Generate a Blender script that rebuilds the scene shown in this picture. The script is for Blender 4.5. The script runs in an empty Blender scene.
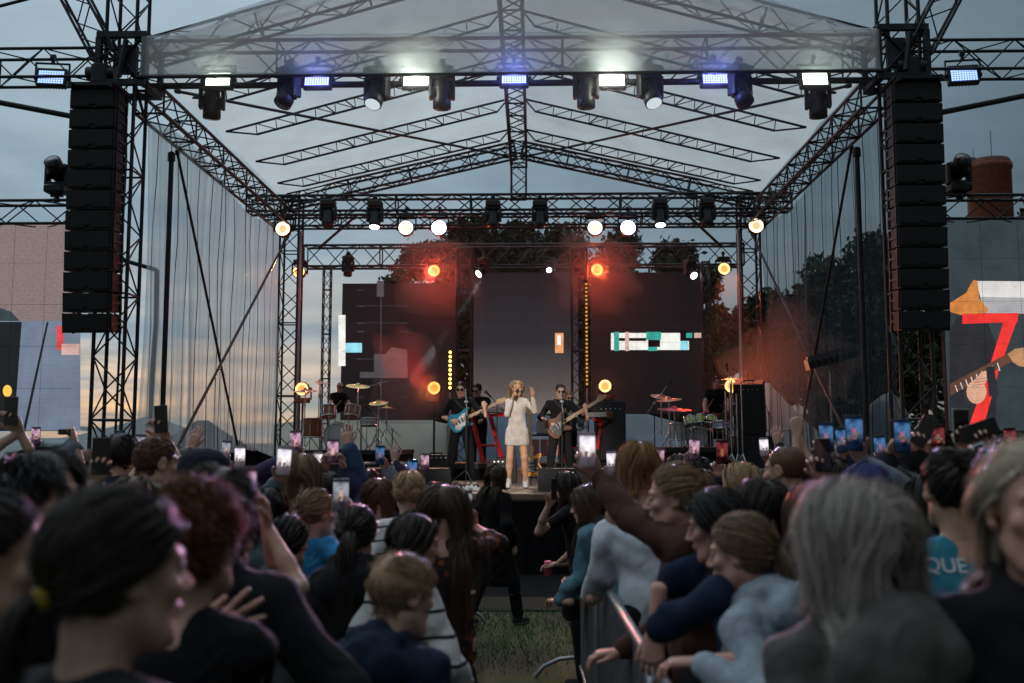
import bpy, bmesh, math, random
import numpy as np
from mathutils import Vector, Matrix
from mathutils.bvhtree import BVHTree
R = math.radians
S = bpy.context.scene
C = S.collection
rng = np.random.default_rng(7)
random.seed(7)

# ------------------------------------------------------------------ camera, sky, sun, exposure
CAMX, CAMZ, PITCH, YAW, F = 0.43, 1.85, R(5.76), R(1.32), 995.6
cam = bpy.data.cameras.new('camera')
cam.lens = 35; cam.sensor_width = 36; cam.clip_start = 0.05; cam.clip_end = 2000
cam.dof.use_dof = True; cam.dof.focus_distance = 15.8; cam.dof.aperture_fstop = 2.2
co = bpy.data.objects.new('camera', cam); C.objects.link(co)
co.location = (CAMX, 0, CAMZ); co.rotation_euler = (R(90) + PITCH, 0, YAW)
S.camera = co

SUN_EL, SUN_AZ = R(3.0), R(-24)            # low behind the clouds, to the left behind the stage
w = bpy.data.worlds.new('World'); S.world = w; w.use_nodes = True
nt = w.node_tree; nt.nodes.clear()
def N(nt, t, **k):
    n = nt.nodes.new(t)
    for a, b in k.items():
        if a.startswith('i_'):
            n.inputs[a[2:].replace('_', ' ')].default_value = b
        else:
            setattr(n, a, b)
    return n
def L(nt, a, b): nt.links.new(a, b)
def ramp(nt, fac, stops, interp='LINEAR'):
    r = nt.nodes.new('ShaderNodeValToRGB'); r.color_ramp.interpolation = interp
    e = r.color_ramp.elements
    while len(e) < len(stops): e.new(0.5)
    for x, (p, c) in zip(e, stops):
        x.position = p; x.color = (*c, 1) if len(c) == 3 else c
    if fac is not None: L(nt, fac, r.inputs['Fac'])
    return r.outputs['Color']
def mth(nt, op, a, b=None, c=None, clamp=False):
    n = nt.nodes.new('ShaderNodeMath'); n.operation = op; n.use_clamp = clamp
    for i, v in enumerate((a, b, c)):
        if v is None: continue
        if isinstance(v, (int, float)): n.inputs[i].default_value = v
        else: L(nt, v, n.inputs[i])
    return n.outputs[0]
def mixc(nt, fac, a, b, mode='MIX'):
    n = nt.nodes.new('ShaderNodeMix'); n.data_type = 'RGBA'; n.blend_type = mode
    for i, v in ((0, fac), (6, a), (7, b)):
        if isinstance(v, (int, float)): n.inputs[i].default_value = v
        elif isinstance(v, tuple): n.inputs[i].default_value = (*v, 1)
        else: L(nt, v, n.inputs[i])
    return n.outputs[2]
sky = N(nt, 'ShaderNodeTexSky', sky_type='NISHITA', sun_disc=False, sun_elevation=SUN_EL, sun_rotation=SUN_AZ,
        altitude=100, air_density=1.0, dust_density=2.0, ozone_density=2.0)
tc = N(nt, 'ShaderNodeTexCoord')
sep = N(nt, 'ShaderNodeSeparateXYZ'); L(nt, tc.outputs['Generated'], sep.inputs[0])
zc = mth(nt, 'MAXIMUM', sep.outputs['Z'], 0.0)
den = mth(nt, 'ADD', zc, 0.12)
cx = mth(nt, 'DIVIDE', sep.outputs['X'], den); cy = mth(nt, 'DIVIDE', sep.outputs['Y'], den)
cmb = N(nt, 'ShaderNodeCombineXYZ'); L(nt, cx, cmb.inputs[0]); L(nt, cy, cmb.inputs[1])
n1 = N(nt, 'ShaderNodeTexNoise', i_Scale=0.9, i_Detail=7.0, i_Roughness=0.58); L(nt, cmb.outputs[0], n1.inputs['Vector'])
cover = ramp(nt, n1.outputs['Fac'], [(0.25, (0.86, 0.86, 0.86)), (0.6, (1, 1, 1))])
n2 = N(nt, 'ShaderNodeTexNoise', i_Scale=1.7, i_Detail=6.0, i_Roughness=0.6); L(nt, cmb.outputs[0], n2.inputs['Vector'])
lum = mth(nt, 'MULTIPLY_ADD', n2.outputs['Fac'], 0.9, 0.5)
# clouds: slate blue above, warm and pale towards the low west (left), darker towards the right
side = mth(nt, 'MULTIPLY_ADD', sep.outputs['X'], -1.15, 0.76, clamp=True)
tone = ramp(nt, zc, [(0.0, (1.15, 1.22, 1.18)), (0.02, (1.55, 1.52, 1.34)), (0.05, (1.3, 1.56, 1.7)), (0.12, (1.25, 1.66, 1.95)), (0.25, (1.12, 1.62, 1.98)), (0.42, (1.55, 2.1, 2.45)), (0.62, (5.2, 6.2, 6.8)), (1.0, (6.0, 7.1, 7.7))])
sidev = mth(nt, 'MULTIPLY_ADD', side, 0.95, 0.22)
east = mth(nt, 'MULTIPLY_ADD', sep.outputs['Y'], 0.36, 0.64)      # darker towards the east, behind the camera
lum2 = mth(nt, 'MULTIPLY', mth(nt, 'MULTIPLY', lum, sidev), east)
cloud = N(nt, 'ShaderNodeVectorMath', operation='SCALE'); L(nt, tone, cloud.inputs[0]); L(nt, lum2, cloud.inputs['Scale'])
cb = mixc(nt, cover, sky.outputs[0], cloud.outputs[0])
bg = N(nt, 'ShaderNodeBackground', i_Strength=0.15); L(nt, cb, bg.inputs['Color'])
wo = N(nt, 'ShaderNodeOutputWorld'); L(nt, bg.outputs[0], wo.inputs[0])

sl = bpy.data.lights.new('sun', 'SUN'); sl.energy = 0.12; sl.angle = R(25); sl.color = (1, .86, .7)
so = bpy.data.objects.new('sun', sl); C.objects.link(so)
_sd = Vector((math.sin(SUN_AZ) * math.cos(R(14)), math.cos(SUN_AZ) * math.cos(R(14)), math.sin(R(14))))
so.rotation_euler = _sd.to_track_quat('Z', 'Y').to_euler()

vs = S.view_settings; vs.view_transform = 'Standard'; vs.look = 'None'; vs.exposure = 0.55; vs.gamma = 1.0
S.cycles.use_denoising = True
S.cycles.max_bounces = 6; S.cycles.diffuse_bounces = 2; S.cycles.glossy_bounces = 2; S.cycles.transparent_max_bounces = 12
S.cycles.transmission_bounces = 3; S.cycles.volume_bounces = 0
S.cycles.sample_clamp_indirect = 4.0
S.cycles.caustics_reflective = False; S.cycles.caustics_refractive = False

# ------------------------------------------------------------------ helpers
_cp, _sp = math.cos(PITCH), math.sin(PITCH)
def at(px, py, Y):
    """the place in the world seen at a pixel of the photograph when it stands Y metres down the field"""
    u, v = (px - 512) / F, (341.5 - py) / F
    d = Vector((u, _cp - v * _sp, _sp + v * _cp))
    d = Matrix.Rotation(YAW, 3, 'Z') @ d
    return Vector((CAMX, 0, CAMZ)) + d * (Y / d.y)

def thing(name, label, cat, loc=(0, 0, 0), rz=0.0, group=None):
    o = bpy.data.objects.new(name, None); C.objects.link(o)
    o.location = loc; o.rotation_euler = (0, 0, rz); o.empty_display_size = .1
    o['label'] = label; o['category'] = cat
    if group: o['group'] = group
    return o
def tag(o, label, cat, group=None):
    o['label'] = label; o['category'] = cat
    if group: o['group'] = group
    return o
def mesh(name, V, Fc, mats, parent=None, smooth=False, mi=None):
    me = bpy.data.meshes.new(name)
    if isinstance(V, np.ndarray): V = V.astype(np.float32)
    if isinstance(Fc, np.ndarray) and len(Fc):
        nf, k = Fc.shape
        me.vertices.add(len(V)); me.vertices.foreach_set('co', np.ascontiguousarray(V).ravel())
        me.loops.add(nf * k); me.loops.foreach_set('vertex_index', Fc.astype(np.int32).ravel())
        me.polygons.add(nf); me.polygons.foreach_set('loop_start', np.arange(0, nf * k, k, dtype=np.int32))
        me.update(calc_edges=True)
    else:
        me.from_pydata([tuple(v) for v in V], [], [tuple(f) for f in Fc])
    if not isinstance(mats, (list, tuple)): mats = [mats]
    for m in mats: me.materials.append(m)
    if mi is not None: me.polygons.foreach_set('material_index', np.asarray(mi, dtype=np.int32))
    if smooth is True: me.polygons.foreach_set('use_smooth', np.ones(len(me.polygons), dtype=bool))
    elif smooth is not False: me.polygons.foreach_set('use_smooth', np.asarray(smooth, dtype=bool))
    me.update()
    o = bpy.data.objects.new(name, me); C.objects.link(o)
    if parent is not None: o.parent = parent
    return o
def copy_tree(o, parent=None):
    c = o.copy(); C.objects.link(c)
    if parent is not None: c.parent = parent
    for ch in o.children: copy_tree(ch, c)
    return c
def struct(name, V, Fc, m, **k):
    o = mesh(name, V, Fc, m, **k); o['kind'] = 'structure'; return o

class MB:
    """collects boxes, tubes, lathes and plates for ONE mesh"""
    def __init__(s): s.V = []; s.F = []; s.I = []; s.sm = []; s.m = 0
    def add(s, V, Fc, sm=False):
        b = len(s.V); s.V += [tuple(v) for v in V]; s.F += [tuple(i + b for i in f) for f in Fc]
        s.I += [s.m] * len(Fc); s.sm += [sm] * len(Fc); return s
    def box(s, c, size, M=None):
        x, y, z = (a / 2 for a in size)
        V = [Vector((sx * x, sy * y, sz * z)) for sz in (-1, 1) for sx, sy in ((-1, -1), (1, -1), (1, 1), (-1, 1))]
        if M is not None: V = [M @ v for v in V]
        V = [v + Vector(c) for v in V]
        return s.add(V, [(3, 2, 1, 0), (4, 5, 6, 7), (0, 1, 5, 4), (1, 2, 6, 5), (2, 3, 7, 6), (3, 0, 4, 7)])
    def rbox(s, c, size, r=.02, n=3, M=None, axis=2):
        """box with rounded vertical edges and chamfered ends, long axis = axis"""
        perm = {2: (0, 1, 2), 1: (0, 2, 1), 0: (1, 2, 0)}[axis]
        a, b, h = size[perm[0]] / 2, size[perm[1]] / 2, size[perm[2]] / 2
        ring = []
        for cx_, cy_, st in ((a - r, b - r, 0), (-a + r, b - r, 90), (-a + r, -b + r, 180), (a - r, -b + r, 270)):
            for i in range(n + 1):
                t = R(st + 90 * i / n); ring.append((cx_, cy_, math.cos(t), math.sin(t)))
        c_ = min(r * .5, h * .5); V = []; k = len(ring)
        for z, rr in ((-h, r - c_), (-h + c_, r), (h - c_, r), (h, r - c_)):
            for (x, y, ca, sa) in ring:
                p = [0, 0, 0]; p[perm[0]] = x + rr * ca; p[perm[1]] = y + rr * sa; p[perm[2]] = z
                V.append(Vector(p))
        Fc = [(j * k + i, j * k + (i + 1) % k, (j + 1) * k + (i + 1) % k, (j + 1) * k + i) for j in range(3) for i in range(k)]
        Fc += [tuple(range(k - 1, -1, -1)), tuple(range(3 * k, 4 * k))]
        if axis == 1: Fc = [f[::-1] for f in Fc]
        if M is not None: V = [M @ v for v in V]
        return s.add([v + Vector(c) for v in V], Fc)
    def tube(s, a, b, r, n=6, r2=None, cap=True):
        a, b = Vector(a), Vector(b); d = b - a
        if d.length < 1e-6: return s
        d.normalize(); q = d.orthogonal().normalized(); t = d.cross(q)
        r2 = r if r2 is None else r2
        V = [p + (q * math.cos(2 * math.pi * i / n) + t * math.sin(2 * math.pi * i / n)) * rr for p, rr in ((a, r), (b, r2)) for i in range(n)]
        Fc = [(i, (i + 1) % n, n + (i + 1) % n, n + i) for i in range(n)]
        s.add(V, Fc, True)
        if cap: s.add(V, [tuple(range(n - 1, -1, -1)), tuple(range(n, 2 * n))])
        return s
    def path(s, pts, r, n=6):
        pts = [Vector(p) for p in pts]; V = []; m_ = len(pts); q = None
        for i, p in enumerate(pts):
            d = (pts[min(i + 1, m_ - 1)] - pts[max(i - 1, 0)]).normalized()
            q = d.orthogonal().normalized() if q is None else (q - d * q.dot(d)).normalized()
            t = d.cross(q); rr = r[i] if isinstance(r, (list, tuple)) else r
            V += [p + (q * math.cos(2 * math.pi * j / n) + t * math.sin(2 * math.pi * j / n)) * rr for j in range(n)]
        Fc = [(i * n + j, i * n + (j + 1) % n, (i + 1) * n + (j + 1) % n, (i + 1) * n + j) for i in range(m_ - 1) for j in range(n)]
        s.add(V, Fc, True); s.add(V, [tuple(range(n - 1, -1, -1)), tuple(range((m_ - 1) * n, m_ * n))]); return s
    def lathe(s, prof, n=20, M=None, c=(0, 0, 0), cap=True):
        V = []
        for (r, z) in prof:
            V += [Vector((r * math.cos(2 * math.pi * i / n), r * math.sin(2 * math.pi * i / n), z)) for i in range(n)]
        if M is not None: V = [M @ v for v in V]
        V = [v + Vector(c) for v in V]; m_ = len(prof)
        s.add(V, [(j * n + i, j * n + (i + 1) % n, (j + 1) * n + (i + 1) % n, (j + 1) * n + i) for j in range(m_ - 1) for i in range(n)], True)
        if cap: s.add(V, [tuple(range(n - 1, -1, -1)), tuple(range((m_ - 1) * n, m_ * n))])
        return s
    def prism(s, pts, t, M=None, c=(0, 0, 0)):
        """outline in xz, thickness t along y (from -t/2 to t/2)"""
        n = len(pts); V = [Vector((x, -t / 2, z)) for x, z in pts] + [Vector((x, t / 2, z)) for x, z in pts]
        if M is not None: V = [M @ v for v in V]
        V = [v + Vector(c) for v in V]
        return s.add(V, [tuple(range(n)), tuple(range(2 * n - 1, n - 1, -1))] + [(i, n + i, n + (i + 1) % n, (i + 1) % n) for i in range(n)])
    def build(s, name, mats, parent=None):
        return mesh(name, s.V, s.F, mats, parent, smooth=s.sm, mi=s.I)
def rot(axis, deg): return Matrix.Rotation(R(deg), 3, axis)

# ------------------------------------------------------------------ materials
_mc = {}
def mat(name, col, rough=.6, metal=0.0, var=.15, scale=12.0, bump=0.0, bscale=60.0, spec=.4, sheen=0.0, wear=None):
    if name in _mc: return _mc[name]
    m = bpy.data.materials.new(name); m.use_nodes = True; t = m.node_tree
    b = t.nodes['Principled BSDF']
    b.inputs['Roughness'].default_value = rough; b.inputs['Metallic'].default_value = metal
    b.inputs['Specular IOR Level'].default_value = spec
    if sheen: b.inputs['Sheen Weight'].default_value = sheen; b.inputs['Sheen Roughness'].default_value = .4
    tcn = N(t, 'ShaderNodeTexCoord'); no = N(t, 'ShaderNodeTexNoise', i_Scale=scale, i_Detail=5.0, i_Roughness=.6)
    L(t, tcn.outputs['Object'], no.inputs['Vector'])
    hi = tuple(min(1, c * (1 + var)) for c in col); lo = tuple(c * (1 - var) for c in col)
    cc = ramp(t, no.outputs['Fac'], [(.3, lo), (.7, hi)])
    if wear:
        n3 = N(t, 'ShaderNodeTexNoise', i_Scale=scale * .35, i_Detail=8.0, i_Roughness=.7); L(t, tcn.outputs['Object'], n3.inputs['Vector'])
        cc = mixc(t, ramp(t, n3.outputs['Fac'], [(.52, (0, 0, 0)), (.68, (1, 1, 1))]), cc, wear)
    L(t, cc, b.inputs['Base Color'])
    rr = mth(t, 'MULTIPLY_ADD', no.outputs['Fac'], .25, rough - .12, clamp=True); L(t, rr, b.inputs['Roughness'])
    if bump:
        n2 = N(t, 'ShaderNodeTexNoise', i_Scale=bscale, i_Detail=3.0); L(t, tcn.outputs['Object'], n2.inputs['Vector'])
        bp = N(t, 'ShaderNodeBump', i_Strength=bump, i_Distance=.01); L(t, n2.outputs['Fac'], bp.inputs['Height']); L(t, bp.outputs[0], b.inputs['Normal'])
    _mc[name] = m; return m
def emis(name, col, strength):
    if name in _mc: return _mc[name]
    m = bpy.data.materials.new(name); m.use_nodes = True; t = m.node_tree; t.nodes.clear()
    e = N(t, 'ShaderNodeEmission', i_Strength=strength); e.inputs['Color'].default_value = (*col, 1)
    o = N(t, 'ShaderNodeOutputMaterial'); L(t, e.outputs[0], o.inputs[0]); _mc[name] = m; return m
def scrim(name, col, clear, trans=.6, fold=0.0):
    """thin woven sheet: part of the light passes straight through, part is scattered through, part is reflected"""
    if name in _mc: return _mc[name]
    m = bpy.data.materials.new(name); m.use_nodes = True; t = m.node_tree; t.nodes.clear()
    tcn = N(t, 'ShaderNodeTexCoord'); no = N(t, 'ShaderNodeTexNoise', i_Scale=.8, i_Detail=6.0, i_Roughness=.65); L(t, tcn.outputs['Object'], no.inputs['Vector'])
    cc = ramp(t, no.outputs['Fac'], [(.3, tuple(c * .8 for c in col)), (.7, col)])
    d = N(t, 'ShaderNodeBsdfDiffuse'); L(t, cc, d.inputs[0])
    tr = N(t, 'ShaderNodeBsdfTranslucent'); L(t, cc, tr.inputs[0])
    mx = N(t, 'ShaderNodeMixShader', i_Fac=trans); L(t, d.outputs[0], mx.inputs[1]); L(t, tr.outputs[0], mx.inputs[2])
    tp = N(t, 'ShaderNodeBsdfTransparent'); mx2 = N(t, 'ShaderNodeMixShader')
    if fold:      # gathered cloth: denser and looser strips running down the sheet
        mp = N(t, 'ShaderNodeMapping'); mp.inputs['Scale'].default_value = (.3, 5.5, .10); L(t, tcn.outputs['Object'], mp.inputs[0])
        no = N(t, 'ShaderNodeTexNoise', i_Scale=1.0, i_Detail=5.0, i_Roughness=.62, i_Distortion=.25); L(t, mp.outputs[0], no.inputs['Vector'])
    f = mth(t, 'MULTIPLY_ADD', no.outputs['Fac'], fold or .12, clear - (fold or .12) / 2, clamp=True)
    L(t, f, mx2.inputs[0])
    L(t, mx.outputs[0], mx2.inputs[1]); L(t, tp.outputs[0], mx2.inputs[2])
    o = N(t, 'ShaderNodeOutputMaterial'); L(t, mx2.outputs[0], o.inputs[0]); _mc[name] = m; return m
M_ALU = mat('black_truss_paint', (.022, .023, .026), .45, .2, .3, 9, wear=(.06, .062, .068))
M_SILV = mat('bare_aluminium', (.42, .43, .45), .38, .9, .15, 14)
M_BLK = mat('black_powder_coat', (.012, .012, .013), .5, 0, .3, 20)
M_BLK2 = mat('matt_black_plastic', (.02, .02, .022), .65, 0, .3, 30)
M_CLOTHB = mat('black_stage_drape', (.008, .008, .009), .9, 0, .3, 6, .3, 90, spec=.1)
M_STEEL = mat('galvanised_steel', (.30, .32, .34), .45, .8, .25, 10)
M_CHROME = mat('chrome', (.6, .6, .62), .15, 1.0, .05, 10)
M_RUBBER = mat('black_rubber', (.015, .015, .015), .85, 0, .3, 8)
def light(name, kind, loc, to, col, power, size=.1, angle=40, blend=.4, parent=None):
    l = bpy.data.lights.new(name, kind); l.color = col; l.energy = power
    if kind == 'SPOT': l.spot_size = R(angle); l.spot_blend = blend; l.shadow_soft_size = size
    else: l.shadow_soft_size = size
    o = bpy.data.objects.new(name, l); C.objects.link(o); o.location = loc
    o.rotation_euler = (Vector(loc) - Vector(to)).to_track_quat('Z', 'Y').to_euler()
    return o
# ------------------------------------------------------------------ ground
def grid_sheet(x0, x1, y0, y1, nx, ny, zf):
    xs = np.linspace(x0, x1, nx); ys = np.linspace(y0, y1, ny)
    X, Y = np.meshgrid(xs, ys); Z = zf(X, Y)
    V = np.stack([X, Y, Z], -1).reshape(-1, 3)
    i = np.arange(nx * ny).reshape(ny, nx)
    Fc = np.stack([i[:-1, :-1], i[:-1, 1:], i[1:, 1:], i[1:, :-1]], -1).reshape(-1, 4)
    return V, Fc
def ground_surface():
    m = bpy.data.materials.new('trampled_field'); m.use_nodes = True; t = m.node_tree; b = t.nodes['Principled BSDF']
    tcn = N(t, 'ShaderNodeTexCoord')
    a = N(t, 'ShaderNodeTexNoise', i_Scale=.55, i_Detail=8.0, i_Roughness=.65); L(t, tcn.outputs['Object'], a.inputs['Vector'])
    f = N(t, 'ShaderNodeTexNoise', i_Scale=38.0, i_Detail=6.0, i_Roughness=.7); L(t, tcn.outputs['Object'], f.inputs['Vector'])
    gr = ramp(t, f.outputs['Fac'], [(.3, (.03, .05, .013)), (.7, (.085, .12, .035))])
    so_ = ramp(t, f.outputs['Fac'], [(.3, (.02, .016, .013)), (.7, (.085, .07, .055))])
    k = ramp(t, a.outputs['Fac'], [(.42, (0, 0, 0)), (.56, (1, 1, 1))])
    L(t, mixc(t, k, gr, so_), b.inputs['Base Color']); b.inputs['Roughness'].default_value = .95
    bp = N(t, 'ShaderNodeBump', i_Strength=.8, i_Distance=.03); L(t, f.outputs['Fac'], bp.inputs['Height']); L(t, bp.outputs[0], b.inputs['Normal'])
    return m
GM = ground_surface()
V, Fc = grid_sheet(-600, 600, -60, 1200, 40, 40, lambda X, Y: X * 0 - 0.0)
struct('ground', V, Fc, GM)
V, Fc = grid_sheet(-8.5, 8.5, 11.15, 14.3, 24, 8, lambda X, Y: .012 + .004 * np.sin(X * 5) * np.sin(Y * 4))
struct('ground_surface', V, Fc, mat('black_ground', (.012, .012, .013), .9, 0, .4, 5, .4, 40, spec=.1))  # flat black sheet over the ground before the stage
# grass blades in the gap between the barriers
n = 15000; gx = rng.uniform(-1.6, 2.2, n); gy = rng.uniform(7.2, 11.3, n)
dens = np.sin(gx * 3.1 + 1) * np.sin(gy * 2.3) + rng.normal(0, .5, n) + (gy - 8.9) * .9
keep = dens > 0; gx, gy = gx[keep], gy[keep]; n = len(gx)
hh = rng.uniform(.02, .06, n); an = rng.uniform(0, 6.28, n); lx = rng.normal(0, .02, n); ly = rng.normal(0, .02, n); ww = .004
V = np.stack([np.stack([gx - ww * np.cos(an), gy - ww * np.sin(an), gx * 0], -1), np.stack([gx + ww * np.cos(an), gy + ww * np.sin(an), gx * 0], -1), np.stack([gx + lx, gy + ly, hh], -1)], 1).reshape(-1, 3)
g = mesh('grass', V, np.arange(3 * n).reshape(n, 3), mat('grass_blade', (.035, .085, .018), .7, 0, .5, 3)); g['kind'] = 'stuff'
tag(g, 'short trampled green grass between the barriers and the stage', 'grass')

# ------------------------------------------------------------------ trusses
def truss(name, label, p0, p1, w=.45, h=.45, up=(0, 0, 1), bay=.5, rc=.028, rl=.013, m=None, group=None, tri=False, cat='truss'):
    p0, p1 = Vector(p0), Vector(p1); d = (p1 - p0); Ln = d.length; d.normalize()
    up = Vector(up); up = (up - d * up.dot(d)).normalized(); sd = d.cross(up)
    t = thing(name, label, cat, p0, 0, group)
    def q(s, a, b): return d * s + sd * (a * w / 2) + up * (b * h / 2)
    cs = [(-1, -1), (1, -1), (1, 1), (-1, 1)] if not tri else [(-1, 1), (1, 1), (0, -1)]
    m = m or M_ALU
    for a, b in cs: MB().tube(q(0, a, b), q(Ln, a, b), rc, 6).build('chord', m, t)
    nb = max(2, round(Ln / bay)); lc = MB()
    k = len(cs)
    for i in range(k):
        a, b = cs[i], cs[(i + 1) % k]
        for j in range(nb):
            s0, s1 = Ln * j / nb, Ln * (j + 1) / nb
            u, v = (a, b) if (j + i) % 2 else (b, a)
            lc.tube(q(s0, *u), q(s1, *v), rl, 5, cap=False)
            if j % 4 == 0: lc.tube(q(s0, *a), q(s0, *b), rl * 1.3, 5, cap=False)
        lc.tube(q(Ln, *a), q(Ln, *b), rl * 1.6, 5, cap=False)
    lc.build('lacing', m, t)
    return t
def pipe(name, label, a, b, r, m=None, cat='pole', group=None, clamp=True):
    a, b = Vector(a), Vector(b); t = thing(name, label, cat, a, 0, group)
    MB().tube((0, 0, 0), b - a, r, 8).build('tube', m or M_ALU, t)
    if clamp:
        d = (b - a).normalized()
        for p in (d * (r * 2), (b - a) - d * (r * 2)): MB().tube(p - d * r * 1.5, p + d * r * 1.5, r * 1.5, 8).build('clamp', m or M_BLK, t)
    return t
YF, YB = 16.6, 26.6
truss('front_truss', 'long horizontal truss across the front of the roof behind pale netting', (-6.4, YF, 8.38), (6.4, YF, 8.38), .55, .62, bay=.62, rc=.032)
pipe('lighting_pipe', 'thin black pipe under the front truss carrying its lamps', (-6.35, YF - .1, 7.98), (6.35, YF - .1, 7.98), .035)
SIDES = ((-1, 'on the pale curtain side'), (1, 'on the dark tree side'))
for s, w_ in SIDES:
    g = 'main roof towers'
    truss('tower', 'tall black lattice tower carrying the roof front ' + w_, (s * 6.66, YF, .1), (s * 6.66, YF, 11.2), .52, .52, (0, 1, 0), .52, .034, .015, group=g)
    b = MB(); b.box((0, 0, .05), (1.1, 1.1, .1)); b.tube((0, 0, .1), (0, 0, .3), .2, 10)
    bb = b.build('base_plate', M_ALU, C.objects[[o.name for o in C.objects if o.name.startswith('tower') and o.type == 'EMPTY'][-1]]); bb.location = (0, 0, -.1)
    # sleeve block where roof and tower meet
    t = thing('tower_sleeve', 'black sleeve block joining the front truss to the tower ' + w_, 'sleeve block', (s * 6.6, YF, 8.35), 0, 'tower sleeve blocks')
    b = MB()
    for z in (-.42, .42): 
        for y in (-.36, .36): b.box((0, y, z), (.86, .1, .1))
        for x in (-.4, .4): b.box((x, 0, z), (.1, .62, .1))
    for x in (-.4, .4):
        for y in (-.36, .36): b.box((x, y, 0), (.09, .09, .74))
    b.build('frame', M_ALU, t)
    b = MB()
    for x in (-.36, .36): b.tube((x, -.37, -.4), (-x, -.37, .4), .02, 5)
    b.box((s * -.1, -.3, .0), (.3, .1, .5)); b.tube((0, -.44, -.35), (.1, -.44, .3), .05, 6)
    b.build('brace', M_ALU, t)
    truss('wing_truss', 'black horizontal truss reaching outwards from the tower top ' + w_, (s * 6.95, YF - .1, 8.3), (s * 12.5, YF - .1, 8.3), .5, .5, bay=.5, group='wing trusses')
    truss('outrigger_truss', 'leaning black ladder truss rising from the tower head ' + w_, (s * 6.9, YF - .25, 8.4), (s * 8.0, YF - .25, 10.4), .3, .4, (1, 0, 0), .42, group='outrigger trusses')
    pipe('stay_pipe', 'thin black stay from the wing truss up to the tower ' + w_, (s * 12.5, YF, 8.2 + .35), (s * 6.9, YF, 10.0), .03, group='tower stays')
    pipe('brace_pipe', 'sloping pipe below the wing truss ' + w_, (s * 11.0, YF, 8.15), (s * 7.0, YF, 7.35), .05, M_ALU, group='wing braces')
    truss('side_truss', 'black box truss along the roof edge ' + w_, (s * 6.35, YF + .3, 7.82), (s * 6.35, YB, 7.82), .5, .42, bay=.42, rc=.034, rl=.016, group='roof edge trusses')
    truss('rear_tower', 'slim black lattice tower at the stage back ' + w_, (s * 6.2, YB, 1.12), (s * 6.2, YB, 8.45), .5, .5, (0, 1, 0), .5, .034, .015, group='rear towers')
    pipe('steel_pole', 'pale thin steel pole beside the rear tower ' + w_, (s * 5.86, YB - .35, 1.12), (s * 5.86, YB - .35, 7.5), .035, M_SILV, group='pale steel poles')
    truss('outer_truss', 'low black outer truss carrying the video screen ' + w_, (s * 7.5, 17.5, 5.95), (s * 12.6, 17.5, 5.95), .4, .42, bay=.5, group='screen trusses')
    pipe('bent_stay', 'thin black diagonal brace from rear tower down to stage edge ' + w_, (s * 6.25, YB - .2, 7.4), (s * 6.35, YF + 1.6, 1.3), .032, group='side diagonal braces')
    pipe('bent_stay', 'thin black counter brace from roof edge down to rear corner ' + w_, (s * 6.4, YF + 1.8, 7.4), (s * 6.45, YB - 3, 1.0), .028, group='side diagonal braces')
    pipe('scrim_post', 'dark upright post halfway along the side ' + w_, (s * 6.42, 18.2, .0), (s * 6.42, 18.2, 7.3), .05, group='side posts')
truss('rear_truss', 'long heavy black lamp truss across the stage back', (-7.3, YB - .3, 8.22), (7.25, YB - .3, 8.22), .5, .42, bay=.5, rc=.036, rl=.018)
truss('rear_truss', 'second chord of black truss hung just below the rear lamp truss', (-6.4, YB - .5, 7.72), (6.5, YB - .5, 7.72), .4, .3, bay=.4, rc=.03, rl=.016)
truss('screen_truss', 'lower black truss hung behind the lamps over the video wall', (-6.1, 27.9, 7.1), (6.3, 27.9, 7.1), .45, .6, bay=.55, rc=.034, rl=.016)
pipe('spreader_pipe', 'black crossed strut between the two rear trusses beside the white beam lamp', (-5.6, 27.2, 7.2), (-4.5, 27.0, 8.1), .04, group='short struts')
pipe('spreader_pipe', 'black crossed strut between the two rear trusses beside the dark trees', (5.6, 27.2, 7.2), (4.6, 27.0, 8.1), .04, group='short struts')
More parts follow.
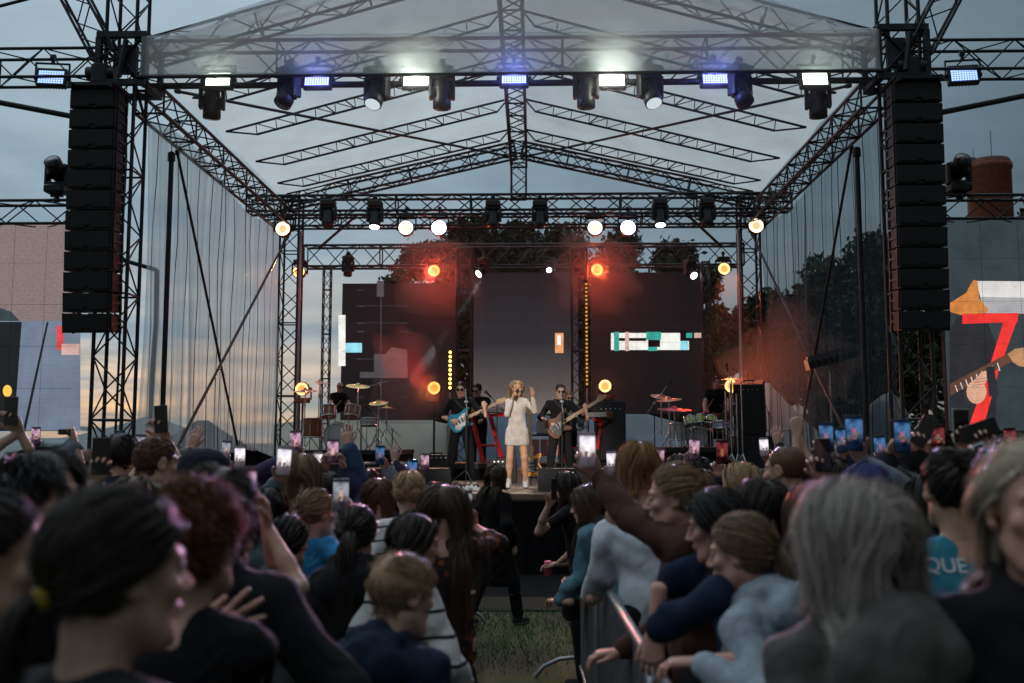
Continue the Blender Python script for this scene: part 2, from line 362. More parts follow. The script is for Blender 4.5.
# roof
ZE, ZR = 8.42, 9.85
def zr(Y): return 9.85 + (YB - Y) * .05
truss('ridge_truss', 'black box truss running along the roof ridge', (0, YF + .1, zr(YF) - .3), (0, YB + .1, zr(YB) - .3), .42, .42, bay=.45, rc=.034, rl=.016)
truss('king_post', 'short upright lattice post under the rear roof peak', (0, YB, 8.45), (0, YB, ZR - .35), .4, .4, (0, 1, 0), .4)
for s in (-1, 1):
    w_ = SIDES[0 if s < 0 else 1][1]
    truss('gable_truss', 'dark sloping box truss of the rear gable ' + w_, (s * 6.3, YB + .1, ZE), (s * .1, YB + .1, ZR - .02), .4, .36, bay=.42, rc=.034, rl=.016, group='rear gable trusses')
    truss('gable_truss', 'sloping truss of the front gable behind pale netting ' + w_, (s * 6.3, YF + .1, ZE + .2), (s * .1, YF + .1, zr(YF)), .34, .4, bay=.5, group='front gable trusses')
    for k, (Y, nm) in enumerate(((18.6, 'first'), (20.7, 'second'), (23.0, 'third'), (25.0, 'fourth'))):
        a = Vector((s * 6.2, Y, ZE + .07)); b = Vector((s * .2, Y, zr(Y) - .06)); d = (b - a).normalized(); up = Vector((0, 0, 1)); up = (up - d * up.z).normalized()
        t = thing('rafter', f'slender flat ladder rafter, {nm} from the front, {w_}', 'rafter', a, 0, 'flat roof rafters')
        Ln = (b - a).length
        MB().tube((0, 0, 0), d * Ln, .025, 6).build('chord', M_ALU, t)
        MB().tube(d * .45 - up * .3, d * (Ln - .5) - up * .3, .025, 6).build('chord', M_ALU, t)
        l = MB(); l.tube((0, 0, 0), d * .45 - up * .3, .02, 5); l.tube(d * Ln, d * (Ln - .5) - up * .3, .02, 5)
        nb = 12
        for j in range(nb):
            s0 = .45 + (Ln - .95) * j / nb; s1 = .45 + (Ln - .95) * (j + 1) / nb; sm = (s0 + s1) / 2
            l.tube(d * s0 - up * .3, d * sm, .011, 5); l.tube(d * sm, d * s1 - up * .3, .011, 5)
            if j in (4, 5, 9): l.tube(d * s0, d * s0 - up * .3, .016, 5)
        l.build('lacing', M_ALU, t)
    pipe('wind_brace', 'thin black wind brace crossing under the roof ' + w_, (s * 6.1, 17.4, 8.2), (s * .3, 25.6, ZR - .5), .03, group='roof wind braces')
def canopy():
    t = thing('roof_canopy', 'pale translucent gabled canopy stretched over the stage', 'canopy', (0, YF, ZE))
    fm = scrim('canopy_fabric', (.92, .92, .91), .0, .9)
    for s in (-1, 1):
        nx, ny = 30, 60
        U, Vv = np.meshgrid(np.linspace(0, 1, nx), np.linspace(0, 1, ny))
        X = s * (6.5 * (1 - U)); Y = Vv * (YB + .6 - YF) - .15
        Z = (ZR - ZE + .18 + (YB - YF - Y) * .05) * U + .12
        seg = np.abs(np.sin(np.pi * (Y + YF - 16.5) / 2.15))
        Z = Z + .05 * (1 - seg) + .015 * np.sin(U * 25 + Y * 2)
        i = np.arange(nx * ny).reshape(ny, nx)
        Fc = np.stack([i[:-1, :-1], i[:-1, 1:], i[1:, 1:], i[1:, :-1]], -1).reshape(-1, 4)
        mesh('roof_sheet', np.stack([X, Y, Z], -1).reshape(-1, 3), Fc, fm, t, True)
    # pale netting over the front: valance in front of the truss and the gable above it
    fn = scrim('front_netting', (.80, .88, .92), .40, .72)
    def sheet(name, x0, x1, zlo, zhi, yoff, m=fn, nx=90, ny=12):
        U, Vv = np.meshgrid(np.linspace(0, 1, nx), np.linspace(0, 1, ny))
        X = x0 + (x1 - x0) * U; Z = zlo(X) + (zhi(X) - zlo(X)) * Vv
        Y = yoff + .02 * np.sin(X * 2.2) * np.sin(Vv * 3.14) + .012 * np.sin(X * 9 + Z * 3)
        i = np.arange(nx * ny).reshape(ny, nx)
        Fc = np.stack([i[:-1, :-1], i[:-1, 1:], i[1:, 1:], i[1:, :-1]], -1).reshape(-1, 4)
        return mesh(name, np.stack([X, Y, Z], -1).reshape(-1, 3), Fc, m, t, True)
    sheet('valance', -6.25, 6.2, lambda X: 8.0 - ZE + .02 * np.cos(X * 3), lambda X: 8.72 - ZE + 0 * X, -.42, scrim('valance_netting', (.86, .92, .95), .30, .62))
    sheet('gable_sheet', -6.3, 6.3, lambda X: 8.72 - ZE + 0 * X, lambda X: np.maximum(8.75 - ZE, (zr(YF) - ZE + .25) * (1 - np.abs(X) / 6.3) + .2), -.38)
    MB().tube((-6.3, -.42, 8.0 - ZE), (6.25, -.42, 8.0 - ZE), .03, 6).build('hem', M_BLK, t)
canopy()
# side curtains of pleated mesh
def side_scrim(s, label, col, clear, seed):
    t = thing('side_scrim', label, 'scrim', (s * 6.55, YF, 0))
    r = np.random.default_rng(seed); nx, ny = 260, 30
    U, Vv = np.meshgrid(np.linspace(0, 1, nx), np.linspace(0, 1, ny))
    Y = .75 + U * (YB - YF - .6); Z = .3 + Vv * (7.35 + .25 * np.sin(U * 7) * (Vv > .97) )
    ph = np.cumsum(r.uniform(.5, 1.6, nx)); lo_ = np.interp(np.linspace(0, 1, nx), np.linspace(0, 1, 23), r.normal(0, 1, 23)); fold = np.sin(ph * .7)[None, :] * (.014 + .025 * (1 - Vv)) * (.5 + .5 * lo_[None]) + lo_[None] * .05 * (.4 + .6 * (1 - Vv)) + .1 * np.sin(U * 7 + 2 * Vv) * np.sin(Vv * 3.1)
    X = fold
    i = np.arange(nx * ny).reshape(ny, nx)
    Fc = np.stack([i[:-1, :-1], i[:-1, 1:], i[1:, 1:], i[1:, :-1]], -1).reshape(-1, 4)
    mesh('netting', np.stack([X, Y, Z], -1).reshape(-1, 3), Fc, scrim('side_net_' + ('pale' if s < 0 else 'dark'), col, clear, .6, 1.1 if s < 0 else .7), t, True)
    l = MB()
    for k in range(14):
        y = .9 + (YB - YF - 1.2) * (k + r.uniform(-.4, .4)) / 14
        l.path([(-s * .06 + .02 * math.sin(z * 2 + k), y + .04 * math.sin(z + k), z) for z in np.linspace(.4, 7.5, 9)], .008, 5)
    l.build('cord', M_BLK, t)
side_scrim(-1, 'pale grey pleated see-through curtain hanging along the stage side', (.66, .71, .76), .44, 3)
side_scrim(1, 'dark see-through mesh curtain hanging before the big trees', (.11, .15, .18), .60, 4)

# ------------------------------------------------------------------ stage
def stage():
    t = thing('stage', 'wide black draped stage with a wooden deck', 'stage', (0, 14.2, 0))
    wm = bpy.data.materials.new('stage_planks'); wm.use_nodes = True; q = wm.node_tree; b = q.nodes['Principled BSDF']
    tcn = N(q, 'ShaderNodeTexCoord'); mp = N(q, 'ShaderNodeMapping'); mp.inputs['Scale'].default_value = (.6, 8, 1); L(q, tcn.outputs['Object'], mp.inputs[0])
    no = N(q, 'ShaderNodeTexNoise', i_Scale=3.0, i_Detail=8.0); L(q, mp.outputs[0], no.inputs['Vector'])
    br = N(q, 'ShaderNodeTexBrick', i_Scale=1.0); br.offset = .5
    br.inputs['Brick Width'].default_value = 2.4; br.inputs['Row Height'].default_value = 1.2; br.inputs['Mortar Size'].default_value = .008
    br.inputs['Color1'].default_value = (.16, .105, .07, 1); br.inputs['Color2'].default_value = (.12, .08, .055, 1); br.inputs['Mortar'].default_value = (.01, .01, .01, 1)
    L(q, tcn.outputs['Object'], br.inputs['Vector'])
    L(q, mixc(q, ramp(q, no.outputs['Fac'], [(.3, (.5, .5, .5)), (.7, (1, 1, 1))]), (.02, .015, .012), br.outputs['Color']), b.inputs['Base Color'])
    b.inputs['Roughness'].default_value = .5
    m = MB(); m.box((0, 7.2, 1.07), (13.6, 14.4, .1)); m.build('deck', wm, t)
    nx, ny = 400, 6; U, Vv = np.meshgrid(np.linspace(0, 1, nx), np.linspace(0, 1, ny))
    X = -6.8 + 13.6 * U; Z = .02 + Vv * 1.0; Y = -.03 - .02 * np.sin(X * 26 + np.sin(X * 3) * 2) * (1.1 - Vv)
    i = np.arange(nx * ny).reshape(ny, nx); Fc = np.stack([i[:-1, :-1], i[:-1, 1:], i[1:, 1:], i[1:, :-1]], -1).reshape(-1, 4)
    mesh('skirt', np.stack([X, Y, Z], -1).reshape(-1, 3), Fc, M_CLOTHB, t, True)
    m = MB(); m.box((0, -.045, 1.075), (13.6, .03, .07)); m.build('edge_trim', mat('worn_wood_edge', (.13, .075, .05), .6, 0, .4, 9), t)
    m = MB()
    for x in (-6.79, 6.79): m.box((x, 7.2, .51), (.02, 14.36, 1.0))
    m.build('side_skirt', M_CLOTHB, t)
stage()

# ------------------------------------------------------------------ line arrays
def line_array(x, label, ycam):
    t = thing('line_array', label, 'loudspeaker', (x, 16.0, 7.75), 0, 'hanging loudspeaker columns')
    gm = mat('speaker_grille', (.013, .013, .015), .75, 0, .4, 220, .5, 400)
    cm = mat('speaker_cabinet', (.018, .018, .02), .55, 0, .3, 25)
    z = 0; y = 0; ang = 0
    for k in range(12):
        ang = .2 + k * .55; h = .335
        M_ = rot('X', ang)
        c = Vector((0, y, z - h / 2))
        m = MB(); m.prism([(-.39, -.155), (-.39, .155), (.39, .155), (.39, -.155)], .5, M_, c + Vector((0, .28, 0))); 
        m.prism([(-.30, -.12), (-.30, .12), (.30, .12), (.30, -.12)], .12, M_, c + Vector((0, .58, 0)))
        cab = m.build('cabinet', cm, t)
        m = MB(); m.prism([(-.36, -.135), (-.36, .135), (-.06, .14), (-.045, .1), (.045, .1), (.06, .14), (.36, .135), (.36, -.135), (.06, -.14), (.045, -.1), (-.045, -.1), (-.06, -.14)], .03, M_, c + Vector((0, .018, 0)))
        m.build('grille', gm, cab)
        for sx in (-.4, .4): MB().box(c + Vector((sx, .1, 0)), (.025, .05, .30), M_).box(c + Vector((sx, .27, 0)), (.02, .32, .04), M_).box(c + Vector((sx, .45, 0)), (.025, .05, .30), M_).build('rigging_plate', M_BLK, cab)
        z -= h * math.cos(R(ang)) + .008; y -= h * math.sin(R(ang)) * -.35
    m = MB(); m.box((0, .3, .06), (.8, .7, .06)); m.box((-.34, .3, .03), (.05, .8, .1)); m.box((.34, .3, .03), (.05, .8, .1)); m.build('bumper_frame', M_BLK, t)
    m = MB(); m.rbox((0, .3, .33), (.3, .26, .36), .06); m.tube((-.24, .3, .36), (.24, .3, .36), .12, 10); m.build('hoist_motor', M_BLK, t)
    m = MB(); m.tube((0, .3, .5), (0, .3, 1.2), .015, 5); m.tube((.36, .5, .06), (.36, .55, .8), .008, 4); m.build('chain', M_STEEL, t)
    m = MB(); m.path([(.3, .62, .1), (.33, .66, -1), (.3, .7, -2.5), (.32, .72, -4.5), (.3, .7, -7.4)], .022, 6); m.build('cable', M_RUBBER, t)
line_array(at(88, 200, 16.0).x, 'tall black column of stacked loudspeakers hanging beside the pale side curtain', 0)
line_array(at(923, 200, 16.0).x, 'tall black column of stacked loudspeakers hanging beside the guitar video screen', 0)
# ------------------------------------------------------------------ video screens
def led_picture(name, base, strength, cells=0.0):
    """video screen surface: fine grid of diodes with a picture colour"""
    if name in _mc: return _mc[name]
    m = bpy.data.materials.new(name); m.use_nodes = True; t = m.node_tree; t.nodes.clear()
    tcn = N(t, 'ShaderNodeTexCoord')
    no = N(t, 'ShaderNodeTexNoise', i_Scale=cells or 1.2, i_Detail=9.0, i_Roughness=.75); L(t, tcn.outputs['Object'], no.inputs['Vector'])
    cc = ramp(t, no.outputs['Fac'], [(.25, tuple(c * .55 for c in base)), (.5, base), (.75, tuple(min(1, c * 1.35) for c in base))])
    wv = N(t, 'ShaderNodeTexWave', wave_type='BANDS', bands_direction='Z', i_Scale=9.0); L(t, tcn.outputs['Object'], wv.inputs['Vector'])
    st = mth(t, 'MULTIPLY_ADD', wv.outputs['Fac'], strength * .25, strength * .87)
    e = N(t, 'ShaderNodeEmission'); L(t, cc, e.inputs['Color']); L(t, st, e.inputs['Strength'])
    g = N(t, 'ShaderNodeBsdfPrincipled', i_Roughness=.55); g.inputs['Base Color'].default_value = (.008, .008, .009, 1)
    a = N(t, 'ShaderNodeAddShader'); L(t, e.outputs[0], a.inputs[0]); L(t, g.outputs[0], a.inputs[1])
    o = N(t, 'ShaderNodeOutputMaterial'); L(t, a.outputs[0], o.inputs[0]); _mc[name] = m; return m
def disc(cx, cz, rx, rz, n=16, a0=0, a1=360, tilt=0):
    out = []
    for i in range(n + (a1 - a0 < 360)):
        a = R(a0 + (a1 - a0) * i / n); x, z = rx * math.cos(a), rz * math.sin(a); c, s = math.cos(R(tilt)), math.sin(R(tilt))
        out.append((cx + x * c - z * s, cz + x * s + z * c))
    return out
def screen(name, label, x0, x1, z0, z1, y, base_mat, shapes, tiles=(4, 4), back=True, group=None):
    """shapes: list of (material, outline in metres from the lower-left corner) drawn one over another on the display"""
    t = thing(name, label, 'video screen', ((x0 + x1) / 2, y, z0), 0, group)
    w_, h_ = x1 - x0, z1 - z0
    m = MB(); m.box((0, .09, h_ / 2), (w_, .14, h_)); m.build('housing', M_BLK2, t)
    mats = [base_mat] + [s[0] for s in shapes]
    m = MB(); m.prism([(-w_ / 2 + .01, .01), (-w_ / 2 + .01, h_ - .01), (w_ / 2 - .01, h_ - .01), (w_ / 2 - .01, .01)][::-1], .012, None, (0, .01, 0))
    for i, (mm, pts) in enumerate(shapes):
        m.m = i + 1; y_ = -.006 - .003 * i
        V = [Vector((px - w_ / 2, y_, pz)) for px, pz in pts]
        area = sum(pts[k][0] * pts[(k + 1) % len(pts)][1] - pts[(k + 1) % len(pts)][0] * pts[k][1] for k in range(len(pts)))
        f = tuple(range(len(pts))); m.add(V, [f if area > 0 else f[::-1]])
    d = m.build('display', mats, t)
    m = MB()
    for i in range(1, tiles[0]): m.box((-w_ / 2 + w_ * i / tiles[0], -.0015 - .003 * len(shapes), h_ / 2), (.004, .002, h_ - .02))
    for j in range(1, tiles[1]): m.box((0, -.0015 - .003 * len(shapes), h_ * j / tiles[1]), (w_ - .02, .002, .004))
    m.build('tile_joint', M_BLK, t)
    return t
def onscr(px, py, Y, x0, z0):
    p = at(px, py, Y); return (p.x - x0, p.z - z0)
def poly(pts, Y, x0, z0): return [onscr(a, b, Y, x0, z0) for a, b in pts]
# video wall at the stage back: three panels
YW = 28.2
def wall_panel(label, px0, px1, pytop, pybot, basecol, strength, shapes_px, tiles, grad=None):
    a, b = at(px0, pybot, YW), at(px1, pytop, YW)
    sh = [(m_, poly(pp, YW, a.x, a.z)) for m_, pp in shapes_px]
    return screen('video_wall', label, a.x, b.x, a.z, b.z, YW, basecol, sh, tiles, group='video wall panels at the stage back')
def rect(x0, y0, x1, y1): return [(x0, y1), (x1, y1), (x1, y0), (x0, y0)]
WD = led_picture('wall_dark', (.008, .009, .011), .3, .8)
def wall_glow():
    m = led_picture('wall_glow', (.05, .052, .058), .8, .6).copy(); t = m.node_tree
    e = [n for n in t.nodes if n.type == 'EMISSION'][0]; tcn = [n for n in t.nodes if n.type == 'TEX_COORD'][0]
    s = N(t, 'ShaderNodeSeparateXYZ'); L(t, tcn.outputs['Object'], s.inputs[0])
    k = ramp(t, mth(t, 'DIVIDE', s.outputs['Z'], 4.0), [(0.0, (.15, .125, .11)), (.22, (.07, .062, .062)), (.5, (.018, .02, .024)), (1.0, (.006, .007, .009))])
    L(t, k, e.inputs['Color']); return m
LW, LT, LP_, LC, LO = led_picture('lit_white', (.85, .86, .8), .75, 3), led_picture('lit_teal', (.04, .45, .36), .6, 3), led_picture('lit_pink', (.8, .5, .45), .6, 3), led_picture('lit_cyan', (.3, .75, .85), .7, 3), led_picture('lit_orange', (.85, .35, .15), .7, 3)
LR, LG = led_picture('lit_dim_rose', (.2, .1, .1), .45, 2.5), led_picture('lit_dim_grey', (.09, .09, .1), .5, 2)
wall_panel('dark video wall panel with a cyan block and a blurred rosy picture low down', 340, 456, 283, 420, WD, .3,
    [(LW, rect(338.5, 315, 345.5, 366)), (LC, rect(345.5, 343, 362, 352.5)), (LG, rect(374, 354, 384, 377)), (LR, [(384, 378), (408, 378), (407, 350), (392, 347), (383, 356)]),
     (LG, rect(360, 372, 384, 378)), (LG, rect(377, 281, 384, 297))] + [(LG, rect(357 + d_, y_, 364 + d_, y_ + .7)) for y_ in (290, 306, 323, 331.5, 359, 385, 397) for d_ in (0, 44)] + [(LG, rect(362, y_, 400, y_ + .35)) for y_ in (306, 323, 359)] + [(LG, rect(381, 297, 381.8, 405))], (5, 6))
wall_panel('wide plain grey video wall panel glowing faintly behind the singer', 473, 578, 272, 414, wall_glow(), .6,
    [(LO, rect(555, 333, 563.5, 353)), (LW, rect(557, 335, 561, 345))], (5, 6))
wall_panel('dark video wall panel with a row of white and green glitch blocks', 592, 703, 272, 414, WD, .3,
    [(LW, rect(611, 333, 689, 350)), (mat('led_off', (.01, .01, .012), .5), rect(617, 338, 646, 341)), (LT, rect(614, 332, 619, 351)), (LP_, rect(625, 332, 629, 351)), (LT, rect(646, 332, 661, 340)), (LT, rect(648, 347, 657, 351)),
     (mat('led_off', (.01, .01, .012), .5), rect(648, 340, 660, 347)), (LC, rect(680, 341, 688, 350)), (mat('led_off', (.01, .01, .012), .5), rect(680, 331, 690, 341)), (LT, rect(686, 333, 692, 338)), (LP_, rect(694, 333, 701, 338))], (5, 6))
# side screens
YS = 17.6
a, b = at(-60, 431, YS), at(81, 222, YS)
PINK, BLUE, DK = led_picture('screen_rose_grain', (.19, .145, .14), .85, 26), led_picture('screen_blue_grey', (.135, .165, .225), .85, .5), led_picture('screen_black', (.012, .014, .016), .6, 2)
SK, SHR = led_picture('screen_skin', (.6, .33, .22), .8, 3), led_picture('screen_red', (.75, .035, .03), .8, 3)
screen('side_screen', 'video screen split between grainy rose picture above and blue curtain below', a.x, b.x, a.z, b.z, YS, PINK, [
    (BLUE, poly(rect(-60, 321, 80.5, 430.5), YS, a.x, a.z)), (DK, poly([(-60, 430.5), (14, 430.5), (22, 322), (-60, 322)], YS, a.x, a.z)),
    (DK, poly([(23, 430.5), (26, 430.5), (49, 322), (47, 322)], YS, a.x, a.z)),
    (led_picture('screen_dark_slate', (.035, .05, .055), .8, 2), poly([(-60, 321), (20, 321), (12, 312), (-5, 306), (-60, 300)], YS, a.x, a.z)),
    (led_picture('screen_signal_red', (.6, .06, .07), .8, 3), poly(rect(57, 326, 64, 350), YS, a.x, a.z)), (LP_, poly(rect(62, 344, 80, 355), YS, a.x, a.z)),
    (led_picture('screen_amber', (.9, .45, .07), .9, 3), poly(disc(8, 391, 4.5, 6), YS, a.x, a.z)),
    ], (4, 5), group='side video screens')
a, b = at(949, 431, YS), at(1090, 217, YS)
SG = led_picture('screen_slate', (.03, .04, .045), .85, 1.2)
WOODY, KEYW, NECK, SHIRT = led_picture('screen_wood', (.55, .2, .05), .8, 6), led_picture('screen_ivory', (.62, .6, .58), .8, 1), led_picture('screen_neck', (.11, .05, .03), .8, 5), led_picture('screen_shirt', (.022, .022, .026), .8, 2)
def ps(pts): return poly(pts, YS, a.x, a.z)
frets = [(KEYW, ps([(954 + k * 5.2, 385.5 - k * 2.75), (954.9 + k * 5.2, 385 - k * 2.75), (957.3 + k * 5.2, 391.5 - k * 2.6), (956.4 + k * 5.2, 392 - k * 2.6)])) for k in range(0, 9)]
fing = [(SK, ps(disc(976 + k * 2.6, 384 - k * 3.2, 8.5 - k * .5, 3.1, 12, tilt=-14))) for k in range(4)]
nails = [(led_picture('screen_skin_shade', (.33, .15, .1), .8, 3), ps([(970 + k * 2.6, 386.5 - k * 3.2), (983 + k * 2.6, 384.2 - k * 3.2), (983 + k * 2.6, 383.6 - k * 3.2), (970 + k * 2.6, 385.7 - k * 3.2)])) for k in range(3)]
screen('side_screen', 'video screen showing a hand fretting a guitar before a red keyboard stand', a.x, b.x, a.z, b.z, YS, SG, [
    (SHIRT, ps([(949.5, 430.5), (995, 430.5), (998, 350), (985, 315), (960, 312), (949.5, 330)])),
    (KEYW, ps([(976, 281), (1090, 282), (1090, 315), (984, 313)])),
    (led_picture('screen_key_grey', (.33, .33, .34), .8, 1), ps([(980, 297), (1090, 299), (1090, 315), (984, 313)])),
    (WOODY, ps([(949.8, 303), (950, 312), (960, 315), (986, 313), (988, 309), (979, 299), (977, 281), (973, 280), (970, 285), (966, 293)])),
    (SHR, ps([(962, 314), (1018, 313), (1017, 322), (962, 324)])),
    (SHR, ps([(1003, 322), (1016, 322), (999, 368), (982, 430.5), (967, 430.5), (988, 370)])),
    (NECK, ps([(949.5, 384), (1010, 352), (1014, 360), (949.5, 396)])),
    (led_picture('screen_maple', (.42, .22, .11), .8, 3), ps([(1007, 354), (1014, 349), (1050, 344), (1052, 372), (1018, 366), (1012, 362)])),
    ] + frets + [(SK, ps(disc(975, 392, 10, 12)))] + fing + nails + [(SHIRT, ps([(984, 368), (992, 366), (996, 395), (987, 397)]))], (4, 5), group='side video screens')

# ------------------------------------------------------------------ trees, tents, far chimney
LEAFM = mat('dusk_foliage', (.035, .05, .022), .8, 0, .5, .35, spec=.2)
BARK = mat('bark', (.05, .038, .028), .9, 0, .4, 6)
def tree_mesh(h, rx, seed, n=16000, leaf=.2):
    r = np.random.default_rng(seed)
    tr = MB(); lean = r.uniform(-.3, .3)
    tr.path([(0, 0, 0), (lean * .3, 0, h * .2), (lean, .1, h * .45), (lean * 1.2, 0, h * .8)], [h * .028, h * .022, h * .016, .05], 8)
    cl = []
    for k in range(36):
        u = r.uniform(.0, 1); z = h * (.14 + .82 * u); prof = math.sin(math.pi * min(1, .12 + .88 * u) ** .8) ** .6
        a = r.uniform(0, 6.28); q = r.uniform(.15, .85) * rx * prof
        c = np.array([lean + q * math.cos(a), q * math.sin(a), z]); cl.append((c, r.uniform(.18, .36) * rx))
        if k % 2: tr.path([(lean * .8, 0, z * .7), ((lean * .8 + c[0]) / 2, c[1] / 2, z * .86), tuple(c)], [h * .009, h * .006, .02], 5)
    per = n // len(cl); P_ = []
    for c, s in cl:
        d = r.normal(size=(per, 3)); d /= np.linalg.norm(d, axis=1)[:, None]
        rad = s * r.uniform(.2, 1.3, per) ** .55 * np.where(r.random(per) < .06, 1.35, 1.0)
        P_.append(c + d * rad[:, None] * np.array([1, 1, .8]))
    P_ = np.concatenate(P_); m_ = len(P_)
    t1 = r.normal(size=(m_, 3)); t1 /= np.linalg.norm(t1, axis=1)[:, None]
    t2 = np.cross(t1, r.normal(size=(m_, 3))); t2 /= np.linalg.norm(t2, axis=1)[:, None]
    s = r.uniform(.6, 1.5, m_)[:, None] * leaf
    V = np.stack([P_ - t1 * s, P_ + t2 * s * .5, P_ + t1 * s, P_ - t2 * s * .5], 1).reshape(-1, 3)
    return tr, V, np.arange(4 * m_).reshape(m_, 4)
TREES = []
def tree(label, px, py_top, Y, wpx, seed, src=None, group='dark trees behind the stage'):
    p = at(px, py_top, Y); h = p.z; rx = wpx / 2 * Y / 995
    t = thing('tree', label, 'tree', (p.x, Y, 0), seed * 1.7, group)
    if src is None:
        tr, V, Fc = tree_mesh(h, rx, seed, leaf=.11 + Y * .0012)
        mesh('crown', V, Fc, LEAFM, t); tr.build('trunk', BARK, t); TREES.append((t, h, rx))
    else:
        o, h0, r0 = TREES[src]
        for ch in o.children:
            c = ch.copy(); C.objects.link(c); c.parent = t
        t.scale = (rx / r0, rx / r0, h / h0)
    return t
tree('broad dark tree showing above the others beside the loudspeaker column', 880, 236, 44, 150, 1)
tree('dark round tree between the mesh curtain and the rear tower', 822, 256, 46, 140, 2)
tree('dark shorter tree sloping down beside the rear tower', 772, 292, 48, 120, 3)
tree('dark tree behind the glitch block video panel', 672, 238, 52, 120, 4)
tree('wide dark tree whose top shows just under the rear truss', 566, 231, 55, 170, 5)
tree('dark tree behind the video wall, just curtainward of the ridge', 472, 224, 54, 150, 6)
tree('dark tree at the end of the row behind the cyan block panel', 424, 234, 52, 110, 7)
tree('dark leafy tree filling the gap beside the steel pole', 716, 318, 38, 90, 8, 0)
tree('dark tree behind the guitar screen', 960, 250, 50, 170, 9, 1)
tree('low dark bushy tree at the foot of the slope of trees', 850, 300, 38, 150, 10, 2)
tree('distant dark tree beyond the guitar screen edge', 1032, 203, 60, 110, 11, 3)
tree('dark tree between the video wall and the sloping trees', 624, 233, 50, 120, 12, 4)
tree('dark tree straight behind the singer and the plain panel', 518, 229, 57, 150, 13, 5)
tree('small dark tree peeping out past the glitch block panel', 700, 262, 49, 90, 14, 6)

def tent(name, label, cx, y, w_, d_, h_eave, h_peak, col, rz=0, ridge=False):
    t = thing(name, label, 'tent', (cx, y, 0), rz)
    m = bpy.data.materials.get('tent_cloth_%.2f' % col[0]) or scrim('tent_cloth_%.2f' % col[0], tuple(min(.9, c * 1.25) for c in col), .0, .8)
    n = 18; V = []; Fc = []
    U = np.linspace(-1, 1, n); X, Y = np.meshgrid(U, U)
    k = np.maximum(np.abs(X), np.abs(Y)) if not ridge else np.abs(X)
    Z = h_eave + (h_peak - h_eave) * (1 - k) ** 1.25 - .12 * np.sin(np.pi * np.abs(X)) * np.sin(np.pi * np.abs(Y)) * (h_peak - h_eave) * .4
    V = np.stack([X * w_ / 2, Y * d_ / 2, Z], -1).reshape(-1, 3); i = np.arange(n * n).reshape(n, n)
    Fc = np.stack([i[:-1, :-1], i[:-1, 1:], i[1:, 1:], i[1:, :-1]], -1).reshape(-1, 4)
    mesh('canopy', V, Fc, m, t, True)
    b = MB()
    for (x0, y0, x1, y1) in ((-1, -1, 1, -1), (1, -1, 1, 1), (1, 1, -1, 1), (-1, 1, -1, -1)):
        b.add([(x0 * w_ / 2, y0 * d_ / 2, h_eave), (x1 * w_ / 2, y1 * d_ / 2, h_eave), (x1 * w_ / 2, y1 * d_ / 2, .05), (x0 * w_ / 2, y0 * d_ / 2, .05)], [(0, 1, 2, 3)])
    b.build('side_wall', m, t)
    for x in (-1, 1):
        for y_ in (-1, 1): MB().tube((x * (w_ / 2 - .05), y_ * (d_ / 2 - .05), 0), (x * (w_ / 2 - .05), y_ * (d_ / 2 - .05), h_eave), .04, 6).build('leg', M_SILV, t)
    return t
WT = (.62, .66, .68)
p = at(150, 420, 34); tent('marquee', 'pale pointed marquee showing beyond the foot of the lattice tower', p.x, 34, 5, 5, 1.9, at(120, 415, 34).z, WT)
p = at(40, 425, 40); tent('marquee', 'long pale marquee showing under the rose and blue video screen', p.x, 40, 14, 6, 2.0, at(40, 424, 40).z, WT, 0, True)
p = at(628, 405, 33); tent('marquee', 'pale grey marquee behind the gap under the glitch block panel', p.x, 33.5, 7.5, 6, 2.05, at(628, 408, 33).z, (.55, .60, .66))
p = at(372, 402, 33); tent('marquee', 'white marquee behind the gap below the cyan block panel', p.x, 33.5, 5.5, 5, 2.4, at(372, 400, 33).z, (.72, .70, .64))
p = at(512, 402, 33); tent('marquee', 'blue grey marquee behind the singer below the plain panel', p.x, 34.5, 6, 5, 2.3, at(512, 402, 33).z, (.40, .46, .56))
p = at(765, 385, 31.5); tent('marquee', 'pale pointed tent with rosy lamp light in its colour beside the dark drums', p.x, 31.5, 4.2, 4.2, 1.6, at(765, 378, 31.5).z, (.66, .60, .58))  # red lamp light on pale cloth is put into the colour
p = at(203, 418, 24); tent('black_tent', 'black pointed tent with a steep roof behind the pale curtain', p.x, 24, 3.4, 3.4, 1.35, at(203, 417, 24).z, (.012, .012, .014))
# far water tower
p = at(988, 160, 95)
t = thing('water_tower', 'rusty red brick water tower far off above the guitar screen', 'tower', (p.x, 95, 0))
bm_ = mat('red_brick', (.26, .075, .045), .85, 0, .35, 3.2, .3, 8)
m = MB(); m.lathe([(2.0, 0), (2.0, p.z - 1.1), (2.12, p.z - 1.0), (2.12, p.z - .55), (2.0, p.z - .5)], 28); m.build('shaft', bm_, t)
m = MB(); m.lathe([(2.06, p.z - .5), (1.9, p.z - .1), (.9, p.z + .1), (.1, p.z + .15)], 28); m.build('roof', mat('tar_roof', (.12, .045, .035), .8), t)
m = MB(); m.tube((.35, 0, p.z), (.35, 0, p.z + 2.9), .05, 5); m.tube((-1.4, 0, p.z), (-1.4, 0, p.z + 1.0), .04, 5); m.box((-1.9, -.4, p.z - .4), (.8, .8, .9)); m.build('antenna', M_STEEL, t)
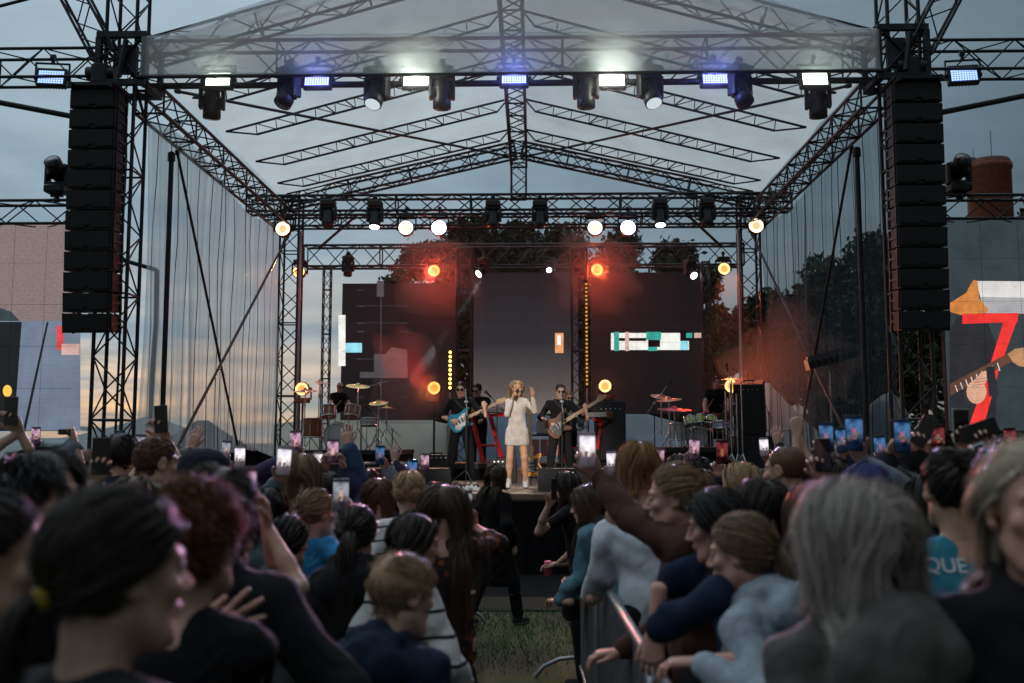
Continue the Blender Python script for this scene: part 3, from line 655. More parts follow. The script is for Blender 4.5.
# covered box heap behind the speakers, pale tarpaulin
def tarp():
    p = at(888, 452, 21); r = np.random.default_rng(5); n = 26
    X, Y = np.meshgrid(np.linspace(-1, 1, n), np.linspace(-1, 1, n)); rr = np.sqrt(X ** 2 + Y ** 2)
    Z = 1.75 * np.clip(1 - rr ** 2.2 * .8, 0, 1) ** .7 + .06 * np.sin(np.arctan2(Y, X) * 9) * rr + .05 * np.sin(X * 7 + Y * 5)
    V = np.stack([X * .62, Y * .5, Z * .98], -1).reshape(-1, 3); i = np.arange(n * n).reshape(n, n)
    Fc = np.stack([i[:-1, :-1], i[:-1, 1:], i[1:, 1:], i[1:, :-1]], -1).reshape(-1, 4)
    o = mesh('tarpaulin', V, Fc, mat('grey_tarpaulin', (.20, .24, .26), .7, 0, .25, 4, .3, 12), None, True)
    o.location = (p.x, 21, 1.12); tag(o, 'grey crumpled tarpaulin draped over a heap beside the loudspeaker column', 'tarpaulin')
tarp()
# ------------------------------------------------------------------ lamps
def lens_mat(name, inner, outer, si, so_):
    """lit lens: bright ring of diodes round a dimmer middle"""
    if name in _mc: return _mc[name]
    m = bpy.data.materials.new(name); m.use_nodes = True; t = m.node_tree; t.nodes.clear()
    tcn = N(t, 'ShaderNodeTexCoord'); ln = N(t, 'ShaderNodeVectorMath', operation='LENGTH')
    sp = N(t, 'ShaderNodeSeparateXYZ'); L(t, tcn.outputs['Object'], sp.inputs[0]); cb = N(t, 'ShaderNodeCombineXYZ'); L(t, sp.outputs[0], cb.inputs[0]); L(t, sp.outputs[2], cb.inputs[2])
    L(t, cb.outputs[0], ln.inputs[0])
    k = ramp(t, mth(t, 'DIVIDE', ln.outputs['Value'], .19), [(.45, (0, 0, 0)), (.62, (1, 1, 1))])
    vo = N(t, 'ShaderNodeTexVoronoi', i_Scale=26.0); L(t, tcn.outputs['Object'], vo.inputs['Vector'])
    vd = mth(t, 'MULTIPLY_ADD', vo.outputs['Distance'], -.7, 1.15)
    col = mixc(t, k, inner, outer)
    st = mth(t, 'MULTIPLY', mth(t, 'MULTIPLY_ADD', k, so_ - si, si), vd)
    e = N(t, 'ShaderNodeEmission'); L(t, col, e.inputs['Color']); L(t, st, e.inputs['Strength'])
    o = N(t, 'ShaderNodeOutputMaterial'); L(t, e.outputs[0], o.inputs[0]); _mc[name] = m; return m
LENS = {
    'amber': lens_mat('lens_amber', (1, .40, .10), (1, .55, .2), 1.1, 2.4),
    'fire': lens_mat('lens_fire', (1, .20, .03), (1, .30, .07), 1.3, 2.6),
    'warm': lens_mat('lens_warm', (1, .56, .26), (1, .72, .48), 1.0, 2.0),
    'cream': lens_mat('lens_cream', (1, .8, .52), (1, .86, .68), 1.3, 2.4),
    'lilac': lens_mat('lens_lilac', (1, .85, 1), (1, .7, .98), 12.0, 12.0),
    'off': mat('dark_lens', (.02, .02, .025), .12, 0, .1, 9, spec=.7),
    'white': emis('lens_white', (.9, .97, 1), 30.0),
    'dimwhite': emis('lens_dim_white', (.9, .97, 1), 6.0), 'faint': emis('lens_faint', (.85, .95, 1), .5),
}
LB = mat('lamp_housing', (.016, .016, .018), .45, 0, .3, 18)
def wash(label, p, col='off', pan=0, tilt=0, r=.17, hang=True, group='round wash lamps on the rear trusses', yoke=True):
    """round wash lamp in a yoke; front is -y"""
    t = thing('wash_light', label, 'stage lamp', p, R(pan), group)
    s = 1 if hang else -1
    M_ = rot('X', tilt)
    b = MB(); b.lathe([(r * .55, .30), (r * .8, .26), (r * .98, .16), (r * 1.08, .02), (r * 1.08, -.02), (r * .98, -.025)][::-1], 22, M_ @ rot('X', -90))
    for k in range(10):
        a = 2 * math.pi * k / 10
        b.box(M_ @ Vector((r * .95 * math.cos(a), .15, r * .95 * math.sin(a))), (.03, .16, .012), M_ @ Matrix.Rotation(-a, 3, 'Y'))
    b.build('body', LB, t)
    l = MB(); l.lathe([(r * .95, 0), (r * .95, .004), (.001, .012)], 26, rot('X', 90)); ob = l.build('lens', LENS[col], t)
    ob.location = M_ @ Vector((0, -.03, 0)); ob.rotation_euler = (R(tilt), 0, 0)
    y = MB()
    for x in (-1, 1): y.box((x * r * 1.25, .1, s * r * .55), (.03, .08, r * 1.6)); y.tube((x * r * 1.05, .1, 0), (x * r * 1.3, .1, 0), .05, 8)
    y.box((0, .1, s * r * 1.45), (r * 2.6, .1, .05)); y.build('yoke', LB, t)
    y = MB(); y.rbox((0, .1, s * r * 1.75), (r * 2.0, r * 1.6, .11), .03); y.build('base', LB, t)
    if hang:
        y = MB(); y.box((0, .1, r * 2.35), (.05, .06, .12)); y.tube((-.04, .1, r * 2.75), (.04, .1, r * 2.75), .05, 8); y.build('clamp', M_BLK, t)
    return t
def moving_head(label, p, pan=0, tilt=60, lens='off', k=1.0, group='moving head lamps under the front truss', hang=True):
    """beam lamp hung from its base: the head swings below; its front points -y and down by tilt"""
    t = thing('moving_head_light', label, 'stage lamp', p, R(pan), group); s = 1 if hang else -1
    b = MB(); b.rbox((0, 0, s * .30 * k), (.34 * k, .30 * k, .13 * k), .04 * k); b.box((0, 0, s * .39 * k), (.2 * k, .06, .06)); b.build('base', LB, t)
    b = MB(); b.box((0, 0, s * .21 * k), (.32 * k, .16 * k, .05 * k))
    for x in (-1, 1): b.rbox((x * .165 * k, 0, s * .06 * k), (.06 * k, .16 * k, .34 * k), .025)
    b.build('yoke', LB, t)
    M_ = rot('X', tilt)
    b = MB(); b.lathe([(.07 * k, .2 * k), (.11 * k, .17 * k), (.13 * k, .05 * k), (.12 * k, -.08 * k), (.135 * k, -.13 * k), (.135 * k, -.25 * k), (.12 * k, -.26 * k)][::-1], 18, M_ @ rot('X', -90))
    for q in range(6): b.box(M_ @ Vector((0, .06 * k - q * .03 * k, 0)), (.27 * k, .01, .2 * k), M_)
    h = b.build('head', LB, t)
    l = MB(); l.lathe([(.115 * k, 0), (.115 * k, .006), (.001, .02 * k)], 20, M_ @ rot('X', 90), M_ @ Vector((0, -.255 * k, 0))); l.build('lens', LENS[lens], h)
    b = MB(); b.tube((-.05, 0, s * .47 * k), (.05, 0, s * .47 * k), .045, 8); b.box((0, 0, s * .43 * k), (.05, .05, .06)); b.build('clamp', M_BLK, t)
    return t
def diode_mat(name, col, st):
    if name in _mc: return _mc[name]
    m = bpy.data.materials.new(name); m.use_nodes = True; t = m.node_tree; t.nodes.clear()
    tcn = N(t, 'ShaderNodeTexCoord'); mp = N(t, 'ShaderNodeMapping'); mp.inputs['Scale'].default_value = (24, 24, 24); L(t, tcn.outputs['Object'], mp.inputs[0])
    fr = N(t, 'ShaderNodeVectorMath', operation='FRACTION'); L(t, mp.outputs[0], fr.inputs[0]); su = N(t, 'ShaderNodeVectorMath', operation='SUBTRACT'); L(t, fr.outputs[0], su.inputs[0]); su.inputs[1].default_value = (.5, .5, .5)
    sp = N(t, 'ShaderNodeSeparateXYZ'); L(t, su.outputs[0], sp.inputs[0])
    mxx = mth(t, 'MAXIMUM', mth(t, 'ABSOLUTE', sp.outputs[0]), mth(t, 'ABSOLUTE', sp.outputs[2]))
    k = mth(t, 'LESS_THAN', mxx, .40)
    e = N(t, 'ShaderNodeEmission'); e.inputs['Color'].default_value = (*col, 1); L(t, mth(t, 'MULTIPLY_ADD', k, st * .85, st * .15), e.inputs['Strength'])
    o = N(t, 'ShaderNodeOutputMaterial'); L(t, e.outputs[0], o.inputs[0]); _mc[name] = m; return m
DI = {'blue': diode_mat('diodes_blue', (.20, .24, 1), 3.6), 'white': diode_mat('diodes_white', (.93, 1, .82), 22.0), 'palewhite': diode_mat('diodes_pale', (.85, 1, .8), 5.0), 'paleblue': diode_mat('diodes_pale_blue', (.30, .45, 1), 1.5)}
def led_panel(label, p, col, pan=0, group='flat lamp panels on the front truss'):
    t = thing('led_panel_light', label, 'stage lamp', p, R(pan), group)
    M_ = rot('X', -14)
    b = MB(); b.rbox((0, .07, 0), (.50, .12, .34), .02, 3, M_, 1)
    for k in range(9): b.box(M_ @ Vector((-.2 + k * .05, .15, 0)), (.012, .05, .26), M_)
    b.build('housing', LB, t)
    b = MB(); b.prism([(-.205, -.12), (-.205, .12), (.205, .12), (.205, -.12)][::-1], .006, M_, M_ @ Vector((0, -.002, 0))); b.build('diode_panel', DI[col], t)
    b = MB()
    for x in (-1, 1): b.box((x * .275, .07, .1), (.02, .05, .34)); b.tube((x * .24, .07, 0), (x * .3, .07, 0), .035, 8)
    b.box((0, .07, .26), (.57, .05, .02)); b.build('yoke', LB, t)
    b = MB(); b.box((0, .07, .31), (.05, .05, .1)); b.tube((-.04, .07, .38), (.04, .07, .38), .05, 8); b.build('clamp', M_BLK, t)
    return t
YL = YF - .1
for px, py, c, l in ((218, 79, 'palewhite', 'pale white lamp panel just inside the tower beside the pale curtain'), (317, 79, 'blue', 'blue lamp panel between two dark moving heads, beside the pale white one'),
        (416, 79, 'white', 'glaring white lamp panel between a tilted and an upright moving head'), (514, 77, 'blue', 'blue lamp panel in the middle, below the ridge truss'),
        (612, 79, 'white', 'glaring white lamp panel on the tree side of the middle blue one'), (715, 77, 'blue', 'blue lamp panel beside the outermost moving head on the tree side'),
        (815, 78, 'palewhite', 'pale white lamp panel just inside the tower on the tree side')):
    led_panel(l, at(px, py, YL - .05), c)
led_panel('small pale blue lamp panel on the wing truss beside the pale curtain tower', at(51, 77, YL - .2), 'paleblue', 8, 'flat lamp panels on the wing trusses')
led_panel('small pale blue lamp panel on the wing truss beyond the tree side tower', at(964, 74, YL - .2), 'paleblue', -8, 'flat lamp panels on the wing trusses')
MH = [(212, 102, 12, 95, 'off', 'dark moving head beneath the pale white panel beside the pale curtain'), (289, 92, -35, 60, 'off', 'dark moving head twisted sideways beside the blue panel, curtain side'),
      (377, 92, -22, 62, 'faint', 'moving head tilted with a small lit lens beside the white panel, curtain side'), (442, 92, 4, 92, 'off', 'dark upright moving head beside the white panel, curtain side'),
      (586, 91, -4, 92, 'off', 'dark upright moving head beside the white panel, tree side'), (650, 91, 22, 62, 'faint', 'moving head tilted with a small lit lens beside the white panel, tree side'),
      (740, 90, 35, 66, 'off', 'dark moving head twisted sideways beside the blue panel, tree side'), (818, 101, -12, 95, 'off', 'dark moving head beneath the pale white panel, tree side')]
for px, py, pan, tilt, ln, l in MH: moving_head(l, at(px, py, YL + (.42 if abs(pan) == 12 else 0)), pan, tilt, ln, 1.15)
YR = YB - .75
rear = [(283, 229, 'warm', 'warm white wash lamp at the rear truss end, curtain side'), (406, 228, 'cream', 'cream wash lamp beside the lilac one, curtain side'), (439, 228, 'lilac', 'lilac white wash lamp above the round fiery lamp, curtain side'),
        (595, 228, 'cream', 'cream wash lamp beside the lilac one, tree side'), (628, 228, 'lilac', 'lilac white wash lamp above the glitch block panel, tree side'), (756, 226, 'warm', 'warm white wash lamp at the rear truss end, tree side')]
for px, py, c, l in rear: wash(l, at(px, py, YR), c, 0, -4, .2)
for px, py, ln, l in ((328, 216, 'off', 'unlit moving head on the rear truss nearest the curtain'), (375, 217, 'dimwhite', 'moving head with a pin of white light on the rear truss, curtain side'), (493, 217, 'off', 'unlit moving head on the rear truss just beside the ridge, curtain side'),
        (540, 217, 'off', 'unlit moving head on the rear truss just beside the ridge, tree side'), (660, 215, 'dimwhite', 'moving head with a pin of white light on the rear truss, tree side'), (707, 215, 'off', 'unlit moving head on the rear truss nearest the trees')):
    moving_head(l, at(px, py, YR), 0, 75, ln, 1.15, 'moving head lamps on the rear truss')
YQ = 27.5
for px, py, c, l in ((299, 272, 'amber', 'amber wash lamp on the lower truss beside the rear tower, curtain side'), (434, 271, 'fire', 'fiery orange glowing lamp above the dark panel edge, curtain side'),
        (597, 270, 'fire', 'fiery orange glowing lamp above the glitch block panel'), (724, 269, 'amber', 'amber wash lamp on the lower truss beside the rear tower, tree side')):
    wash(l, at(px, py, YQ), c, 0, -3, .17, True, 'wash lamps on the lower truss')
for px, py, ln, pan, l in ((348, 268, 'off', 0, 'unlit moving head on the lower truss over the cyan block panel'), (484, 270, 'dimwhite', -50, 'moving head throwing a white beam down across the wall'), (549, 268, 'white', 0, 'moving head shining a white star straight outwards'),
        (690, 272, 'dimwhite', 25, 'moving head throwing a faint beam down beside the trees')):
    moving_head(l, at(px, py, YQ), pan, 35 if ln != 'off' else 80, ln, .9 if ln != 'white' else .55, 'moving head lamps on the lower truss')
# floor lamps stand on short stands behind the band
def floor_lamp(px, py, Y, c, l):
    p = at(px, py, Y); t = wash(l, p, c, 0, 3, .165, False, 'wash lamps standing behind the band')
    m = MB(); m.tube((0, .1, -.3), (0, .1, -(p.z - 1.12) + .02), .028, 8)
    for k in range(3):
        a = 2.1 * k; m.tube((0, .1, -(p.z - 1.12) + .35), (.4 * math.cos(a), .1 + .4 * math.sin(a), -(p.z - 1.12) + .01), .016, 6)
    m.build('stand', M_BLK, t); return p
FL = [floor_lamp(302, 389, 24.6, 'amber', 'amber floor lamp beside the bald drummer'), floor_lamp(434, 388, 25.5, 'fire', 'orange floor lamp beside the yellow light bar'),
      floor_lamp(605, 386, 25.5, 'amber', 'pale orange floor lamp beside the bass player'), floor_lamp(731, 386, 24.6, 'amber', 'pale orange floor lamp behind the dark drummer')]
# upright light bars
def light_bar(label, px, y0, y1, Y, col, st, nd, pole0=None, group='upright light bars'):
    a, b = at(px, y1, Y), at(px, y0, Y); h = b.z - a.z
    t = thing('light_bar', label, 'light bar', (a.x, Y, 1.12), 0, group); z0 = a.z - 1.12
    m = MB(); m.box((0, .03, z0 + h / 2), (.08, .05, h + .1)); m.build('housing', LB, t)
    m = MB()
    for k in range(nd): m.lathe([(.034, 0), (.034, .01), (.001, .016)], 10, rot('X', 90), (0, 0, z0 + h * (k + .5) / nd))
    m.build('diode_lens', emis('bar_%.1f_%.1f' % (st, col[2]), col, st), t)
    m = MB(); m.tube((0, .05, 0.02), (0, .05, z0), .022, 8); m.box((0, .05, .02), (.4, .35, .02)); m.build('stand', M_SILV, t)
light_bar('bright yellow upright light bar beside the fiery orange floor lamp', 450, 350, 390, 26.4, (1, .5, .06), 9.0, 9)
light_bar('dim dotted yellow upright light bar between the two wide panels', 587, 282, 386, 26.4, (1, .45, .08), .45, 26)
# trussed masts behind the drums
for px, y0, l in ((325, 268, 'thin dark lattice mast behind the bald drummer'), (708, 262, 'thin dark lattice mast beside the glitch block panel')):
    a, b = at(px, 405, 27.0), at(px, y0, 27.0)
    truss('mast', l, (a.x, 27.0, 1.12), (a.x, 27.0, b.z), .2, .2, (0, 1, 0), .3, .02, .01, group='thin lattice masts')
a, b = at(464, 420, 27.4), at(464, 250, 27.4)
truss('mast', 'dark lattice tower between the cyan block panel and the plain panel', (a.x, 27.4, 1.12), (a.x, 27.4, b.z), .42, .4, (0, 1, 0), .4, .03, .015, group='lattice towers at the video wall')
a, b = at(580, 420, 27.4), at(580, 250, 27.4)
truss('mast', 'dark lattice tower between the plain panel and the glitch block panel', (a.x, 27.4, 1.12), (a.x, 27.4, b.z), .42, .4, (0, 1, 0), .4, .03, .015, group='lattice towers at the video wall')
# small lights by the towers and the tilted key-like lamp rack
p = at(835, 358, 20.5)
t = thing('lamp_rack', 'tilted grey lamp rack with a row of dark cells on a thin mast', 'lamp rack', (p.x, 20.5, 1.12))
M_ = rot('Y', -14); h = p.z - 1.12
m = MB(); m.box((0, 0, h), (1.2, .3, .22), M_); m.box(Vector((0, 0, h)) + M_ @ Vector((0, 0, .14)), (1.1, .2, .05), M_); m.build('housing', mat('scuffed_grey_metal', (.10, .09, .085), .55, .3, .3, 9), t)
m = MB()
for k in range(9): m.box(Vector((0, -.152, h)) + M_ @ Vector((-.52 + k * .13, 0, -.02)), (.1, .012, .12), M_)
m.build('cell', M_BLK, t)
m = MB(); m.tube((-.1, 0, 0), (-.1, 0, h - .1), .03, 8); m.tube((.2, 0, h - .1), (.2, 0, h - .9), .02, 6)
for k in range(3): m.tube((-.1, 0, .5), (-.1 + .5 * math.cos(2.1 * k), .5 * math.sin(2.1 * k), .02), .02, 6)
m.build('mast', M_STEEL, t)
# lamps on top of outer trusses
for px, py, l in ((58, 172, 'dark lamp standing upright on the outer truss beside the loudspeakers, curtain side'), (958, 170, 'dark lamp standing upright on the outer truss beside the loudspeakers, tree side')):
    p = at(px, py, 17.4); moving_head(l, p, 0, -30, 'off', 1.1, 'lamps standing on the outer trusses', False)
# bent arm with a lit red edge beside the tower
p = at(155, 268, 18.2)
t = thing('cable_arm', 'thin bent arm with a hanging cable beside the lattice tower', 'cable arm', (p.x, 18.2, 0))
a = at(112, 257, 18.2) - Vector((p.x, 18.2, 0)); b_ = at(157, 270, 18.2) - Vector((p.x, 18.2, 0))
m = MB(); m.tube(a, b_, .04, 6); m.build('arm', M_BLK, t)
m = MB(); m.path([b_, b_ + Vector((.02, 0, -1)), b_ + Vector((-.03, .02, -2)), (b_.x, 0, .3)], .05, 6); m.build('cable', M_RUBBER, t)

# ------------------------------------------------------------------ the light those lamps throw
def spot(name, px, py, Y, tx, ty, tz, col, P_, ang=30, size=.12, blend=.5): light(name, 'SPOT', at(px, py, Y), (tx, ty, tz), col, P_, size, ang, blend)
spot('lilac_spot', 439, 229, YR - .12, -4.2, 3.5, 1.9, (.62, .5, 1), 7000, 27)
spot('lilac_spot', 628, 229, YR - .12, 4.4, 3.5, 1.9, (.6, .52, 1), 7000, 27)
spot('cream_spot', 406, 229, YR - .12, -1, 9, 1.4, (1, .85, .65), 900, 40)
spot('cream_spot', 595, 229, YR - .12, 2, 9, 1.4, (1, .85, .65), 900, 40)
spot('fire_spot', 434, 272, YQ - .12, -2.4, 3, 1.7, (1, .08, .05), 4500, 22)
spot('fire_spot', 597, 271, YQ - .12, 3.4, 6, 1.5, (1, .12, .04), 2200, 24)
spot('amber_spot', 299, 273, YQ - .12, -3, 14, 1.5, (1, .3, .1), 350, 60)
spot('amber_spot', 724, 270, YQ - .12, 6.3, 23.5, 2.5, (1, .17, .04), 700, 60)
for px, py, Y, c in ((434, 271, YQ - .3, (1, .09, .03)), (597, 270, YQ - .3, (1, .09, .03)), (430, 388, 25.1, (1, .1, .03)), (603, 384, 25.2, (1, .1, .04)), (735, 384, 24.3, (1, .08, .03)), (303, 389, 24.3, (1, .2, .05))):
    q_ = at(px, py, Y); light('lamp_spill', 'POINT', q_, (q_.x, 0, q_.z), c, 75 if py < 300 else 10, .12)
for (px, py, Y, c), tgt in zip(((302, 389, 24.6, 1), (434, 388, 25.5, 1), (605, 386, 25.5, 1), (731, 386, 24.6, 1)), ((-3, 12, 2.4), (-1.6, 8, 2.4), (2, 12, 2.4), (4, 12, 2.4))):
    spot('floor_spot', px, py, Y - .1, *tgt, (1, .3, .1), 120, 70)
# follow spot from the mixing tower behind the audience, on the singer and the band
light('follow_spot', 'SPOT', (-3.5, -16, 6.5), (0.1, 16.5, 2.1), (1, .88, .77), 26000, .25, 5.5, 1.0)
# the two tilted moving heads light the band from the front truss
spot('stage_spot', 377, 100, YL, .2, 16.9, 2.2, (1, .93, .84), 1500, 30)
spot('stage_spot', 650, 100, YL, -.2, 16.9, 2.2, (1, .93, .84), 1500, 30)
spot('beam_spot', 484, 276, YQ - .1, -1.9, 25.5, 4.6, (.9, .96, 1), 2600, 4.5, .03, .3)
spot('beam_spot', 690, 276, YQ - .1, 5.2, 26.2, 4.6, (.9, .96, 1), 700, 4, .03, .3)
for px, c, w_ in ((416, (1, 1, .88), 16), (612, (1, 1, .88), 20), (514, (.2, .24, 1), 34), (317, (.2, .24, 1), 18), (715, (.2, .24, 1), 30), (218, (1, 1, .85), 1.5), (815, (1, 1, .85), 1.5)):
    q_ = at(px, 82, YL - .32); light('panel_spill', 'POINT', q_, (q_.x, 0, q_.z), c, w_ * .55, .12)
# ------------------------------------------------------------------ gear on the stage
ZS = 1.12
def on_stage(px, Y): p = at(px, 460, Y); return (p.x, Y, ZS)
def riser(label, px0, px1, Y, d_, h):
    a, b = at(px0, 450, Y), at(px1, 450, Y); w_ = b.x - a.x
    t = thing('riser', label, 'stage riser', ((a.x + b.x) / 2, Y + d_ / 2, ZS), 0, 'black risers under the band')
    m = MB(); m.box((0, 0, h - .05), (w_, d_, .1)); m.build('platform', M_BLK2, t)
    m = MB(); m.box((0, 0, (h - .1) / 2), (w_ - .04, d_ - .04, h - .11)); m.build('skirt', M_CLOTHB, t)
riser('black riser under the drums of the bald drummer', 300, 400, 21.8, 2.6, .55)
riser('black riser box under the green drums', 666, 742, 20.6, 2.2, .62)
riser('low black riser behind the guitarist with the turquoise guitar', 425, 500, 19.2, 1.8, .32)
riser('low black riser behind the bass player', 540, 612, 19.2, 1.8, .32)
def drum(label, p, r, h, col, name, tilt=0, pan=0, side_on=False, legs=True, zoff=0, group=None):
    t = thing('drum', label, 'drum', p, R(pan), group)
    M_ = rot('X', 90 if side_on else -tilt); c = Vector((0, 0, zoff))
    m = MB(); m.lathe([(r, -h / 2), (r * 1.005, 0), (r, h / 2)], 26, M_, c, False); m.build('shell', mat('drum_shell_' + name, col, .25, .1, .15, 8), t)
    for s in (-1, 1):
        m = MB(); m.lathe([(r * .99, s * h / 2), (r * .5, s * (h / 2 + .004)), (.001, s * (h / 2 + .005))], 26, M_, c, False); m.build('drum_head', mat('drum_skin', (.62, .61, .58), .5, 0, .06, 5), t)
        m = MB(); m.lathe([(r * 1.0, s * h / 2 - .015), (r * 1.05, s * h / 2 - .015), (r * 1.05, s * h / 2 + .012), (r * 1.0, s * h / 2 + .012), (r, s * h / 2 - .015)], 26, M_, c, False); m.build('rim', M_CHROME, t)
    for k in range(8):
        m = MB(); a = 2 * math.pi * k / 8; q = [c + M_ @ Vector((r * 1.04 * math.cos(a), r * 1.04 * math.sin(a), z)) for z in (-h / 2, h / 2)]
        m.tube(q[0], q[1], .007, 5); m.tube(q[0].lerp(q[1], .3), q[0].lerp(q[1], .7), .014, 6); m.build('lug', M_CHROME, t)
    if legs:
        m = MB()
        for k in range(3):
            a = 2 * math.pi * k / 3 + .5
            if side_on: m.tube((r * (.9 if k else -.9), h * (.3 if k != 2 else -.3), zoff - r * .3), (r * (1.15 if k else -1.15), h * (.4 if k != 2 else -.4), 0), .012, 6)
            else: m.tube((r * 1.03 * math.cos(a), r * 1.03 * math.sin(a), zoff + h * .2), (r * 1.1 * math.cos(a), r * 1.1 * math.sin(a), 0), .012, 6)
        m.build('leg', M_CHROME, t)
    return t
def cymbal(label, p, r, z, tilt=12, pan=0, col=(.62, .42, .14), boom=False, group=None):
    t = thing('cymbal_stand', label, 'cymbal', p, R(pan), group)
    m = MB(); m.lathe([(r, 0), (r * .6, .018), (r * .2, .035), (r * .16, .06), (.012, .075), (.012, .07), (r * .16, .055), (r * .2, .03), (r * .6, .013), (r * .995, -.003)], 28, rot('X', tilt), (0, 0, z), False)
    m.build('cymbal', mat('brass_%.2f' % col[0], col, .28, .9, .2, 20), t)
    m = MB(); m.tube((0, 0, .35), (0, 0, z + .09), .013, 7); m.tube((0, 0, z - .35), (0, 0, z - .25), .022, 7)
    for k in range(3): a = 2.09 * k + .4; m.tube((0, 0, .5), (.34 * math.cos(a), .34 * math.sin(a), .01), .011, 6)
    m.build('stand', M_CHROME, t); return t
def boom_mic(label, px, Y, z0, tip_px, tip_py, base=None, group='microphones on booms', zb=0):
    p = on_stage(px, Y); tip = at(tip_px, tip_py, Y - .1) - Vector((p[0], Y, ZS + zb))
    t = thing('microphone_stand', label, 'microphone stand', (p[0], p[1], ZS + zb), 0, group)
    m = MB(); m.tube((0, 0, .03), (0, 0, z0), .012, 7)
    for k in range(3): a = 2.09 * k + 1; m.tube((0, 0, .25), (.3 * math.cos(a), .3 * math.sin(a), .01), .01, 6)
    m.build('stand', M_BLK, t)
    d = (tip - Vector((0, 0, z0))).normalized()
    m = MB(); m.tube(Vector((0, 0, z0)) - d * .25, tip, .009, 6); m.tube((-.03, 0, z0), (.03, 0, z0), .022, 8); m.build('boom', M_STEEL, t)
    m = MB(); m.tube(tip, tip + d * .12, .016, 8, .02); m.lathe([(.02, 0), (.03, .02), (.028, .05), (.001, .065)], 12, d.to_track_quat('Z', 'Y').to_matrix(), tip + d * .12); m.build('microphone', M_BLK2, t)
g = 'drums of the bald drummer'; zr = ZS + .55
def dp(px, Y, z=zr): p = at(px, 450, Y); return (p.x, Y, z)
drum('wooden bass drum lying on its side before the bald drummer', dp(338, 22.4), .28, .42, (.32, .12, .045), 'amber', side_on=True, zoff=.3, group=g)
drum('amber floor tom standing beside the bald drummer, outermost', dp(312, 22.5), .21, .42, (.34, .13, .05), 'amber', zoff=.5, group=g)
drum('amber tom before the bald drummer', dp(328, 22.3), .16, .24, (.34, .13, .05), 'amber', 18, 15, zoff=.86, group=g)
drum('amber tom on the cymbal side of the bald drummer', dp(352, 22.3), .17, .24, (.34, .13, .05), 'amber', 18, -15, zoff=.86, group=g)
drum('pale snare drum low beside the amber bass drum', dp(368, 22.2), .18, .15, (.5, .48, .42), 'cream', 6, zoff=.62, group=g)
cymbal('big bright brass cymbal beside the bald drummer', dp(357, 22.2), .27, 1.42, 14, 20, (.72, .56, .2), group='cymbals of the bald drummer')
cymbal('red cymbal behind the amber floor tom', dp(304, 22.4), .27, 1.32, 8, 0, (.55, .16, .1), group='cymbals of the bald drummer')
cymbal('flat reddish cymbal above the outermost floor tom', dp(318, 23.2), .26, 1.55, 4, 40, (.5, .18, .12), group='cymbals of the bald drummer')
cymbal('brass cymbal low on a stand between drums and white backdrop', dp(378, 22.4), .22, 1.05, 16, -10, (.6, .42, .16), group='cymbals of the bald drummer')
cymbal('pair of small brass cymbals on a stand beside the pale snare', dp(386, 22.0), .18, .92, 0, 0, (.6, .45, .18), group='cymbals of the bald drummer')
boom_mic('tall microphone boom leaning over the drums of the bald drummer', 378, 22.6, 1.5, 362, 388, zb=.55)
boom_mic('low microphone boom leaning over the pale snare drum', 392, 21.4, 1.0, 372, 412)
g = 'green drums'; zr = ZS + .62
GRN = (.42, .5, .06)
drum('small lime green tom, outermost on the bass player side', dp(690, 21.0), .105, .17, GRN, 'lime', 26, 20, zoff=.62, group=g)
drum('small lime green tom in the middle of the green drums', dp(701, 21.0), .105, .17, GRN, 'lime', 26, 0, zoff=.64, group=g)
drum('small lime green tom beside the chrome stands', dp(712, 21.1), .115, .17, GRN, 'lime', 24, -20, zoff=.62, group=g)
drum('pale wide drum under the lime green toms', dp(697, 21.3), .20, .34, (.55, .54, .5), 'cream', side_on=True, zoff=.28, group=g)
drum('pale floor tom beside the lime green toms', dp(680, 21.3), .2, .34, (.5, .5, .48), 'cream', zoff=.4, group=g)
drum('chrome snare drum before the dark drummer', dp(722, 21.0), .18, .15, (.5, .5, .52), 'steel', 8, zoff=.52, group=g)
g = 'cymbals of the dark drummer'
cymbal('wide red cymbal low over the pale floor tom', dp(675, 21.2), .36, .86, 8, 10, (.62, .05, .08), group=g)
cymbal('brass cymbal above the wide red cymbal', dp(670, 21.6), .27, 1.08, 10, -30, (.55, .3, .16), group=g)
cymbal('brass cymbal tilted behind the wide red cymbal', dp(662, 21.9), .24, 1.16, 18, 30, (.5, .34, .2), group=g)
cymbal('flat cymbal in the lamp light beside the dark drummer', dp(733, 21.3), .25, 1.5, 3, 0, (.6, .26, .14), group=g)
cymbal('brass cymbal on the tallest chrome stand beside the dark drummer', dp(741, 21.2), .22, 1.22, 12, 30, (.55, .38, .2), group=g)
boom_mic('microphone boom leaning up beside the glitch block panel', 655, 21.5, 1.55, 667, 386)
boom_mic('thin microphone boom before the lit floor lamp', 735, 20.4, 1.5, 728, 372)
boom_mic('low microphone boom over the lime green toms', 727, 20.3, 1.1, 712, 421)
# chrome rack of stands beside the dark drummer
for k, (px, h) in enumerate(((727, 1.75), (732, 1.9), (738, 1.7), (743, 1.95))):
    p = on_stage(px, 20.3); t = thing('chrome_stand', ('tall slim chrome stand beside the dark drummer, next to the green drums', 'tallest slim chrome stand before the lit floor lamp', 'shorter slim chrome stand between two taller ones', 'slim chrome stand nearest the black speaker')[k], 'stand', p, 0, 'chrome stands')
    m = MB(); m.tube((0, 0, .3), (0, 0, h), .017, 7); m.tube((0, 0, h * .5), (0, 0, h * .58), .026, 7); m.build('post', M_CHROME, t)
    m = MB()
    for q in range(3): a = 2.09 * q + k; m.tube((0, 0, .5), (.28 * math.cos(a), .28 * math.sin(a), .01), .012, 6)
    m.build('tripod', M_CHROME, t)
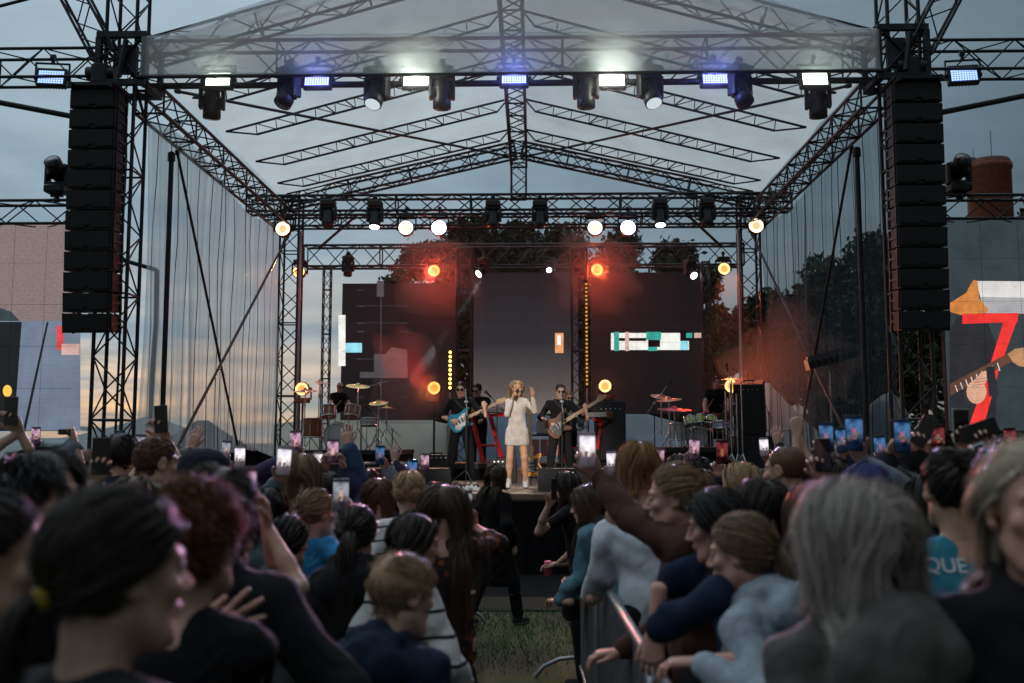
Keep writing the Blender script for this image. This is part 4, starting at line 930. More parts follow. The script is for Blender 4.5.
# speakers, amplifiers, wedges
def cabinet(label, px, Y, w_, d_, h, rz=0, z0=0, tiltx=0, name='stage_speaker', group=None, cat='loudspeaker', grille=True):
    p = on_stage(px, Y); t = thing(name, label, cat, (p[0], p[1], ZS + z0), R(rz), group); M_ = rot('X', tiltx)
    m = MB(); m.rbox(M_ @ Vector((0, 0, h / 2)), (w_, d_, h), .02, 3, M_); m.build('cabinet', mat('amp_vinyl', (.018, .018, .019), .6, 0, .3, 30, .3, 150), t)
    if grille:
        m = MB(); m.prism([(-w_ * .44, h * .06), (-w_ * .44, h * .82), (w_ * .44, h * .82), (w_ * .44, h * .06)][::-1], .02, M_, M_ @ Vector((0, -d_ / 2 - .006, 0))); m.build('grille', mat('amp_grille', (.03, .03, .032), .8, 0, .4, 120, .5, 300), t)
        m = MB()
        for k in range(5): m.tube(M_ @ Vector((-w_ * .3 + k * w_ * .15, -d_ / 2, h * .9)), M_ @ Vector((-w_ * .3 + k * w_ * .15, -d_ / 2 - .03, h * .9)), .014, 8)
        m.build('knob', M_SILV, t)
    m = MB(); m.tube(M_ @ Vector((-.1, 0, h + .0)), M_ @ Vector((-.1, 0, h + .03)), .012, 6); m.tube(M_ @ Vector((.1, 0, h)), M_ @ Vector((.1, 0, h + .03)), .012, 6); m.tube(M_ @ Vector((-.11, 0, h + .03)), M_ @ Vector((.11, 0, h + .03)), .014, 6); m.build('handle', M_RUBBER, t)
cabinet('black bass cabinet stack beside the pale orange floor lamp', 610, 20.5, .62, .5, 1.55)
cabinet('tall black speaker leaning back beside the dark drummer', 752, 21.0, .6, .5, 1.1, -18, .9, 14)
cabinet('black equipment case carrying the leaning speaker', 752, 21.0, .8, .6, .85, 0, 0, 0, 'equipment_case', None, 'case', False)
cabinet('black amplifier at the turquoise guitarist\'s feet', 436, 18.0, .55, .35, .5, 8)
cabinet('black amplifier with silver knobs left of the orange guitar stand'.replace('left of', 'beside'), 503, 18.2, .5, .35, .42, 0)
cabinet('black amplifier behind the bass player\'s legs', 583, 18.4, .6, .4, .6, -6)
for px, l in ((432, 'black wedge monitor at the stage edge before the turquoise guitarist'), (556, 'black wedge monitor at the stage edge before the bass player'), (610, 'black wedge monitor at the stage edge beside the raised bright phone'), (380, 'black wedge monitor at the stage edge on the drum side')):
    p = on_stage(px, 15.1); t = thing('monitor_wedge', l, 'stage monitor', p, 0, 'wedge monitors along the stage edge')
    m = MB(); M_ = rot('Z', 90); m.prism([(-.2, 0), (.25, 0), (.25, .12), (.02, .34), (-.2, .34)], .55, M_); m.build('cabinet', mat('amp_vinyl', (.018,) * 3), t)
    m = MB(); m.add([(-.24, .235, .135), (.24, .235, .135), (.24, .03, .33), (-.24, .03, .33)], [(0, 1, 2, 3)]); m.build('grille', mat('amp_grille', (.03,) * 3), t)
for px, py, l in ((371, 462, 'equipment case with a framed lid at the stage edge'), (404, 458, 'low grey equipment case beside the drum riser'), (345, 458, 'black cable case before the amber drums')):
    p = on_stage(px, 16.4); t = thing('flight_case', l, 'case', p, 0, 'equipment cases on the stage')
    m = MB(); m.box((0, 0, .2), (.7, .45, .38)); m.build('box', M_BLK2, t)
    m = MB()
    for x in (-.35, .35):
        for y in (-.225, .225): m.box((x, y, .2), (.03, .03, .4))
    for z in (.015, .385):
        for y in (-.226, .226): m.box((0, y, z), (.70, .028, .03))
        for x in (-.351, .351): m.box((x, 0, z), (.028, .45, .028))
    m.build('edge_frame', M_SILV, t)
# keyboards on red bent stands
def keyboard(label, slabel, px, py, Y, rz, w_=1.15, zfold=1):
    p = at(px, py, Y); h = p.z - ZS - .32 * 0
    t = thing('keyboard_stand', slabel, 'keyboard stand', (p.x, Y, ZS), R(rz), 'red keyboard stands')
    RED = mat('red_lacquer', (.55, .018, .015), .3, 0, .1, 6)
    for s in (-1, 1):
        x = s * .34
        m = MB(); m.box((x, 0, h - .04), (.07, .42, .05)); m.build('top_arm', RED, t)
        m = MB(); m.box((x, 0, .03), (.07, .46, .05)); m.build('foot', RED, t)
        m = MB(); a = Vector((x, .2, h - .06)); b = Vector((x, -.2, .05)); d = b - a
        m.box((a + b) / 2, (.07, .06, d.length), (d.to_track_quat('Z', 'X').to_matrix())); m.build('slant_leg', RED, t)
    m = MB(); m.tube((-.34, .0, h * .5), (.34, .0, h * .5), .025, 8); m.build('cross_bar', RED, t)
    t2 = thing('keyboard', label, 'keyboard', (p.x, Y, ZS + h), R(rz), 'keyboards on red stands')
    m = MB(); m.rbox((0, 0, .055), (w_, .34, .09), .02); m.build('body', mat('keyboard_case', (.30, .29, .28), .45, 0, .1, 9), t2)
    for s in (-1, 1): m = MB(); m.rbox((s * (w_ / 2 + .015), 0, .06), (.03, .36, .12), .012); m.build('end_cheek', mat('oiled_wood', (.32, .12, .04), .45, 0, .3, 12), t2)
    m = MB()
    for k in range(30): m.box((-w_ / 2 + .05 + k * (w_ - .1) / 29, .08, .103), ((w_ - .1) / 30 * .86, .15, .012))
    m.build('white_key', mat('ivory_plastic', (.7, .69, .65), .35), t2)
    m = MB()
    for k in range(29):
        if k % 7 not in (2, 6): m.box((-w_ / 2 + .05 + (k + .5) * (w_ - .1) / 29, .045, .114), (.012, .09, .014))
    m.build('black_key', M_BLK, t2)
    m = MB()
    for k in range(8): m.tube((-.4 + k * .1, -.1, .1), (-.4 + k * .1, -.1, .118), .012, 8)
    m.build('knob', M_BLK2, t2)
    return t
keyboard('grey keyboard with wooden ends before the keyboard player', 'red bent keyboard stand beside the singer', 489, 413, 20.2, 58, .95)
keyboard('low keyboard before the player in the grey jacket', 'red bent keyboard stand behind the bass player', 582, 418, 20.2, -24)
# laptop table
p = on_stage(545, 19.6); t = thing('laptop_table', 'small table with pale cloth front behind the singer', 'table', p)
m = MB(); m.box((0, 0, .86), (.6, .45, .03)); m.build('table_top', M_BLK2, t)
for x in (-.27, .27):
    for y in (-.19, .19): MB().tube((x, y, 0), (x, y, .85), .018, 7).build('leg', M_STEEL, t)
m = MB(); m.box((0, -.2, .62), (.52, .06, .32)); m.build('mixer_front', mat('rosy_metal', (.3, .12, .11), .5, .2), t)
m = MB()
for k in range(2): m.box((-.1 + k * .2, -.24, .66), (.035, .012, .26))
m.build('pale_strip', mat('pale_plastic', (.6, .6, .58), .5), t)
t2 = thing('laptop', 'open silver laptop standing on the small table', 'laptop', (p[0], p[1], ZS + .876), R(4))
m = MB(); m.rbox((0, 0, .012), (.36, .25, .022), .012); m.build('keyboard_deck', M_SILV, t2)
m = MB(); m.rbox((0, -.155, .15), (.36, .02, .26), .012, 3, rot('X', 12), 1); m.build('lid', mat('laptop_shell', (.55, .56, .58), .35, .6, .05, 5), t2)
m = MB(); m.lathe([(.022, 0), (.022, .003), (.001, .003)], 14, rot('X', 102), (0, -.167, .155)); m.build('badge', mat('dark_badge', (.05, .05, .05), .3), t2)
# guitars
def guitar(name, label, group, col, guard, body='double', scale=1.0, neckcol=(.42, .24, .1), dark=(.06, .03, .02), ns=6):
    """built upright: body bottom at z=0, neck up, face -y"""
    t = thing(name, label, 'guitar', (0, 0, 0), 0, group)
    if body == 'double':
        ol = [(0, 0), (.10, .01), (.16, .06), (.175, .12), (.15, .18), (.125, .225), (.13, .28), (.16, .34), (.155, .385), (.13, .40), (.09, .36), (.05, .325), (.03, .32),
              (-.03, .33), (-.05, .345), (-.08, .39), (-.12, .455), (-.155, .455), (-.165, .40), (-.14, .31), (-.122, .25), (-.14, .18), (-.172, .12), (-.16, .055), (-.1, .01)]
    else:
        ol = [(0, 0), (.09, .008), (.15, .05), (.165, .11), (.14, .18), (.11, .24), (.12, .29), (.15, .35), (.15, .40), (.12, .41), (.08, .37), (.03, .34), (-.03, .34), (-.08, .40), (-.13, .48), (-.16, .49), (-.165, .43), (-.13, .32), (-.11, .25), (-.14, .17), (-.165, .1), (-.15, .04), (-.09, .008)]
    # smooth the outline
    for _ in range(2):
        ol = [q for i in range(len(ol)) for q in ((ol[i][0] * .75 + ol[(i + 1) % len(ol)][0] * .25, ol[i][1] * .75 + ol[(i + 1) % len(ol)][1] * .25), (ol[i][0] * .25 + ol[(i + 1) % len(ol)][0] * .75, ol[i][1] * .25 + ol[(i + 1) % len(ol)][1] * .75))]
    n = len(ol); cxm, czm = 0, .2
    ins = [(x + (cxm - x) * .05, z + (czm - z) * .05) for x, z in ol]
    V = [(x, -.022, z) for x, z in ins] + [(x, -.014, z) for x, z in ol] + [(x, .014, z) for x, z in ol] + [(x, .022, z) for x, z in ins]
    Fc = [tuple(range(n)), tuple(range(4 * n - 1, 3 * n - 1, -1))] + [(j * n + i, (j + 1) * n + i, (j + 1) * n + (i + 1) % n, j * n + (i + 1) % n) for j in range(3) for i in range(n)]
    mesh('body', V, Fc, mat('guitar_' + '_'.join('%.2f' % c for c in col), col, .2, 0, .08, 4, spec=.6), t)
    m = MB(); m.prism([(.11, .07), (.13, .14), (.10, .2), (.105, .27), (.12, .33), (.04, .30), (-.04, .31), (-.09, .36), (-.10, .31), (-.06, .2), (-.02, .12), (.05, .09)], .006, None, (0, -.025, 0)); m.build('pickguard', mat('guard_%.2f' % guard[0], guard, .3), t)
    m = MB()
    for z in (.13, .19, .25): m.box((0, -.031, z), (.085, .012, .022))
    m.build('pickup', M_BLK2 if guard[0] > .3 else M_CHROME, t)
    m = MB(); m.box((0, -.03, .085), (.09, .014, .03)); m.build('bridge', M_CHROME, t)
    nl = .62 * scale
    m = MB(); m.add([(-.029, -.036, .27), (.029, -.036, .27), (.022, -.036, .3 + nl), (-.022, -.036, .3 + nl), (-.026, -.012, .27), (.026, -.012, .27), (.019, -.016, .3 + nl), (-.019, -.016, .3 + nl)],
        [(0, 1, 2, 3), (7, 6, 5, 4), (0, 4, 5, 1), (1, 5, 6, 2), (2, 6, 7, 3), (3, 7, 4, 0)]); m.build('neck', mat('maple_%.2f' % neckcol[0], neckcol, .4, 0, .2, 9), t)
    m = MB()
    for k in range(16): z = .3 + nl - nl * (1 - .5 ** (k / 9)) ; m.box((0, -.0375, z), (.05, .003, .004))
    m.build('fret', M_CHROME, t)
    z0 = .3 + nl
    m = MB(); m.prism([(-.022, z0), (-.045, z0 + .03), (-.05, z0 + .06), (-.03, z0 + .17), (-.005, z0 + .2), (.02, z0 + .18), (.03, z0 + .12), (.028, z0 + .04), (.022, z0)], .016, None, (0, -.02, 0)); m.build('headstock', mat('maple_%.2f' % neckcol[0], neckcol), t)
    m = MB()
    for k in range(ns): m.tube((-.04 + k * .004, -.02, z0 + .05 + k * .024), (-.075 + k * .006, -.02, z0 + .055 + k * .024), .007, 6); 
    m.build('tuning_peg', M_CHROME, t)
    m = MB()
    for k in range(ns): x = -.02 + .04 * k / (ns - 1); m.tube((x * 1.3, -.041, .09), (x, -.041, z0 + .06), .0012, 4, cap=False)
    m.build('string', M_CHROME, t)
    m = MB()
    for k in range(2): m.lathe([(.014, 0), (.012, .015), (.001, .016)], 12, rot('X', 90), (.1 - k * .015, -.026, .1 + k * .035))
    m.build('knob', M_CHROME, t)
    t.scale = (scale, 1, 1) if scale != 1 else (1, 1, 1)
    return t
# spare bass guitar leaning on a stand
gx = on_stage(531, 17.2)
gt = guitar('bass_guitar', 'honey orange bass guitar resting upright on a floor stand', None, (.58, .25, .04), (.05, .03, .02), 'bass', 1.25, (.46, .26, .1), ns=4)
gt.location = (gx[0], gx[1], gx[2] + .14); gt.rotation_euler = (R(-12), 0, R(6))
t = thing('guitar_stand', 'small black floor stand holding the honey orange bass guitar', 'guitar stand', gx)
m = MB(); m.tube((0, .12, .0), (0, .1, .55), .012, 6); m.tube((0, .1, .3), (-.16, -.12, .01), .012, 6); m.tube((0, .1, .3), (.16, -.12, .01), .012, 6); m.build('frame', M_BLK, t)
m = MB(); m.tube((-.1, -.08, .12), (-.1, .04, .12), .014, 6); m.tube((.1, -.08, .12), (.1, .04, .12), .014, 6); m.tube((-.1, .04, .12), (.1, .04, .12), .012, 6); m.build('cradle', M_RUBBER, t)
# music stands and singers' microphones
boom_mic('microphone stand with a boom beside the red keyboard stand', 497, 18.6, 1.45, 491, 397)
boom_mic('straight microphone stand before the turquoise guitarist', 466, 17.2, 1.42, 467, 416)
boom_mic('microphone stand before the bass player', 562, 17.2, 1.42, 563, 413)
boom_mic('microphone stand before the rosy tent', 770, 21.4, 1.35, 765, 404)
# effects boards, bottles, flowers on the edge
for px, l in ((462, 'dark effects board at the turquoise guitarist\'s feet'), (565, 'dark effects board at the bass player\'s feet')):
    p = on_stage(px, 16.0); t = thing('effects_board', l, 'effects board', p, R(5), 'effects boards')
    m = MB(); m.rbox((0, 0, .03), (.55, .28, .05), .02); m.build('board', M_BLK2, t)
    m = MB()
    for k in range(5): m.rbox((-.2 + k * .1, .02, .075), (.075, .13, .04), .01)
    m.build('pedal', mat('pedal_metal', (.25, .22, .2), .4, .5, .5, 6), t)
for px, Y, l in ((471, 15.0, 'crumpled pale towel at the stage edge beside the singer'), (553, 15.6, 'crumpled white towel at the stage edge before the bass player')):
    p = on_stage(px, Y); r = np.random.default_rng(int(px)); n = 14; X, Yv = np.meshgrid(np.linspace(-1, 1, n), np.linspace(-1, 1, n))
    Z = .06 * (1 - (X ** 2 + Yv ** 2) / 2.2) + .035 * np.sin(X * 6 + 1) * np.cos(Yv * 5) + r.normal(0, .006, X.shape)
    V = np.stack([X * .13, Yv * .1, np.clip(Z, 0, 1) + .004], -1).reshape(-1, 3); i = np.arange(n * n).reshape(n, n)
    o = mesh('towel', V, np.stack([i[:-1, :-1], i[:-1, 1:], i[1:, 1:], i[1:, :-1]], -1).reshape(-1, 4), mat('towel_cloth', (.62, .62, .58), .9), None, True); o.location = p; tag(o, l, 'towel', 'towels on the stage')
for px, Y, l in ((544, 17.6, 'clear green water bottle beside the honey orange bass'),):
    p = on_stage(px, Y); t = thing('water_bottle', l, 'bottle', p)
    m = MB(); m.lathe([(.033, 0), (.036, .02), (.034, .1), (.036, .16), (.03, .2), (.014, .225), (.014, .24)], 14); m.build('bottle', mat('bottle_green', (.1, .3, .2), .15), t)
    m = MB(); m.lathe([(.016, .24), (.016, .262), (.001, .263)], 12); m.build('cap', mat('cap_white', (.7, .7, .7), .4), t)
# railing along the stage edge, tree side
p0, p1 = at(752, 440, 24.0), at(800, 440, 24.0)
t = thing('stage_railing', 'thin dark railing at the back of the stage behind the green drums', 'railing', (p0.x, 24, ZS))
m = MB(); w_ = p1.x - p0.x
for z in (.5, 1.0): m.tube((0, 0, z), (w_, 0, z), .02, 6)
for k in range(6): m.tube((w_ * k / 5, 0, 0), (w_ * k / 5, 0, 1.0), .018, 6)
m.build('rail', M_STEEL, t)
# ------------------------------------------------------------------ smooth bodies: distance fields turned into one skin
class SDF:
    def __init__(s): s.p = []
    def cone(s, a, b, r0, r1, k=.03, sub=False): s.p.append(('c', np.array(a, float), np.array(b, float), r0, r1, k, sub)); return s
    def ell(s, c, r, k=.03, M=None, sub=False):
        s.p.append(('e', np.array(c, float), np.array(r, float), np.eye(3) if M is None else np.array(M, float), 0, k, sub)); return s
    def mesh(s, h, noise=0.0, nscale=9.0, seed=0, clip=None):
        lo = np.full(3, 1e9); hi = -lo
        for q in s.p:
            if q[6]: continue
            if q[0] == 'c': m = max(q[3], q[4]); a = np.minimum(q[1], q[2]) - m; b = np.maximum(q[1], q[2]) + m
            else: m = q[2].max(); a = q[1] - m; b = q[1] + m
            lo = np.minimum(lo, a); hi = np.maximum(hi, b)
        lo -= 2.5 * h; hi += 2.5 * h; n = np.ceil((hi - lo) / h).astype(int) + 1
        D = np.full(n, .5, np.float32)
        ax = [lo[i] + h * np.arange(n[i]) for i in range(3)]
        for q in s.p:
            kind, k, sub = q[0], q[5], q[6]
            if kind == 'c': m = max(q[3], q[4]) + k * 1.5 + 3 * h; a = np.minimum(q[1], q[2]) - m; b = np.maximum(q[1], q[2]) + m
            else: m = q[2].max() + k * 1.5 + 3 * h; a = q[1] - m; b = q[1] + m
            i0 = np.clip(((a - lo) / h).astype(int), 0, n - 1); i1 = np.clip(((b - lo) / h).astype(int) + 2, 1, n)
            sl_ = tuple(slice(x, y) for x, y in zip(i0, i1))
            X = ax[0][sl_[0]][:, None, None]; Y = ax[1][sl_[1]][None, :, None]; Z = ax[2][sl_[2]][None, None, :]
            if kind == 'c':
                A, B = q[1], q[2]; d = B - A; l2 = float(d @ d) + 1e-12
                t = np.clip(((X - A[0]) * d[0] + (Y - A[1]) * d[1] + (Z - A[2]) * d[2]) / l2, 0, 1)
                v = np.sqrt((X - A[0] - t * d[0]) ** 2 + (Y - A[1] - t * d[1]) ** 2 + (Z - A[2] - t * d[2]) ** 2) - (q[3] + (q[4] - q[3]) * t)
            else:
                Mt = q[3].T; r = q[2]
                px_ = Mt[0, 0] * (X - q[1][0]) + Mt[0, 1] * (Y - q[1][1]) + Mt[0, 2] * (Z - q[1][2])
                py_ = Mt[1, 0] * (X - q[1][0]) + Mt[1, 1] * (Y - q[1][1]) + Mt[1, 2] * (Z - q[1][2])
                pz_ = Mt[2, 0] * (X - q[1][0]) + Mt[2, 1] * (Y - q[1][1]) + Mt[2, 2] * (Z - q[1][2])
                k0 = np.sqrt((px_ / r[0]) ** 2 + (py_ / r[1]) ** 2 + (pz_ / r[2]) ** 2)
                k1 = np.sqrt((px_ / r[0] ** 2) ** 2 + (py_ / r[1] ** 2) ** 2 + (pz_ / r[2] ** 2) ** 2) + 1e-9
                v = k0 * (k0 - 1) / k1
            c = D[sl_]
            if sub: v = -v; hh_ = np.clip(.5 - .5 * (v - c) / k * -1, 0, 1); hh_ = np.clip(.5 + .5 * (v - c) / k, 0, 1); D[sl_] = c * (1 - hh_) + v * hh_ + k * hh_ * (1 - hh_)
            else: hh_ = np.clip(.5 + .5 * (c - v) / k, 0, 1); D[sl_] = c * (1 - hh_) + v * hh_ - k * hh_ * (1 - hh_)
        if noise:
            r = np.random.default_rng(seed + 11); X, Y, Z = np.meshgrid(*ax, indexing='ij', sparse=True); f = 0
            for j in range(5):
                u = r.normal(size=3); u[2] *= .8; u *= nscale * (1 + .45 * j) / np.linalg.norm(u)
                w0 = np.sin(X * u[1] * .8 - Z * u[0] * .7 + Y * u[2] * .6 + r.uniform(0, 6)); f = f + (1 - 2 * np.abs(np.sin((X * u[0] + Y * u[1] + Z * u[2]) * .8 + 1.1 * w0 + r.uniform(0, 6)))) * (.55 + .45 * np.sin(Z * u[0] * .5 + X * u[2] * .5 + r.uniform(0, 6))) / (1 + .35 * j)
            D = D + (noise * f).astype(np.float32)
        if clip is not None: D = np.maximum(D, (clip - ax[2])[None, None, :].astype(np.float32))
        return surface_net(D, lo, h)
def surface_net(D, lo, h):
    ins = D < 0; nx, ny, nz = D.shape
    acc = np.zeros((nx - 1, ny - 1, nz - 1, 3), np.float32); cnt = np.zeros((nx - 1, ny - 1, nz - 1), np.float32)
    for axis in range(3):
        sa = [slice(None)] * 3; sb = [slice(None)] * 3; sa[axis] = slice(0, -1); sb[axis] = slice(1, None)
        a, b = D[tuple(sa)], D[tuple(sb)]; cr = (a < 0) != (b < 0)
        t = np.where(cr, a / np.where(a == b, 1, a - b), 0).astype(np.float32)
        o1, o2 = [i for i in range(3) if i != axis]
        for d1 in (0, 1):
            for d2 in (0, 1):
                sc = [slice(None)] * 3; sc[o1] = slice(d1, cr.shape[o1] - 1 + d1); sc[o2] = slice(d2, cr.shape[o2] - 1 + d2)
                c_ = cr[tuple(sc)]; tt = t[tuple(sc)]
                cnt += c_; acc[..., axis] += np.where(c_, tt, 0); acc[..., o1] += c_ * d1; acc[..., o2] += c_ * d2
    act = cnt > 0; idx = np.full(act.shape, -1, np.int64); idx[act] = np.arange(act.sum())
    cells = np.argwhere(act); V = lo + h * (cells + acc[act] / cnt[act][:, None])
    Fs = []
    for axis in range(3):
        sa = [slice(None)] * 3; sb = [slice(None)] * 3; sa[axis] = slice(0, -1); sb[axis] = slice(1, None)
        a, b = ins[tuple(sa)], ins[tuple(sb)]; o1, o2 = [(1, 2), (2, 0), (0, 1)][axis]
        cr = a != b; e = np.argwhere(cr)
        ok = (e[:, o1] > 0) & (e[:, o2] > 0) & (e[:, o1] < D.shape[o1] - 1) & (e[:, o2] < D.shape[o2] - 1); e = e[ok]
        if not len(e): continue
        fl = a[tuple(e.T)]
        def ci(d1, d2):
            q = e.copy(); q[:, o1] -= d1; q[:, o2] -= d2; return idx[tuple(q.T)]
        Q = np.stack([ci(1, 1), ci(0, 1), ci(0, 0), ci(1, 0)], 1)
        Q[~fl] = Q[~fl][:, ::-1]; Fs.append(Q)
    return V, np.concatenate(Fs)
def xf(V, M): M = np.array(M); return V @ M[:3, :3].T + M[:3, 3]
def join(*parts):
    """(V, F, material index) parts into one mesh"""
    Vs, Fs, Is, b = [], [], [], 0
    for V, Fc, i in parts:
        Vs.append(V); Fs.append(Fc + b); Is.append(np.full(len(Fc), i) if np.isscalar(i) else i); b += len(V)
    return np.concatenate(Vs), np.concatenate(Fs), np.concatenate(Is)
def uvsphere(c, r, n=14, m=10):
    th = np.linspace(0, np.pi, m + 1); ph = np.linspace(0, 2 * np.pi, n, endpoint=False)
    V = np.array([[math.sin(t) * math.cos(p), math.sin(t) * math.sin(p), math.cos(t)] for t in th for p in ph]) * r + np.array(c)
    Fc = np.array([[i * n + j, (i + 1) * n + j, (i + 1) * n + (j + 1) % n, i * n + (j + 1) % n] for i in range(m) for j in range(n)])
    return V, Fc

# ---- heads: origin between the ears, face towards +y
def make_head(h, fem):
    s = SDF(); q = .94 if fem else 1.0
    s.ell((0, -.012, .03), (.077, .097, .085), .01)
    s.ell((0, .03, -.035), (.060 * q, .066, .086), .02)
    s.cone((-.012, .074, -.107), (.012, .074, -.107), .020 * q, .020 * q, .025)
    for x in (-1, 1):
        s.cone((x * .048 * q, .0, -.06), (x * .03, .05, -.098), .022, .02, .03)
        s.ell((x * .043, .063, -.022), (.022, .02, .018), .02)
        s.cone((x * .012, .086, .024), (x * .042, .074, .022), .011 if fem else .013, .009, .015)
    s.cone((0, .086, .018), (0, .112, -.026), .008, .0105, .012)
    s.ell((0, .113, -.030), (.012, .011, .009), .008)
    for x in (-1, 1):
        s.ell((x * .0125, .103, -.033), (.0075, .0095, .0075), .006)
        s.ell((x * .032, .098, .004), (.019, .016, .012), .012, sub=True)
    s.ell((0, .088, -.0635), (.024, .011, .009), .008)
    s.cone((-.017, .0905, -.059), (0, .0985, -.0585), .0045, .0065, .006); s.cone((.017, .0905, -.059), (0, .0985, -.0585), .0045, .0065, .006)
    s.cone((-.014, .0905, -.0715), (.014, .0905, -.0715), .005, .005, .006); s.ell((0, .0935, -.0715), (.011, .007, .006), .006)
    s.cone((-.021, .100, -.0652), (.021, .100, -.0652), .0018, .0018, .003, sub=True)
    for x in (-1, 1):
        s.ell((x * .079, -.012, -.002), (.010, .021, .032), .008, np.array(rot('Z', -x * 22) @ rot('X', -10)))
        s.ell((x * .089, -.008, .0), (.006, .011, .018), .006, np.array(rot('Z', -x * 22) @ rot('X', -10)), sub=True)
        s.cone((x * .079, .002, -.028), (x * .076, -.002, -.034), .007, .007, .008)
    r = .049 if fem else .058
    s.cone((0, -.018, -.08), (0, -.04, -.205), r, r + .006, .03)
    s.ell((0, -.045, -.235), (.12, .07, .05), .06)
    V, Fc = s.mesh(h)
    c = V[Fc].mean(1)
    lips = (np.abs(c[:, 0]) < .020) & (c[:, 2] < -.0545 - 14 * c[:, 0] ** 2) & (c[:, 2] > -.0765 + 14 * c[:, 0] ** 2) & (c[:, 1] > .088 - np.abs(c[:, 0]) * .15)
    mi = np.where(lips, 1, 0)
    parts = [(V, Fc, mi)]
    for x in (-1, 1):
        ce = np.array((x * .0315, .0795, .0045)); eV, eF = uvsphere(ce, .0125, 18, 14)
        ec = eV[eF].mean(1) - ce; ec /= np.linalg.norm(ec, axis=1)[:, None]; dotp = ec[:, 1]
        parts.append((eV, eF, np.where(dotp > .88, 3, 2)))
        # lids: two shells hugging the ball
        for sg in (1, -1):
            th = np.linspace(-1.25, 1.25, 13); ro = np.linspace(0, 1, 5); P_ = []
            for t_ in th:
                for u in ro:
                    el = sg * (.16 + .05 * (sg < 0) + .95 * u) * (1) ; el0 = sg * ((.17 if sg > 0 else .24) * math.cos(t_ / 1.25 * 1.45) + .05)
                    e_ = el0 + (sg * 1.15 - el0) * u; d_ = np.array([math.sin(t_) * math.cos(e_), math.cos(t_) * math.cos(e_), math.sin(e_)])
                    P_.append(ce + d_ * (.0140 - .001 * u))
            P_ = np.array(P_); LF = np.array([[i * 5 + j, i * 5 + j + 1, (i + 1) * 5 + j + 1, (i + 1) * 5 + j] for i in range(12) for j in range(4)])
            rowi = np.array([j for i in range(12) for j in range(4)])
            parts.append((P_, LF, np.where((rowi == 0) & (sg > 0), 4, 0)))
        # brows
        bp = []
        for i, u in enumerate(np.linspace(0, 1, 9)):
            xx = x * (.012 + .036 * u); zz = .024 + .007 * math.sin(u * 2.2) - .003 * u; yy = .0985 - .020 * u ** 1.6 + .0005
            wz = .0038 * (1 - .6 * u) * (.8 if fem else 1.2)
            bp += [(xx, yy, zz - wz), (xx, yy + .0022, zz), (xx, yy - .001, zz + wz)]
        BF = np.array([[3 * i + j, 3 * i + j + 1, 3 * i + j + 4, 3 * i + j + 3] for i in range(8) for j in range(2)])
        parts.append((np.array(bp), BF, 4))
    return join(*parts)
# ---- hands: right hand, wrist at the origin, fingers +z, palm +y, thumb on -x
def make_hand(pose, h):
    P_ = {'grip': ((28, 42, 30), 4, .9), 'fist': ((84, 95, 60), 0, .35), 'open': ((8, 10, 8), 7, 1.0), 'spread': ((3, 6, 5), 15, 1.1), 'relax': ((24, 32, 22), 3, .7), 'mic': ((62, 72, 45), 0, .5)}[pose]
    bend, spread, th = P_; s = SDF()
    s.cone((0, 0, -.14), (0, 0, -.01), .029, .024, .02)
    s.ell((0, .0, .045), (.038, .014, .055), .015)
    for i, (x, z, ln, r) in enumerate(((-.030, .092, .074, .0088), (-.010, .098, .082, .0092), (.011, .094, .076, .0088), (.030, .083, .060, .0078))):
        s.cone((x * .5, 0, .01), (x, -.002, z), .013, .0115, .012)
        p = np.array((x, -.002, z)); a = 0; sp = math.radians((i - 1.5) * spread)
        for j, (f, b) in enumerate(zip((.45, .31, .24), bend)):
            a += math.radians(b + i * 2)
            d = np.array((math.sin(sp) * math.cos(a), math.sin(a), math.cos(sp) * math.cos(a))); e = p + d * ln * f
            s.cone(p, e, r * (1 - .09 * j), r * (1 - .09 * (j + 1)), .004); p = e
    s.cone((-.012, .004, .015), (-.033, .012, .042), .016, .0125, .012)
    p = np.array((-.033, .012, .042)); d1 = np.array((-.55 * th - .05, .35 if pose in ('grip', 'fist', 'mic') else .12, .75)); d1 /= np.linalg.norm(d1); e = p + d1 * .036
    s.cone(p, e, .0115, .0098, .006)
    d2 = np.array((-.25 * th + (.35 if pose in ('fist', 'mic') else 0), .55 if pose in ('grip', 'fist', 'mic') else .1, .8)); d2 /= np.linalg.norm(d2); s.cone(e, e + d2 * .03, .0098, .008, .004)
    return s.mesh(h)
_hc = {}
def head_of(fem, fine):
    k = (fem, fine)
    if k not in _hc: _hc[k] = make_head(.0036 if fine else .006, fem)
    return _hc[k]
def hand_of(pose, left):
    if pose not in _hc: _hc[pose] = make_hand(pose, .0045)
    V, Fc = _hc[pose]
    if left: return V * np.array((-1, 1, 1)), Fc[:, ::-1]
    return V, Fc

